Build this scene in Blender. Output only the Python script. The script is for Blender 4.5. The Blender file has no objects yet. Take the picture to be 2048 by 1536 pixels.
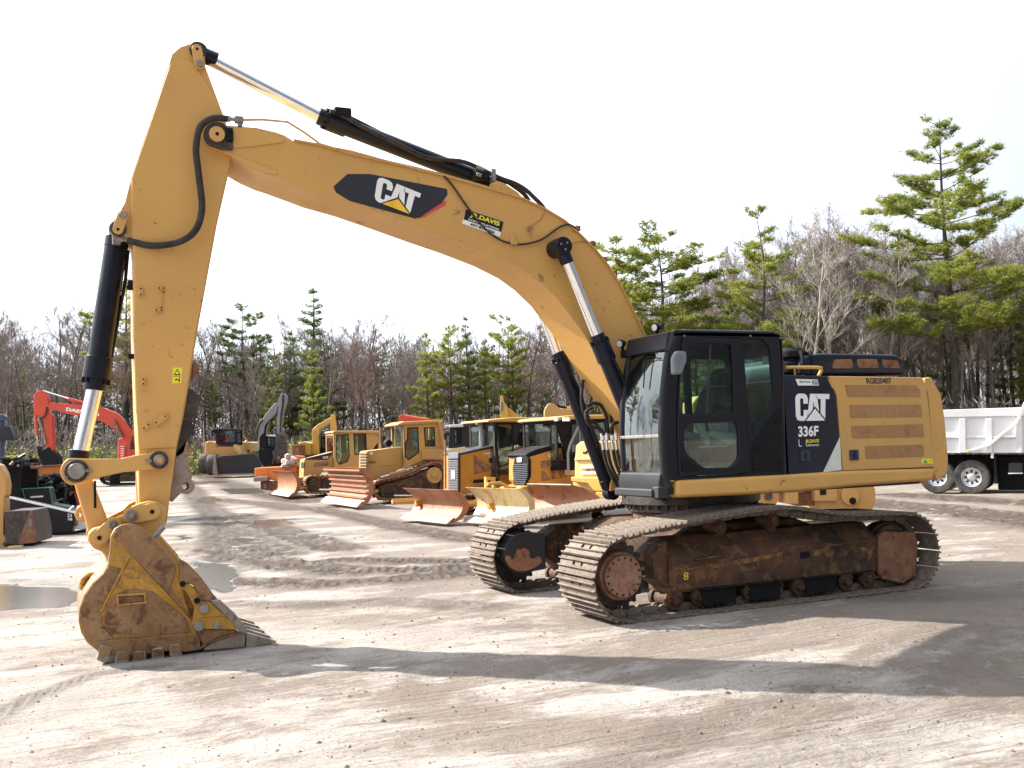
import bpy, bmesh, math, random
import numpy as np
from mathutils import Vector, Matrix, noise
scene = bpy.context.scene
COL = scene.collection
random.seed(7)
R_ = math.radians

# ---------------------------------------------------------------- camera
CAM_C = np.array([7.723, 11.587, 1.988])
YAW, PITCH, ROLL, FPX = 0.418, 0.061, -0.035, 2022.775
def _axes():
    f = np.array([-math.sin(YAW)*math.cos(PITCH), -math.cos(YAW)*math.cos(PITCH), math.sin(PITCH)])
    r = np.cross(f, [0, 0, 1]); r /= np.linalg.norm(r); u = np.cross(r, f)
    return r*math.cos(ROLL)+u*math.sin(ROLL), -r*math.sin(ROLL)+u*math.cos(ROLL), f
CR, CU, CF = _axes()
cam = bpy.data.objects.new('camera', bpy.data.cameras.new('camera')); COL.objects.link(cam)
cam.matrix_world = Matrix(((CR[0], CU[0], -CF[0], CAM_C[0]), (CR[1], CU[1], -CF[1], CAM_C[1]), (CR[2], CU[2], -CF[2], CAM_C[2]), (0, 0, 0, 1)))
cam.data.sensor_width = 36; cam.data.lens = FPX/2048*36; cam.data.clip_end = 3000; cam.data.clip_start = 0.05
scene.camera = cam

# ---------------------------------------------------------------- light
SUN_A, SUN_B = 0.90, 0.95                       # a point of height z throws its shadow to (x - A z, y + B z)
sdir = Vector((SUN_A, -SUN_B, 1)).normalized()
sun = bpy.data.objects.new('sun', bpy.data.lights.new('sun', 'SUN')); COL.objects.link(sun)
sun.rotation_euler = sdir.to_track_quat('Z', 'Y').to_euler()
sun.data.energy = 5.0; sun.data.angle = R_(0.55); sun.data.color = (1.0, 0.95, 0.87)
world = bpy.data.worlds.new('World'); scene.world = world; world.use_nodes = True
nt = world.node_tree; nt.nodes.clear()
def wn(t, **k):
    n = nt.nodes.new(t)
    for a, b in k.items(): setattr(n, a, b)
    return n
sky = wn('ShaderNodeTexSky', sky_type='NISHITA'); sky.sun_disc = False
sky.sun_elevation = math.asin(sdir.z); sky.sun_rotation = math.atan2(sdir.x, sdir.y)
sky.air_density = 1.2; sky.dust_density = 3.0
tc = wn('ShaderNodeTexCoord'); dot = wn('ShaderNodeVectorMath', operation='DOT_PRODUCT')
nt.links.new(tc.outputs['Generated'], dot.inputs[0]); dot.inputs[1].default_value = (sdir.x, sdir.y, sdir.z)
mr = wn('ShaderNodeMapRange'); mr.inputs[1].default_value = -0.45; mr.inputs[2].default_value = 0.7
mr.inputs[3].default_value = 0.95; mr.inputs[4].default_value = 7.2; mr.interpolation_type = 'SMOOTHSTEP'
nt.links.new(dot.outputs['Value'], mr.inputs[0])
cn = wn('ShaderNodeTexNoise'); cn.inputs['Scale'].default_value = 1.6; cn.inputs['Detail'].default_value = 6
mp = wn('ShaderNodeMapping'); mp.inputs['Scale'].default_value = (1, 1, 3)
nt.links.new(tc.outputs['Generated'], mp.inputs[0]); nt.links.new(mp.outputs[0], cn.inputs['Vector'])
cm = wn('ShaderNodeMapRange'); cm.inputs[1].default_value = .35; cm.inputs[2].default_value = .62; cm.inputs[3].default_value = .8; cm.inputs[4].default_value = 1.0
nt.links.new(cn.outputs['Fac'], cm.inputs[0])
mix = wn('ShaderNodeMix', data_type='RGBA')
nt.links.new(cm.outputs[0], mix.inputs[0]); nt.links.new(sky.outputs[0], mix.inputs[6]); tint = wn('ShaderNodeVectorMath', operation='SCALE'); tint.inputs[0].default_value = (.90, .97, 1.08); nt.links.new(mr.outputs[0], tint.inputs['Scale']); nt.links.new(tint.outputs[0], mix.inputs[7])
bg = wn('ShaderNodeBackground'); bg.inputs['Strength'].default_value = 0.12
nt.links.new(mix.outputs[2], bg.inputs['Color'])
out = wn('ShaderNodeOutputWorld'); nt.links.new(bg.outputs[0], out.inputs[0])
scene.view_settings.view_transform = 'Standard'; scene.view_settings.look = 'None'
scene.view_settings.gamma = 1; scene.view_settings.exposure = 1.3
scene.cycles.max_bounces = 8; scene.cycles.transparent_max_bounces = 16; scene.cycles.caustics_reflective = False; scene.cycles.caustics_refractive = False

# ---------------------------------------------------------------- survey: photo pixel -> place
def ray(px, py): return CF + CR*(px-1024)/FPX - CU*(py-768)/FPX
class Frame:
    """a machine's own axes on the ground: x forward, y left, z up"""
    def __init__(s, loc=(0, 0, 0), yaw=0.0, top=None):
        s.loc = loc; s.yaw = yaw; c, n = math.cos(yaw), math.sin(yaw)
        s.M = np.array([[c, n, 0], [-n, c, 0], [0, 0, 1]]); s.top = top
    def hit(s, p, axis, val):
        o = s.M @ (CAM_C-np.array(s.loc)); d = s.M @ ray(*p); t = (val-o[axis])/d[axis]
        return o+t*d
    def side(s, pts, y=0.0): return [(float(h[0]), float(h[2])) for h in (s.hit(p, 1, y) for p in pts)]
    def front(s, pts, x=0.0): return [(float(h[1]), float(h[2])) for h in (s.hit(p, 0, x) for p in pts)]
    def S(s, px, py, y): h = s.hit((px, py), 1, y); return Vector(h)
    def Fp(s, px, py, x): h = s.hit((px, py), 0, x); return Vector(h)
def terrain(x, y): return 0.017*max(0.0, -y-33.0) if y > -110 else 0.017*77+0.03*(-y-110)
def ground_at(px, Z):
    """point of the ground seen in column px at view depth Z"""
    d = ray(px, 900); t = Z; p = CAM_C+d*t
    return (float(p[0]), float(p[1]), terrain(p[0], p[1]))
def scale_z(px, py, Z):
    return float((CAM_C+ray(px, py)*Z)[2])
W0 = Frame()

# ---------------------------------------------------------------- mesh helpers
class MB:
    def __init__(s): s.v = []; s.f = []
    def add(s, v, f):
        n = len(s.v); s.v += [tuple(p) for p in v]; s.f += [tuple(i+n for i in q) for q in f]; return s
    def box(s, lo, hi, M=None):
        x0, y0, z0 = lo; x1, y1, z1 = hi
        v = [Vector(p) for p in ((x0,y0,z0),(x1,y0,z0),(x1,y1,z0),(x0,y1,z0),(x0,y0,z1),(x1,y0,z1),(x1,y1,z1),(x0,y1,z1))]
        if M is not None: v = [M @ p for p in v]
        return s.add(v, [(3,2,1,0),(4,5,6,7),(0,1,5,4),(1,2,6,5),(2,3,7,6),(3,0,4,7)])
    def cbox(s, c, d, M=None): return s.box([c[i]-d[i]/2 for i in range(3)], [c[i]+d[i]/2 for i in range(3)], M)
    def prism(s, poly, a, b, plane='y'):
        """poly in (x,z) extruded over y, or (y,z) over x, or (x,y) over z"""
        ar = sum(poly[i][0]*poly[(i+1) % len(poly)][1]-poly[(i+1) % len(poly)][0]*poly[i][1] for i in range(len(poly)))
        if (ar < 0): poly = poly[::-1]
        if a > b: a, b = b, a
        def m(p, t): return {'y': (p[0], t, p[1]), 'x': (t, p[0], p[1]), 'z': (p[0], p[1], t)}[plane]
        n = len(poly); v = [m(p, a) for p in poly]+[m(p, b) for p in poly]
        f = [tuple(range(n-1, -1, -1)), tuple(range(n, 2*n))]+[(i, (i+1) % n, (i+1) % n+n, i+n) for i in range(n)]
        if plane == 'y': f = [q[::-1] for q in f]
        return s.add(v, f)
    def cyl(s, p0, p1, r0, r1=None, n=20, caps=True):
        r1 = r0 if r1 is None else r1
        p0, p1 = Vector(p0), Vector(p1); q = (p1-p0).to_track_quat('Z', 'Y')
        v = []
        for p, r in ((p0, r0), (p1, r1)):
            for k in range(n): v.append(p+q @ Vector((r*math.cos(2*math.pi*k/n), r*math.sin(2*math.pi*k/n), 0)))
        f = [(k, (k+1) % n, (k+1) % n+n, k+n) for k in range(n)]
        if caps: f += [tuple(range(n-1, -1, -1)), tuple(range(n, 2*n))]
        return s.add(v, f)
    def ringcyl(s, prof, c, axis='y', n=32):
        """lathe: prof list of (radius, offset along axis), closed loop not required"""
        v = []; m = len(prof)
        for k in range(n):
            a = 2*math.pi*k/n
            for r, t in prof:
                u, w = r*math.cos(a), r*math.sin(a)
                v.append({'y': (c[0]+u, c[1]+t, c[2]+w), 'x': (c[0]+t, c[1]+u, c[2]+w), 'z': (c[0]+u, c[1]+w, c[2]+t)}[axis])
        f = []
        for k in range(n):
            for j in range(m-1):
                q = (k*m+j, k*m+j+1, ((k+1) % n)*m+j+1, ((k+1) % n)*m+j); f.append(q if axis != 'y' else q)
        return s.add(v, f)
    def tube(s, pts, r, n=8, sm=0, caps=True):
        pts = [Vector(p) for p in pts]
        if sm:
            q = []
            P = [pts[0]]+pts+[pts[-1]]
            for i in range(1, len(P)-2):
                for k in range(sm):
                    t = k/sm; a, b, c, d = P[i-1], P[i], P[i+1], P[i+2]
                    q.append(0.5*((2*b)+(c-a)*t+(2*a-5*b+4*c-d)*t*t+(3*b-a-3*c+d)*t**3))
            pts = q+[pts[-1]]
        rs = r if isinstance(r, (list, tuple)) else [r]*len(pts)
        v = []; f = []; up = Vector((0.13, 0.21, 1)).normalized()
        for i, p in enumerate(pts):
            t = (pts[min(i+1, len(pts)-1)]-pts[max(i-1, 0)])
            if t.length < 1e-9: t = Vector((0, 0, 1))
            t.normalize(); a = t.cross(up)
            if a.length < .05: a = t.cross(Vector((1, 0, 0)))
            a.normalize(); b = t.cross(a)
            for k in range(n): v.append(p+rs[i]*(a*math.cos(2*math.pi*k/n)+b*math.sin(2*math.pi*k/n)))
        for i in range(len(pts)-1):
            for k in range(n): f.append((i*n+k, i*n+(k+1) % n, (i+1)*n+(k+1) % n, (i+1)*n+k))
        if caps: f += [tuple(range(n)), tuple(range((len(pts)-1)*n+n-1, (len(pts)-1)*n-1, -1))]
        return s.add(v, f)
    def sphere(s, c, r, n=12, sc=(1, 1, 1)):
        v = []; f = []; m = n//2
        for i in range(m+1):
            th = math.pi*i/m
            for k in range(n): v.append((c[0]+sc[0]*r*math.sin(th)*math.cos(2*math.pi*k/n), c[1]+sc[1]*r*math.sin(th)*math.sin(2*math.pi*k/n), c[2]+sc[2]*r*math.cos(th)))
        for i in range(m):
            for k in range(n): f.append((i*n+k, (i+1)*n+k, (i+1)*n+(k+1) % n, i*n+(k+1) % n))
        return s.add(v, f)
    def build(s, name, mat, parent=None, bevel=0.0, smooth=True, seg=2, fix=True):
        me = bpy.data.meshes.new(name); me.from_pydata(s.v, [], s.f)
        if fix:
            bm = bmesh.new(); bm.from_mesh(me); bmesh.ops.recalc_face_normals(bm, faces=bm.faces); bm.to_mesh(me); bm.free()
        return finish(me, name, mat, parent, bevel, smooth, seg)
def finish(me, name, mat, parent=None, bevel=0.0, smooth=True, seg=2):
    me.materials.append(mat)
    if smooth:
        me.polygons.foreach_set('use_smooth', [True]*len(me.polygons))
        try: me.set_sharp_from_angle(angle=R_(32))
        except Exception: pass
    o = bpy.data.objects.new(name, me); COL.objects.link(o)
    if parent is not None: o.parent = parent
    if bevel:
        b = o.modifiers.new('bevel', 'BEVEL'); b.width = bevel; b.segments = seg; b.limit_method = 'ANGLE'; b.angle_limit = R_(32)
        b.harden_normals = smooth; b.use_clamp_overlap = True
    return o
def thing(name, label, cat, loc=(0, 0, 0), yaw=0.0, group=None):
    o = bpy.data.objects.new(name, None); COL.objects.link(o); o.location = loc; o.rotation_euler = (0, 0, yaw)
    o.empty_display_size = .3; o['label'] = label; o['category'] = cat
    if group: o['group'] = group
    return o
def tag(o, label, cat, group=None):
    o['label'] = label; o['category'] = cat
    if group: o['group'] = group
    return o
def lab(o, t): o['label'] = t; return o
def inset(poly, d):
    """shrink a polygon by d"""
    n = len(poly); ar = sum(poly[i][0]*poly[(i+1) % n][1]-poly[(i+1) % n][0]*poly[i][1] for i in range(n))
    sg = 1 if ar > 0 else -1; o = []
    for i in range(n):
        a, b, c = Vector(poly[i-1]), Vector(poly[i]), Vector(poly[(i+1) % n])
        e1 = (b-a).normalized(); e2 = (c-b).normalized()
        n1 = Vector((-e1.y, e1.x))*sg; n2 = Vector((-e2.y, e2.x))*sg
        m = (n1+n2); m = m/max(.35, m.length_squared/2)
        o.append(tuple(b+m*d))
    return o
def rounded(poly, r, k=4):
    n = len(poly); o = []
    for i in range(n):
        a, b, c = Vector(poly[i-1]), Vector(poly[i]), Vector(poly[(i+1) % n])
        d1 = min(r, (a-b).length*.45); d2 = min(r, (c-b).length*.45)
        p, q = b+(a-b).normalized()*d1, b+(c-b).normalized()*d2
        for j in range(k+1):
            t = j/k; o.append(tuple(p*(1-t)**2+b*2*t*(1-t)+q*t*t))
    return o
def plate(name, outer, holes, a, b, mat, parent=None, plane='y', bevel=0.004, smooth=True):
    """flat plate with holes, cut from a sheet lying between a and b"""
    cu = bpy.data.curves.new(name, 'CURVE'); cu.dimensions = '2D'; cu.fill_mode = 'BOTH'
    th = abs(b-a)/2; cu.extrude = max(th-bevel, 0.0); cu.bevel_depth = bevel; cu.bevel_resolution = 1; cu.offset = -bevel
    for pl in [outer]+list(holes):
        sp = cu.splines.new('POLY'); sp.points.add(len(pl)-1)
        for i, p in enumerate(pl): sp.points[i].co = (p[0], p[1], 0, 1)
        sp.use_cyclic_u = True
    ob = bpy.data.objects.new(name, cu); COL.objects.link(ob)
    dg = bpy.context.evaluated_depsgraph_get(); me = bpy.data.meshes.new_from_object(ob.evaluated_get(dg))
    bpy.data.objects.remove(ob); bpy.data.curves.remove(cu)
    c = (a+b)/2
    for v in me.vertices:
        x, y, z = v.co
        v.co = {'y': (x, c-z, y), 'x': (c+z, x, y), 'z': (x, y, c+z)}[plane]
    me.materials.clear(); me.name = name
    return finish(me, name, mat, parent, 0, smooth)
_tcache = {}
def text_mesh(s, bold=0.0):
    """2D outline of a string, scaled to the unit square: list of verts, faces"""
    key = (s, bold)
    if key in _tcache: return _tcache[key]
    cu = bpy.data.curves.new('t', 'FONT'); cu.body = s; cu.offset = bold; cu.resolution_u = 3; cu.fill_mode = 'FRONT'
    ob = bpy.data.objects.new('t', cu); COL.objects.link(ob)
    dg = bpy.context.evaluated_depsgraph_get(); me = bpy.data.meshes.new_from_object(ob.evaluated_get(dg))
    bpy.data.objects.remove(ob); bpy.data.curves.remove(cu)
    v = [(p.co.x, p.co.y) for p in me.vertices]; f = [tuple(q.vertices) for q in me.polygons]; bpy.data.meshes.remove(me)
    x0, x1 = min(p[0] for p in v), max(p[0] for p in v); y0, y1 = min(p[1] for p in v), max(p[1] for p in v)
    v = [((a-x0)/(x1-x0), (b-y0)/(y1-y0)) for a, b in v]; _tcache[key] = (v, f); return v, f
def quadmap(q, u, v):
    """q = photo corners bottom-left, bottom-right, top-right, top-left"""
    (ax, ay), (bx, by), (cx, cy), (dx, dy) = q
    return ((1-u)*(1-v)*ax+u*(1-v)*bx+u*v*cx+(1-u)*v*dx, (1-u)*(1-v)*ay+u*(1-v)*by+u*v*cy+(1-u)*v*dy)
def decal(name, F, quad, y, mat, parent, polys=None, text=None, bold=0.02, axis='y', outsign=1):
    """letters or shapes laid on the surface local y (or x) = const; polys in unit coordinates of the quad"""
    V = []; Fc = []
    if text is not None:
        v, f = text_mesh(text, bold); V = list(v); Fc = list(f)
    for pl in polys or []:
        n = len(V); V += list(pl); Fc.append(tuple(range(n, n+len(pl))))
    co = []
    for u, w in V:
        p = quadmap(quad, u, w); h = F.S(p[0], p[1], y) if axis == 'y' else F.Fp(p[0], p[1], y); co.append(tuple(h))
    me = bpy.data.meshes.new(name); me.from_pydata(co, [], Fc)
    o = finish(me, name, mat, parent, 0, False); return o
C_ = [(1,.63),(1,.82),(.9,.95),(.7,1),(.3,1),(.1,.95),(0,.82),(0,.18),(.1,.05),(.3,0),(.7,0),(.9,.05),(1,.18),(1,.4),(.64,.4),(.64,.22),(.58,.17),(.44,.17),(.38,.22),(.38,.78),(.44,.83),(.58,.83),(.64,.78),(.64,.63)]
A_ = [(0,0),(.26,1),(.74,1),(1,0),(.64,0),(.58,.3),(.5,.74),(.42,.3),(.36,0)]
T_ = [(0,1),(1,1),(1,.81),(.69,.81),(.69,0),(.31,0),(.31,.81),(0,.81)]
def _sc(p, a, b, c=0, d=1): return [(a+(b-a)*x, c+(d-c)*y) for x, y in p]
LOGO = [_sc(C_, 0, .37), _sc(A_, .33, .74), _sc(T_, .63, 1)]
TRI_BK = [[(.14, -.03), (.54, .5), (.95, -.03)]]; TRI = [[(.2, 0), (.54, .42), (.88, 0)]]
# ---------------------------------------------------------------- materials
def newmat(name):
    m = bpy.data.materials.new(name); m.use_nodes = True; t = m.node_tree; return m, t, t.nodes['Principled BSDF']
def N(t, ty, **k):
    n = t.nodes.new(ty)
    for a, b in k.items():
        if a.startswith('i_'): n.inputs[a[2:].replace('_', ' ')].default_value = b
        else: setattr(n, a, b)
    return n
def rgb(c): return (c[0], c[1], c[2], 1)
def ramp(t, src, a, b, lo=0.0, hi=1.0):
    n = t.nodes.new('ShaderNodeMapRange'); n.inputs[1].default_value = a; n.inputs[2].default_value = b
    n.inputs[3].default_value = lo; n.inputs[4].default_value = hi; t.links.new(src, n.inputs[0]); return n.outputs[0]
def mixc(t, fac, a, b, blend='MIX'):
    n = t.nodes.new('ShaderNodeMix'); n.data_type = 'RGBA'; n.blend_type = blend
    for i, s in ((0, fac), (6, a), (7, b)):
        if hasattr(s, 'is_linked') or hasattr(s, 'links'): t.links.new(s, n.inputs[i])
        else: n.inputs[i].default_value = s if i == 0 else rgb(s)
    return n.outputs[2]
def noisef(t, vec, scale, detail=5, rough=.6, dist=0.0):
    n = N(t, 'ShaderNodeTexNoise'); n.inputs['Scale'].default_value = scale; n.inputs['Detail'].default_value = detail
    n.inputs['Roughness'].default_value = rough; n.inputs['Distortion'].default_value = dist
    t.links.new(vec, n.inputs['Vector']); return n.outputs['Fac']
def coords(t, sc=(1, 1, 1)):
    tc = N(t, 'ShaderNodeTexCoord'); m = N(t, 'ShaderNodeMapping'); m.inputs['Scale'].default_value = sc
    t.links.new(tc.outputs['Object'], m.inputs[0]); return m.outputs[0]
def bump(t, b, h, strength=.3, dist=.01):
    n = N(t, 'ShaderNodeBump'); n.inputs['Strength'].default_value = strength; n.inputs['Distance'].default_value = dist
    t.links.new(h, n.inputs['Height']); t.links.new(n.outputs[0], b.inputs['Normal'])
def paint(name, col, dirt=.3, dcol=(.16, .11, .075), rust=.12, rough=.38, scale=1.0, rcol=(.13, .05, .025), coat=.15, streak=.25, spec=.5):
    """sprayed steel with dust film, rust chips, rain streaks"""
    m, t, b = newmat(name); v = coords(t)
    big = ramp(t, noisef(t, v, .9*scale, 6, .62), .38, .72)
    tone = mixc(t, ramp(t, noisef(t, v, .35*scale, 3), .3, .7), [c*.86 for c in col], [min(1, c*1.08) for c in col])
    fade = N(t, 'ShaderNodeMath', operation='MULTIPLY'); t.links.new(big, fade.inputs[0]); fade.inputs[1].default_value = dirt
    c1 = mixc(t, fade.outputs[0], tone, dcol)
    vs = coords(t, (9*scale, 9*scale, .5*scale)); st = ramp(t, noisef(t, vs, 1.5, 4, .7), .6, .8, 0, streak)
    c2 = mixc(t, st, c1, dcol)
    chips = ramp(t, noisef(t, v, 9*scale, 8, .75, .5), (.675-.06*rust), (.69-.06*rust))
    area = ramp(t, noisef(t, v, 1.3*scale, 3), .42, .6)
    mm = N(t, 'ShaderNodeMath', operation='MULTIPLY'); t.links.new(chips, mm.inputs[0]); t.links.new(area, mm.inputs[1])
    c3 = mixc(t, mm.outputs[0], c2, rcol)
    ln = noisef(t, v, 1.7*scale, 2, .5, 2.5); ab = N(t, 'ShaderNodeMath', operation='SUBTRACT'); t.links.new(ln, ab.inputs[0]); ab.inputs[1].default_value = .5
    ab2 = N(t, 'ShaderNodeMath', operation='ABSOLUTE'); t.links.new(ab.outputs[0], ab2.inputs[0]); scr = ramp(t, ab2.outputs[0], .0008, .0022, 1, 0)
    sm = N(t, 'ShaderNodeMath', operation='MULTIPLY'); t.links.new(scr, sm.inputs[0]); t.links.new(ramp(t, noisef(t, v, 2.9*scale, 3), .52, .6, 0, .5), sm.inputs[1]); c3 = mixc(t, sm.outputs[0], c3, dcol)
    geo = N(t, 'ShaderNodeNewGeometry'); ed = ramp(t, geo.outputs['Pointiness'], .53, .6, 0, .5)
    c4 = mixc(t, ed, c3, [c*.55+.05 for c in col])
    t.links.new(c4, b.inputs['Base Color'])
    t.links.new(ramp(t, big, 0, 1, rough, min(1, rough+.35)), b.inputs['Roughness'])
    b.inputs['Coat Weight'].default_value = coat; b.inputs['Coat Roughness'].default_value = .25; b.inputs['Specular IOR Level'].default_value = spec
    bump(t, b, noisef(t, v, 26*scale, 4), .06, .01)
    return m
def worn(name, a, b_, c=None, scale=2.0, rough=.7, metal=0.0, lo=.42, hi=.6, bmp=.3):
    """two or three tones in ragged patches"""
    m, t, b = newmat(name); v = coords(t)
    f = ramp(t, noisef(t, v, scale, 9, .68, .3), lo, hi); col = mixc(t, f, a, b_)
    if c is not None: col = mixc(t, ramp(t, noisef(t, v, scale*2.7, 9, .72, .6), .52, .62), col, c)
    g = mixc(t, ramp(t, noisef(t, v, scale*14, 3), .3, .7, 0, .35), col, [x*.5 for x in a])
    t.links.new(g, b.inputs['Base Color']); b.inputs['Roughness'].default_value = rough; b.inputs['Metallic'].default_value = metal
    bump(t, b, noisef(t, v, scale*12, 6, .7), bmp, .01)
    return m
def plain(name, col, rough=.6, metal=0.0, var=.15, scale=6.0, coat=0.0):
    m, t, b = newmat(name); v = coords(t)
    if max(col) < .04: b.inputs['Specular IOR Level'].default_value = .25
    c = mixc(t, ramp(t, noisef(t, v, scale, 5), .3, .7), [x*(1-var) for x in col], [min(1, x*(1+var)) for x in col])
    t.links.new(c, b.inputs['Base Color']); b.inputs['Roughness'].default_value = rough; b.inputs['Metallic'].default_value = metal
    b.inputs['Coat Weight'].default_value = coat
    t.links.new(ramp(t, noisef(t, v, scale*1.7, 4), .3, .7, max(0, rough-.1), min(1, rough+.12)), b.inputs['Roughness'])
    return m
def glass(name, tint=(.62, .82, .76), refl=.16, ior=1.5):
    m, t, b = newmat(name); t.nodes.remove(b); o = t.nodes['Material Output']
    tr = N(t, 'ShaderNodeBsdfTransparent'); tr.inputs[0].default_value = rgb(tint)
    gl = N(t, 'ShaderNodeBsdfGlossy'); gl.inputs['Roughness'].default_value = .02; gl.inputs[0].default_value = (.95, 1, 1, 1)
    df = N(t, 'ShaderNodeBsdfDiffuse'); df.inputs[0].default_value = (.45, .45, .4, 1)
    lw = N(t, 'ShaderNodeFresnel'); lw.inputs[0].default_value = ior
    f = ramp(t, lw.outputs['Fac'], .03, .6, refl*.3, .85)
    m1 = N(t, 'ShaderNodeMixShader'); t.links.new(f, m1.inputs[0]); t.links.new(tr.outputs[0], m1.inputs[1]); t.links.new(gl.outputs[0], m1.inputs[2])
    dirt = ramp(t, noisef(t, coords(t), 2.2, 7, .7), .45, .8, .0, .07)
    m2 = N(t, 'ShaderNodeMixShader'); t.links.new(dirt, m2.inputs[0]); t.links.new(m1.outputs[0], m2.inputs[1]); t.links.new(df.outputs[0], m2.inputs[2])
    t.links.new(m2.outputs[0], o.inputs[0]); return m
YEL = (.68, .375, .095)
M = dict(
    yellow=paint('aged_yellow_paint', YEL, .36, (.42, .24, .10), 1.0, .42, streak=.3),
    yellow2=paint('aged_yellow_paint_panels', (.65, .37, .10), .3, (.33, .2, .1), .4, .4),
    yelbg=paint('old_yellow_paint', (.62, .33, .085), .4, (.34, .2, .1), .5, .5, 1.5),
    yelbr=paint('bright_yellow_paint', (.74, .42, .07), .3, (.4, .25, .1), .3, .45, 1.5),
    yelpale=paint('pale_yellow_paint', (.8, .55, .2), .3, (.5, .36, .2), .2, .45, 1.5),
    deere=paint('orange_yellow_paint', (.66, .3, .03), .3, (.35, .2, .08), .2, .42, 1.5),
    black=paint('black_paint', (.006, .007, .013), .12, (.03, .028, .03), .0, .38, streak=.06, coat=.02, spec=.28),
    navy=paint('dark_navy_panel', (.006, .008, .024), .1, (.03, .03, .035), .0, .36, streak=.05, coat=.03, spec=.3),
    matt=plain('matt_black', (.007, .007, .009), .75, 0, .3),
    hose=plain('rubber_hose', (.035, .03, .03), .6, 0, .4, 9),
    chrome=plain('chrome_rod', (.82, .82, .85), .12, 1.0, .05),
    steel=worn('bare_steel', (.28, .26, .24), (.4, .38, .36), (.2, .12, .08), 5, .45, .6),
    dsteel=worn('dark_greasy_steel', (.035, .03, .03), (.09, .075, .07), (.15, .09, .06), 4, .5, .3),
    brown=worn('muddy_rusty_frame', (.032, .019, .012), (.12, .05, .024), (.20, .10, .035), 2.2, .75, 0, .4, .62, .5),
    shoe=worn('dusty_track_shoe', (.13, .095, .072), (.26, .21, .165), (.075, .045, .03), 4, .7, .1, .35, .65, .6),
    rust=worn('rusty_steel', (.30, .13, .07), (.42, .23, .14), (.15, .07, .04), 2.5, .6, .2),
    rustp=worn('rust_patch', (.22, .10, .055), (.32, .165, .09), (.10, .045, .025), 3, .65, .1),
    hub=worn('rusty_pink_hub', (.40, .20, .125), (.50, .29, .20), (.20, .10, .07), 6, .7, .1),
    bucket=worn('worn_yellow_bucket', (.45, .22, .03), (.55, .29, .04), (.25, .12, .05), 2.6, .55, .0, .4, .6, .4),
    bronze=worn('worn_brown_steel', (.25, .13, .055), (.38, .23, .12), (.14, .062, .03), 2.2, .5, .35, .38, .62, .35),
    wear=worn('dusty_grey_steel', (.30, .24, .19), (.40, .34, .28), (.22, .14, .10), 6, .7, .2),
    grille=worn('brown_grille_mesh', (.38, .20, .085), (.43, .235, .105), (.30, .15, .065), 1.2, .8, .0, .3, .7, .1),
    blade=worn('rusty_blade_steel', (.33, .125, .055), (.45, .21, .11), (.20, .08, .04), 1.6, .55, .15, .35, .65),
    bladey=worn('worn_pale_yellow_blade', (.74, .58, .3), (.76, .62, .38), (.55, .30, .07), 1.1, .5, .1, .35, .65),
    white=paint('white_paint', (.84, .84, .84), .3, (.4, .36, .3), .05, .4, 1.5),
    red=paint('orange_red_paint', (.66, .06, .022), .2, (.3, .1, .06), .1, .45, 1.5),
    orange=paint('orange_paint', (.85, .22, .03), .2, (.4, .2, .1), .1, .45, 1.5),
    grey=paint('pale_grey_paint', (.24, .24, .26), .3, (.2, .19, .18), .1, .45, 1.5),
    dgrey=paint('charcoal_paint', (.022, .022, .026), .3, (.05, .045, .042), .0, .5, 1.5, coat=.02, spec=.3),
    tyre=worn('dusty_tyre', (.045, .042, .04), (.11, .1, .09), (.16, .14, .12), 5, .85),
    yellow_patch=worn('worn_yellow_patch', (.30, .15, .03), (.12, .06, .03), (.05, .03, .02), 9, .7, 0, .42, .55),
    rim=plain('aluminium_rim', (.75, .75, .76), .3, .8, .1),
    glass=glass('cab_glass', (.55, .76, .68), .05), glassw=glass('windshield_glass', (.6, .8, .74), .05, 1.95), glassb=glass('machine_glass', (.60, .78, .80), .1),
    seat=plain('seat_fabric', (.06, .06, .06), .9, 0, .5, 30), plas=plain('grey_green_plastic', (.34, .38, .34), .6),
    lens=plain('lamp_lens', (.8, .8, .78), .15, .2), mirror=plain('mirror_shell', (.17, .18, .21), .45),
    dwhite=plain('white_letters', (.82, .82, .82), .5, 0, .05), dyel=plain('yellow_sticker', (.85, .7, .04), .5, 0, .1),
    dblack=plain('black_letters', (.015, .015, .02), .5), dred=plain('red_stripe', (.6, .06, .05), .5),
    dtri=plain('logo_yellow', (.85, .5, .04), .5), dsilver=plain('silver_white_stripe', (.62, .65, .6), .35, .1, .15, 3),
    handle=plain('blue_black_latch', (.02, .035, .07), .35, .1), blue=paint('blue_paint', (.012, .06, .16), .3),
    green=plain('green_strap', (.03, .3, .15), .7), hydr=plain('satin_black_cylinder', (.008, .009, .018), .32, .1, .3, 3, .05),
)
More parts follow.
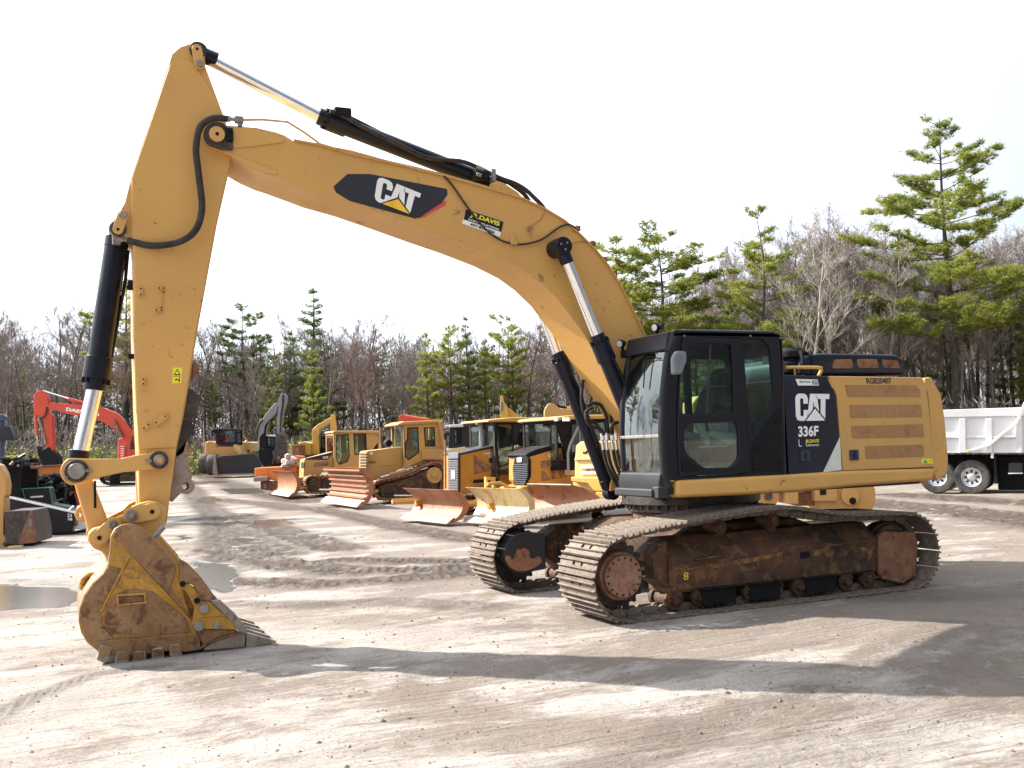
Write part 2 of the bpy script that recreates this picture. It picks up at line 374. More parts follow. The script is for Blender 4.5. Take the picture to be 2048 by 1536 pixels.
# ---------------------------------------------------------------- ground
_rs = np.random.RandomState(5); _T = _rs.rand(256, 256)
def vnoise(x, y):
    xi = np.floor(x).astype(int); yi = np.floor(y).astype(int); fx = x-xi; fy = y-yi
    fx = fx*fx*(3-2*fx); fy = fy*fy*(3-2*fy); g = lambda a, b: _T[a & 255, b & 255]
    return (g(xi, yi)*(1-fx)+g(xi+1, yi)*fx)*(1-fy)+(g(xi, yi+1)*(1-fx)+g(xi+1, yi+1)*fx)*fy
def fbm(x, y, o=5, g=.5):
    s = 0; a = 1; t = 0
    for k in range(o): s = s+a*vnoise(x*2**k+17.3*k, y*2**k+9.1*k); t += a; a *= g
    return s/t
def gpx(px, py):
    d = ray(px, py); t = -CAM_C[2]/d[2]; p = CAM_C+d*t; return (p[0], p[1])
def segdist(X, Y, pts):
    best = np.full(X.shape, 1e9); along = np.zeros(X.shape); acc = 0
    for (ax, ay), (bx, by) in zip(pts[:-1], pts[1:]):
        L = math.hypot(bx-ax, by-ay); t = np.clip(((X-ax)*(bx-ax)+(Y-ay)*(by-ay))/(L*L), 0, 1)
        d = np.hypot(X-ax-t*(bx-ax), Y-ay-t*(by-ay)); m = d < best
        best = np.where(m, d, best); along = np.where(m, acc+t*L, along); acc += L
    return best, along
RUTS = [  # photo-surveyed wheel and track ruts: points, half width, depth, clods, lug pitch
    ([(430,1098),(560,1128),(700,1140),(850,1140),(1000,1136)], .34, .05, .075, .16),
    ([(470,1160),(620,1168),(800,1160),(960,1150)], .30, .04, .06, .16),
    ([(400,1040),(470,1030),(600,1078),(680,1100)], .35, .05, .08, .2),
    ([(620,1015),(760,1045),(900,1075),(960,1080)], .30, .04, .06, .2),
    ([(400,1000),(520,1006),(600,1018),(700,1012)], .4, .05, .08, .2),
    ([(380,962),(520,990),(620,1004)], .5, .05, .08, .3),
    ([(420,1010),(435,1060),(450,1120)], .28, .03, .012, .14),
    ([(1700,1004),(1850,1016),(2048,1042),(2300,1070)], .6, .06, .11, .3),
    ([(1800,990),(1950,1000),(2200,1015)], .5, .05, .09, .3),
    ([(-100,1480),(60,1390),(190,1348),(330,1330)], .07, .012, .010, .045, .5),
    ([(560,1128),(700,1118),(930,1122)], .2, .03, .05, .16),
    ([(480,1205),(640,1212),(800,1206),(980,1215)], .2, .012, .012, .05, .7), ([(300,960),(380,985),(420,1020),(480,1075),(560,1110)], .35, .04, .05, .2),
    ([(1180,1560),(1400,1460),(1640,1370),(1900,1250)], .17, .007, .006, .07, .3), ([(1480,1560),(1700,1440),(1850,1360),(2048,1260)], .16, .006, .006, .06, .4), ([(1640,1560),(1800,1470),(2048,1400)], .15, .006, .006, .06, .3),
    ([(1620,1190),(1850,1190),(2100,1175)], .3, .008, .01, .12, .4),
]
PUDDLES = [([(-60,1160),(40,1166),(150,1170),(170,1190),(120,1212),(30,1216),(-60,1225)]), ([(395,1120),(450,1122),(475,1150),(450,1180),(405,1172),(390,1145)]),
           ([(463,1074),(490,1071),(515,1078),(490,1083),(465,1081)]), ([(600,1066),(640,1064),(655,1070),(630,1077),(600,1074)]), ([(395,998),(430,996),(445,1002),(420,1008),(395,1005)]),
           ([(1975,1315),(2048,1308),(2140,1330),(2090,1350),(2010,1340)]), ([(500,1040),(560,1036),(600,1046),(540,1054),(505,1050)]), ([(440,985),(520,983),(530,990),(460,993)]),
           ([(465,1092),(490,1090),(498,1095),(476,1098)]), ([(345,1070),(375,1066),(390,1075),(360,1080)])]
def build_ground():
    phi0 = math.atan2(CF[1], CF[0]); half = R_(34)
    ang = np.concatenate([np.linspace(-half, half, 640), np.linspace(half, 2*math.pi-half, 90)[1:-1]])+phi0
    rad = np.concatenate([[.05, .4, 1.0, 1.6, 2.2], np.geomspace(2.7, 62, 640), np.geomspace(64, 1500, 60)])
    A, Rr = np.meshgrid(ang, rad); X = CAM_C[0]+Rr*np.cos(A); Y = CAM_C[1]+Rr*np.sin(A)
    yy = -Y
    Z = np.where(Y > -110, .017*np.maximum(0, yy-33), .017*77+.03*(yy-110)); Z = np.minimum(Z, 9+0*Z)
    fade = np.clip(1.3-Rr/60, 0.0, 1)
    calm = np.clip(np.maximum(np.abs(X)-2.3, np.abs(Y)-2.0)/.8, .12, 1)*np.clip(np.hypot(X-6.5, Y-0.2)/1.6-.4, .15, 1)
    h = (fbm(X*.35, Y*.35, 4)-.5)*.12*calm+(fbm(X*2.3+31, Y*2.3, 4)-.5)*.035*calm
    fine = (fbm(X*9, Y*9+50, 4, .6)-.5)
    h = h+fine*.016*np.clip((fbm(X*.6+9, Y*.6, 3)-.4)*5, .25, 1)
    # long shallow scrape marks
    h = h+(fbm((X*.35+Y*.9)*2.2, (X*.9-Y*.35)*.25, 4)-.5)*.03*calm
    mud = np.zeros_like(X)
    for pts, w, dep, clod, pitch, *ms in RUTS:
        ms = ms[0] if ms else 1.0
        P = [gpx(*p) for p in pts]; d, al = segdist(X, Y, P)
        d = d+(fbm(X*1.3, Y*1.3+7, 3)-.5)*.35*w
        prof = np.exp(-(d/w)**2); edge = np.exp(-((d-w*1.25)/(w*.45))**2)
        lug = (np.abs(((al/pitch+d*1.5) % 1)-.5) < .22)*np.exp(-(d/(w*.9))**4)
        n1 = fbm(X*6+3, Y*6, 4, .6)
        h = h-dep*prof+edge*clod*.75*np.clip((n1-.35)*2.4, 0, 1.2)+lug*.03*min(1, dep/.03)+prof*clod*.5*(n1-.4)
        mud = np.maximum(mud, ms*np.clip(1.15*np.exp(-(d/(w*1.9))**4), 0, 1))
    wet = np.zeros_like(X)
    for pl in PUDDLES:
        P = [gpx(*p) for p in pl]; n = len(P); ins = np.zeros(X.shape, bool)
        for i in range(n):
            (ax, ay), (bx, by) = P[i], P[(i+1) % n]
            c = ((ay > Y) != (by > Y)) & (X < (bx-ax)*(Y-ay)/(by-ay+1e-12)+ax); ins ^= c
        d, _ = segdist(X, Y, P+[P[0]]); sd = np.where(ins, -d, d)+(fbm(X*2+3, Y*2+3, 4)-.5)*.5
        f = np.clip(.5-sd/.12, 0, 1); wet = np.maximum(wet, f)
        damp = np.clip(.6-sd/.9, 0, 1)*.8; mud = np.maximum(mud, damp)
        h = np.where(f > 0, h*(1-f)+(-.03)*f, h)
    Z = Z+h*fade
    n1, n2 = X.shape
    me = bpy.data.meshes.new('ground'); co = np.stack([X, Y, Z], -1).reshape(-1, 3).astype(np.float32)
    me.vertices.add(n1*n2); me.vertices.foreach_set('co', co.ravel())
    i = np.arange(n1-1)[:, None]*n2; j = np.arange(n2)[None, :]; jn = (j+1) % n2
    q = np.stack([i+j, i+jn, i+n2+jn, i+n2+j], -1).reshape(-1, 4)[:, ::-1]
    nf = len(q); me.loops.add(nf*4); me.loops.foreach_set('vertex_index', q.ravel().astype(np.int32))
    me.polygons.add(nf); me.polygons.foreach_set('loop_start', np.arange(nf, dtype=np.int32)*4); me.polygons.foreach_set('loop_total', np.full(nf, 4, np.int32))
    me.polygons.foreach_set('use_smooth', np.ones(nf, bool)); me.update(calc_edges=True)
    for nm, a in (('mud', mud), ('wet', wet)):
        at = me.attributes.new(nm, 'FLOAT', 'POINT'); at.data.foreach_set('value', a.ravel().astype(np.float32))
    o = bpy.data.objects.new('ground', me); COL.objects.link(o); o['kind'] = 'structure'
    m, t, b = newmat('yard_dirt'); v = coords(t)
    def at(nm):
        a = N(t, 'ShaderNodeAttribute', attribute_name=nm); return a.outputs['Fac']
    big = ramp(t, noisef(t, v, .28, 7, .62, .6), .40, .62)
    rot = N(t, 'ShaderNodeMapping'); rot.inputs['Rotation'].default_value = (0, 0, R_(-38)); rot.inputs['Scale'].default_value = (.6, 1.15, 1); t.links.new(v, rot.inputs[0])
    strk = ramp(t, noisef(t, rot.outputs[0], 1.1, 8, .65, .4), .42, .62)
    med = ramp(t, noisef(t, v, 3.2, 8, .7), .35, .7)
    grain = noisef(t, v, 42, 6, .75)
    c = mixc(t, big, (.205, .165, .135), (.275, .23, .192))
    sxx = N(t, 'ShaderNodeSeparateXYZ'); t.links.new(v, sxx.inputs[0]); lr = ramp(t, sxx.outputs['X'], -2, 7, -.005, .095)
    pn = N(t, 'ShaderNodeMath', operation='ADD'); t.links.new(noisef(t, rot.outputs[0], .5, 12, .74, .35), pn.inputs[0]); t.links.new(lr, pn.inputs[1])
    pale = ramp(t, pn.outputs[0], .525, .60); c = mixc(t, pale, c, (.47, .43, .385)); c = mixc(t, ramp(t, strk, 0, 1, 0, .45), c, (.20, .16, .13))
    c = mixc(t, ramp(t, med, 0, 1, .0, .35), c, (.30, .265, .235))
    c = mixc(t, ramp(t, grain, .48, .66, 0, .6), c, (.13, .10, .08))
    c = mixc(t, ramp(t, noisef(t, v, 75, 3), .60, .68, 0, .6), c, (.42, .38, .34)); c = mixc(t, ramp(t, noisef(t, v, 23, 8, .8), .56, .64, 0, .55), c, (.10, .078, .062))
    mm = N(t, 'ShaderNodeMath', operation='MULTIPLY'); t.links.new(at('mud'), mm.inputs[0]); t.links.new(ramp(t, noisef(t, v, 2.4, 7, .75), .32, .5, .3, 1), mm.inputs[1])
    c = mixc(t, mm.outputs[0], c, (.085, .064, .05))
    # leaf litter and grass beyond the yard
    tcn = N(t, 'ShaderNodeTexCoord'); sx = N(t, 'ShaderNodeSeparateXYZ'); t.links.new(tcn.outputs['Object'], sx.inputs[0])
    far = ramp(t, sx.outputs['Y'], -74, -66, 1, 0)
    c = mixc(t, far, c, mixc(t, ramp(t, noisef(t, v, .5, 5), .4, .6), (.11, .075, .045), (.06, .075, .025)))
    c = mixc(t, ramp(t, at('wet'), .3, .7), c, (.12, .105, .085))
    t.links.new(c, b.inputs['Base Color'])
    r1 = ramp(t, mm.outputs[0], 0, 1, .88, .62)
    rr = N(t, 'ShaderNodeMix'); rr.data_type = 'FLOAT'; t.links.new(ramp(t, at('wet'), .45, .6), rr.inputs[0]); t.links.new(r1, rr.inputs[2]); rr.inputs[3].default_value = .13
    t.links.new(rr.outputs[0], b.inputs['Roughness']); t.links.new(ramp(t, at('wet'), .4, .6, .12, .6), b.inputs['Specular IOR Level'])
    r2 = N(t, 'ShaderNodeMapping'); r2.inputs['Rotation'].default_value = (0, 0, R_(-32)); r2.inputs['Scale'].default_value = (.25, 7, 1); t.links.new(v, r2.inputs[0])
    lines = N(t, 'ShaderNodeMath', operation='ADD'); t.links.new(noisef(t, v, 16, 8, .75), lines.inputs[0]); t.links.new(ramp(t, noisef(t, r2.outputs[0], 1.6, 5, .6), .3, .7, 0, .9), lines.inputs[1])
    hb = N(t, 'ShaderNodeMath', operation='ADD'); t.links.new(lines.outputs[0], hb.inputs[0]); t.links.new(ramp(t, grain, 0, 1, 0, .5), hb.inputs[1])
    bn = N(t, 'ShaderNodeBump'); bn.inputs['Distance'].default_value = .03
    t.links.new(hb.outputs[0], bn.inputs['Height']); t.links.new(ramp(t, at('wet'), .3, .6, .8, .015), bn.inputs['Strength']); t.links.new(bn.outputs[0], b.inputs['Normal'])
    me.materials.append(m)
    return X, Y, Z
GX, GY, GZ = build_ground()
def pebbles():
    rs = random.Random(3); mb = MB(); n = 0
    while n < 9000:
        Z = 2.9*math.exp(rs.random()**.8*2.2); px = rs.uniform(-200, 2250); d = ray(px, 895); p = CAM_C+d*Z; x, y = p[0], p[1]
        if noise.noise(Vector((x*.5, y*.5, 3))) < rs.uniform(-.5, .35): continue
        if abs(x) < 2.6 and abs(y) < 1.9: continue
        n += 1; r = rs.choice([.004, .005, .006, .008, .008, .011, .02]) * rs.uniform(.6, 1.3)*(1+Z/26)
        z = gz(x, y); k = len(mb.v); a0 = rs.uniform(0, 6.28)
        for i in range(5): mb.v.append((x+r*rs.uniform(.6, 1.3)*math.cos(a0+i*1.2566), y+r*rs.uniform(.6, 1.3)*math.sin(a0+i*1.2566), z-r*.2))
        mb.v.append((x+r*.3*rs.uniform(-1, 1), y+r*.3*rs.uniform(-1, 1), z+r*rs.uniform(.25, .55)))
        for i in range(5): mb.f.append((k+i, k+(i+1) % 5, k+5))
    o = mb.build('gravel', plain('gravel_stone', (.17, .13, .10), .9, 0, .5, 3), None, 0, False, fix=False); o['kind'] = 'stuff'
_phi = np.unwrap(np.arctan2(GY[10, :640]-CAM_C[1], GX[10, :640]-CAM_C[0])); _rad = np.hypot(GX[:, 0]-CAM_C[0], GY[:, 0]-CAM_C[1])
def gz(x, y):
    a = math.atan2(y-CAM_C[1], x-CAM_C[0]); a = a+2*math.pi*round((_phi[320]-a)/(2*math.pi))
    j = int(round((a-_phi[0])/(_phi[1]-_phi[0]))); r = math.hypot(x-CAM_C[0], y-CAM_C[1]); i = int(np.searchsorted(_rad, r))
    if not 0 <= j < 640 or i >= len(_rad): return terrain(x, y)
    return float(GZ[i, j])
pebbles()
# ---------------------------------------------------------------- trees
def leafmat(name, a, b_, tr=.3):
    m, t, b = newmat(name); v = coords(t)
    oi = N(t, 'ShaderNodeObjectInfo')
    c = mixc(t, ramp(t, noisef(t, v, .8, 3), .35, .65), a, b_); c = mixc(t, ramp(t, oi.outputs['Random'], 0, 1, 0, .35), c, [x*.6 for x in a])
    t.links.new(c, b.inputs['Base Color']); b.inputs['Roughness'].default_value = .55
    o = t.nodes['Material Output']; tl = N(t, 'ShaderNodeBsdfTranslucent'); t.links.new(c, tl.inputs[0])
    ms = N(t, 'ShaderNodeMixShader'); ms.inputs[0].default_value = tr; t.links.new(b.outputs[0], ms.inputs[1]); t.links.new(tl.outputs[0], ms.inputs[2]); t.links.new(ms.outputs[0], o.inputs[0])
    return m
M['needles'] = leafmat('pine_needles', (.22, .26, .045), (.38, .39, .075), .52)
M['needlesd'] = leafmat('dark_pine_needles', (.12, .165, .055), (.21, .25, .08), .45)
M['bark'] = plain('grey_bark', (.16, .14, .125), .9, 0, .35, 4)
M['barkp'] = plain('pine_bark', (.075, .058, .05), .9, 0, .35, 4)
M['barkl'] = plain('pale_bark', (.30, .26, .22), .85, 0, .3, 4)
M['twig'] = plain('twigs', (.225, .185, .165), .9, 0, .25, .4)
M['twigr'] = plain('budding_twigs', (.25, .175, .15), .9, 0, .25, .4)
M['twigl'] = plain('pale_twigs', (.36, .32, .28), .9, 0, .25, .4)
def stick3(mb, a, b, r0, r1, n=3):
    d = b-a; q = d.to_track_quat('Z', 'Y'); k = len(mb.v)
    for p, r in ((a, r0), (b, r1)):
        for i in range(n): mb.v.append(tuple(p+q @ Vector((r*math.cos(6.2832*i/n), r*math.sin(6.2832*i/n), 0))))
    for i in range(n): mb.f.append((k+i, k+(i+1) % n, k+n+(i+1) % n, k+n+i))
def ribbon(mb, a, b, w, rs):
    d = (b-a); s = d.cross(Vector((rs.uniform(-1, 1), rs.uniform(-1, 1), rs.uniform(-1, 1)))); s.normalize(); s *= w
    k = len(mb.v); mb.v += [tuple(a-s), tuple(a+s), tuple(b+s*.4), tuple(b-s*.4)]; mb.f.append((k, k+1, k+2, k+3))
def bare_tree(seed, H=14, spread=.28, trunk_r=.14, fork=.35, nl=16, tw=1.0, lean=.03):
    rs = random.Random(seed); tr = MB(); cr = MB()
    p = Vector((0, 0, -.3)); pts = [p]; d = Vector((rs.uniform(-lean, lean), rs.uniform(-lean, lean), 1))
    n = 9
    for i in range(n):
        d = (d+Vector((rs.uniform(-.09, .09), rs.uniform(-.09, .09), 0))).normalized(); p = p+d*(H*.92/n); pts.append(p)
    rr = [trunk_r*(1-i/(n+1))**.8+.01 for i in range(n+1)]
    tr.tube(pts, rr, 6, caps=False)
    def grow(a, dr, L, r, lev):
        segs = 3 if lev < 3 else 2; q = a; dd = dr
        for s in range(segs):
            dd = (dd+Vector((rs.uniform(-.22, .22), rs.uniform(-.22, .22), rs.uniform(-.05, .22)))).normalized()
            b = q+dd*(L/segs)
            if lev >= 3: ribbon(cr, q, b, max(.008, r)*tw, rs)
            else: stick3(cr, q, b, r*(1-s/segs*.5), r*(1-(s+1)/segs*.5))
            if lev < 4:
                for _ in range(2 if lev < 3 else 3):
                    if lev == 1 and s == 0 and rs.random() < .4: continue
                    t = rs.random(); o = q.lerp(b, t); ax = Vector((rs.uniform(-1, 1), rs.uniform(-1, 1), rs.uniform(-.5, 1))).normalized()
                    grow(o, (dd+ax*.75).normalized(), L*rs.uniform(.42, .62), r*.5, lev+1)
            q = b
    for i in range(nl):
        t = fork+(1-fork)*(i+rs.random())/nl; k = min(n-1, int(t*n)); a = pts[k].lerp(pts[k+1], t*n-k)
        az = i*2.4+rs.uniform(-.5, .5); up = rs.uniform(.55, 1.3)
        dr = Vector((math.cos(az), math.sin(az), up)).normalized(); L = H*spread*(1.15-t*.75)*rs.uniform(.75, 1.2)
        grow(a, dr, L, trunk_r*.33*(1.1-t*.7), 1)
    return tr, cr
def pine_tree(seed, H=20, base=.25, W=4.6, tiers=14, per=5, tuft=.3, dens=1.0, tr_=.26, needle=.03, shape='cone', pad=.16, crook=.03, low=.8):
    rs = random.Random(seed); tr = MB(); cr = MB()
    pts = [Vector((math.sin(i*.5+seed)*crook*H/10*(1+i*.1), math.cos(i*.7+seed)*crook*H/10, -.3+i*(H*1.0)/12)) for i in range(13)]
    tr.tube(pts, [tr_*(1-i/12.6) for i in range(13)], 7, caps=False)
    k = 0
    for ti in range(tiers):
        for j in range(per if ti < tiers-2 else 4):
            k += 1; u = (ti+rs.uniform(-.28, .28))/tiers; u = min(.985, max(0, u)); t = base+(1-base)*u; z = t*H
            if shape == 'cone': prof = (1-u)**.68*min(1, low+u*.8)
            elif shape == 'round': prof = math.sqrt(max(.03, 1-abs(2*u-.85)**2.3*.75))*(.9 if u < .85 else .55)
            else: prof = .3+.7*math.sin(math.pi*min(1, u*1.1+.1))**1.3
            L = W*max(prof, .16)*rs.choice([.45, .7, .85, 1.0, 1.0, 1.18]); az = k*2.399+rs.uniform(-.6, .6)
            dr = Vector((math.cos(az), math.sin(az), rs.uniform(-.10, .22)+(.55 if u > .85 else .15*u)))
            i0 = min(11, int(t*12)); c = pts[i0].lerp(pts[i0+1], min(1, t*12-i0)); a = Vector((c.x, c.y, z)); q = a; n = 6; bp = [a]
            for s in range(n):
                dr = (dr+Vector((rs.uniform(-.15, .15), rs.uniform(-.15, .15), rs.uniform(-.02, .07)))); q = q+dr.normalized()*(L/n); bp.append(q)
            tr.tube(bp, [.012+.022*(1-i/6)*(.4+L/4) for i in range(n+1)], 3, caps=False)
            sub = max(2, int(L*3.0*dens))
            for g in range(sub):      # sprays of needles along side twigs
                uu = (.25 if L > 1.5 else .05)*n+(n*.74)*rs.random()**.75; i = min(n-1, int(uu)); c0 = bp[i].lerp(bp[i+1], min(1, uu-i)); ax = (bp[i+1]-bp[i]).normalized()
                sd = Vector((-ax.y, ax.x, 0))*rs.choice([-1, 1]); sd = (sd+ax*rs.uniform(.3, 1.3)+Vector((0, 0, rs.uniform(.0, .35)))).normalized(); sl = L*.26*rs.uniform(.5, 1.2)*(1.15-.5*uu/n)
                ribbon(cr, c0, c0+sd*sl, .012, rs); m = max(3, int((sl*8+3)*dens))
                for _ in range(m):
                    e = c0+sd*sl*rs.random()**.7+Vector((rs.gauss(0, .10), rs.gauss(0, .10), rs.gauss(.03, pad*.5)))
                    for _2 in range(8):
                        d = (Vector((rs.gauss(0, 1), rs.gauss(0, 1), rs.gauss(.45, .6)))+sd*.5).normalized()*tuft*rs.uniform(.45, 1.0)
                        s_ = d.cross(Vector((rs.gauss(0, 1), rs.gauss(0, 1), rs.gauss(0, 1)))).normalized()*needle*.72; k0 = len(cr.v)
                        cr.v += [tuple(e-s_), tuple(e+s_), tuple(e+d)]; cr.f.append((k0, k0+1, k0+2))
    for _ in range(int(10*(1-base)/.3)):     # dead snags low on the trunk
        t = rs.uniform(.12, base+.02) if base > .15 else .1; z = t*H; az = rs.uniform(0, 6.28); i0 = min(11, int(t*12)); c = pts[i0].lerp(pts[i0+1], t*12-i0); a = Vector((c.x, c.y, z)); tr.tube([a, a+Vector((math.cos(az), math.sin(az), rs.uniform(-.1, .3)))*rs.uniform(.6, 2.0)], [.02, .006], 3, caps=False)
    return tr, cr
def proto(kind, seed, mats, **k):
    tr, cr = (bare_tree if kind == 'bare' else pine_tree)(seed, **k)
    a = tr.build('trunk', mats[0], None, 0, True, fix=False); b = cr.build('crown', mats[1], None, 0, False, fix=False)
    COL.objects.unlink(a); COL.objects.unlink(b); return a, b
BARE = [proto('bare', 11, (M['bark'], M['twig']), H=13, nl=17, fork=.42), proto('bare', 12, (M['barkp'], M['twig']), H=15, nl=15, spread=.24, fork=.45),
        proto('bare', 13, (M['bark'], M['twigr']), H=12, nl=18, spread=.27, fork=.35), proto('bare', 14, (M['barkl'], M['twigl']), H=15, nl=12, spread=.22, fork=.4, trunk_r=.12),
        proto('bare', 15, (M['barkp'], M['twigr']), H=12, nl=16, spread=.26, fork=.4), proto('bare', 16, (M['bark'], M['twig']), H=14, nl=10, spread=.2, fork=.5, trunk_r=.11)]
PINE = [proto('pine', 21, (M['barkp'], M['needles']), H=15, base=.40, W=3.4, tiers=10, per=6, dens=1.4, shape='round', crook=.06), proto('pine', 22, (M['barkp'], M['needlesd']), H=16, base=.48, W=3.0, tiers=9, per=6, dens=1.4, shape='round', crook=.05),
        proto('pine', 23, (M['barkp'], M['needles']), H=12, base=.12, W=2.8, tiers=13, dens=1.5, shape='cone'), proto('pine', 24, (M['barkp'], M['needlesd']), H=14, base=.22, W=2.5, tiers=14, dens=1.4, shape='cone', per=5),
        proto('pine', 25, (M['barkp'], M['needles']), H=17, base=.42, W=4.2, tiers=10, per=7, dens=1.5, shape='round', crook=.08)]
def put_tree(P, name, label, px, Z, H, H0, group=None, yaw=0.0, wide=1.0, cat='tree'):
    loc = ground_at(px, Z); o = thing(name, label, cat, loc, yaw, group); s = H/H0
    o.scale = (s*wide, s*wide, s)
    for q in P: c = q.copy(); COL.objects.link(c); c.parent = o
    return o
def top_h(px, py, Z):
    """height of a tree whose tip is seen at (px, py)"""
    return scale_z(px, py, Z)-ground_at(px, Z)[2]
PH = [15, 16, 12, 14, 17]; BH = [13, 15, 12, 15, 12, 14]
# the trees that stand out against the sky, surveyed tip by tip
big = proto('pine', 41, (M['barkp'], M['needles']), H=20, base=.34, W=6.5, tiers=14, per=6, dens=1.35, tuft=.38, tr_=.3, low=.85)
put_tree(big, 'pine_tree', 'tallest bright green pine with wide tiered branches, above the white dump truck', 1918, 60, top_h(1918, 212, 60), 20, None, .6)
put_tree(PINE[4], 'pine_tree', 'broad green pine rising just right of the boom above the cab', 1335, 66, top_h(1340, 455, 66), 17, None, 1.1, 1.25)
put_tree(PINE[0], 'pine_tree', 'narrower green pine partly hidden by the right edge of the boom', 1245, 68, top_h(1240, 455, 68), 15, None, 2.1, 1.0)
put_tree(proto('pine', 44, (M['barkp'], M['needles']), H=17, base=.3, W=3.6, tiers=13, per=5, dens=1.3, tuft=.36, shape='rag', crook=.12), 'pine_tree', 'ragged pine with a thin crooked top behind the cab roof', 1535, 62, top_h(1535, 400, 62), 17, None, .4)
put_tree(BARE[3], 'birch_tree', 'pale bare birch reaching high between the ragged pine and the tallest pine, left one', 1618, 58, top_h(1610, 425, 58), 15, None, .5)
put_tree(BARE[3], 'birch_tree', 'pale bare birch nearest to the tallest pine, its top against the sky', 1678, 58, top_h(1680, 392, 58), 15, None, 2.5, 1.15)
put_tree(PINE[1], 'pine_tree', 'umbrella-topped dark pine standing above the wheel loader', 492, 92, top_h(490, 600, 92), 16, None, .3)
put_tree(PINE[3], 'pine_tree', 'dark spire-topped conifer above the pale yellow small excavator', 632, 92, top_h(632, 566, 92), 14, None, 1.0, 1.3)
put_tree(PINE[0], 'pine_tree', 'dark pine half hidden behind the long bucket cylinder', 255, 88, top_h(252, 545, 88), 15, None, 2.2, 1.1)
for i, (px, py, k, lb) in enumerate([(858, 662, 2, 'small green pine left of the three bunched pines in the middle gap'), (905, 650, 0, 'green pine second from left in the middle gap under the boom'),
        (940, 632, 3, 'dark pointed pine, tallest of those in the middle gap'), (1022, 630, 0, 'round-headed pine standing clear right of the middle gap pines'),
        (1030, 690, 2, 'dense bright green pine low behind the dozer cabs'), (975, 690, 2, 'short bushy pine between the round-headed and the pointed pine')]):
    put_tree(PINE[k], 'pine_tree', lb, px, 84, top_h(px, py-8, 84), PH[k], None, i*1.3, .78)
for i, (px, py, k, Z, lb) in enumerate([(540, 690, 1, 96, 'dark pine right of the umbrella-topped pine'), (585, 655, 3, 95, 'thin dark conifer left of the spire-topped conifer'),
        (1400, 600, 0, 70, 'lower green pine between the broad pine and the ragged pine'), (1475, 590, 2, 68, 'bushy green pine low against the ragged pine'), (1590, 600, 2, 60, 'short green pine directly behind the cab'),
        (2030, 560, 3, 64, 'dark pine at the right edge beyond the tallest pine'), (1780, 600, 1, 72, 'dark pine left behind the tallest pine'), (760, 690, 1, 98, 'faint dark pine above the middle dozers')]):
    put_tree(PINE[k], 'pine_tree', lb, px, Z, top_h(px, py, Z), PH[k], None, i*1.7)
# the leafless wood: individual trees in depth rows
rs = random.Random(99); cnt = 0
GL = 'bare grey-brown tree standing in the leafless wood behind the yard'; GG = 'bare trees of the wood behind the machines'
ZN = [(260, 'behind the red excavator at the left'), (640, 'behind the wheel loader and grey-armed excavator'), (1180, 'behind the row of parked dozers'), (1700, 'behind the cab and rear deck of the large excavator'), (9999, 'beyond the white dump truck')]
zone = lambda px: next(z for a, z in ZN if px < a)
def skyline(px):
    pts = [(-150, 635), (0, 622), (100, 600), (200, 622), (420, 640), (560, 650), (680, 612), (760, 640), (850, 668), (960, 645), (1080, 615), (1200, 590), (1400, 545), (1500, 480), (1650, 430), (1800, 450), (1900, 470), (2050, 460), (2250, 450)]
    for (a, ya), (b, yb) in zip(pts[:-1], pts[1:]):
        if a <= px <= b: return ya+(yb-ya)*(px-a)/(b-a)
    return 650
for row, (dz, npx, dh) in enumerate([(0, 36, 70), (5, 40, 35), (11, 44, 10), (18, 44, 0)]):
    for i in range(npx+(22 if row < 3 else 14)):
        px = -140+2340*(i+rs.random())/npx if i < npx else rs.uniform(1180, 2200); base = 84 if px < 1150 else 84-22*min(1, (px-1150)/500)
        Z = base+dz+rs.uniform(-2, 3); k = rs.choice([0, 1, 2, 4, 5, 0, 1, 4] if px < 1500 else [0, 1, 3, 5, 3])
        py = skyline(px)+dh*rs.uniform(-.2, 1)+rs.uniform(-20, 45); H = max(7.5, top_h(px, py, Z))
        pine = rs.random() < (.24 if px < 1150 else .26 if px < 1700 else .08)
        if pine:
            k = rs.choice([0, 1, 2, 3, 3]); put_tree(PINE[k], 'pine_tree', 'smaller pine among the bare trees '+zone(px), px, Z, H*rs.uniform(.65, .95), PH[k], 'small pines '+zone(px), rs.uniform(0, 6), rs.uniform(.6, .85))
        else:
            put_tree(BARE[k], 'bare_tree', ('pale-barked bare tree of the wood ' if k == 3 else 'bare grey-brown tree of the wood ')+zone(px), px, Z, H, BH[k], ('pale bare trees ' if k == 3 else 'bare trees ')+zone(px), rs.uniform(0, 6), rs.uniform(.9, 1.25))
# the wood goes on round the yard: trees that only show mirrored in the cab glass and the chrome
for i in range(42):
    a = R_(-68+i*4.6+rs.uniform(-1.5, 1.5)); D = rs.uniform(38, 58); k = rs.choice([0, 1, 2, 4, 5]); o = thing('bare_tree', 'bare tree at the open side of the yard, mirrored in the cab glass', 'tree', (2+D*math.cos(a), 4+D*math.sin(a), 0), rs.uniform(0, 6), 'trees round the open side of the yard')
    P = BARE[k] if i % 4 else PINE[i % 3]
    for q in P: c = q.copy(); COL.objects.link(c); c.parent = o
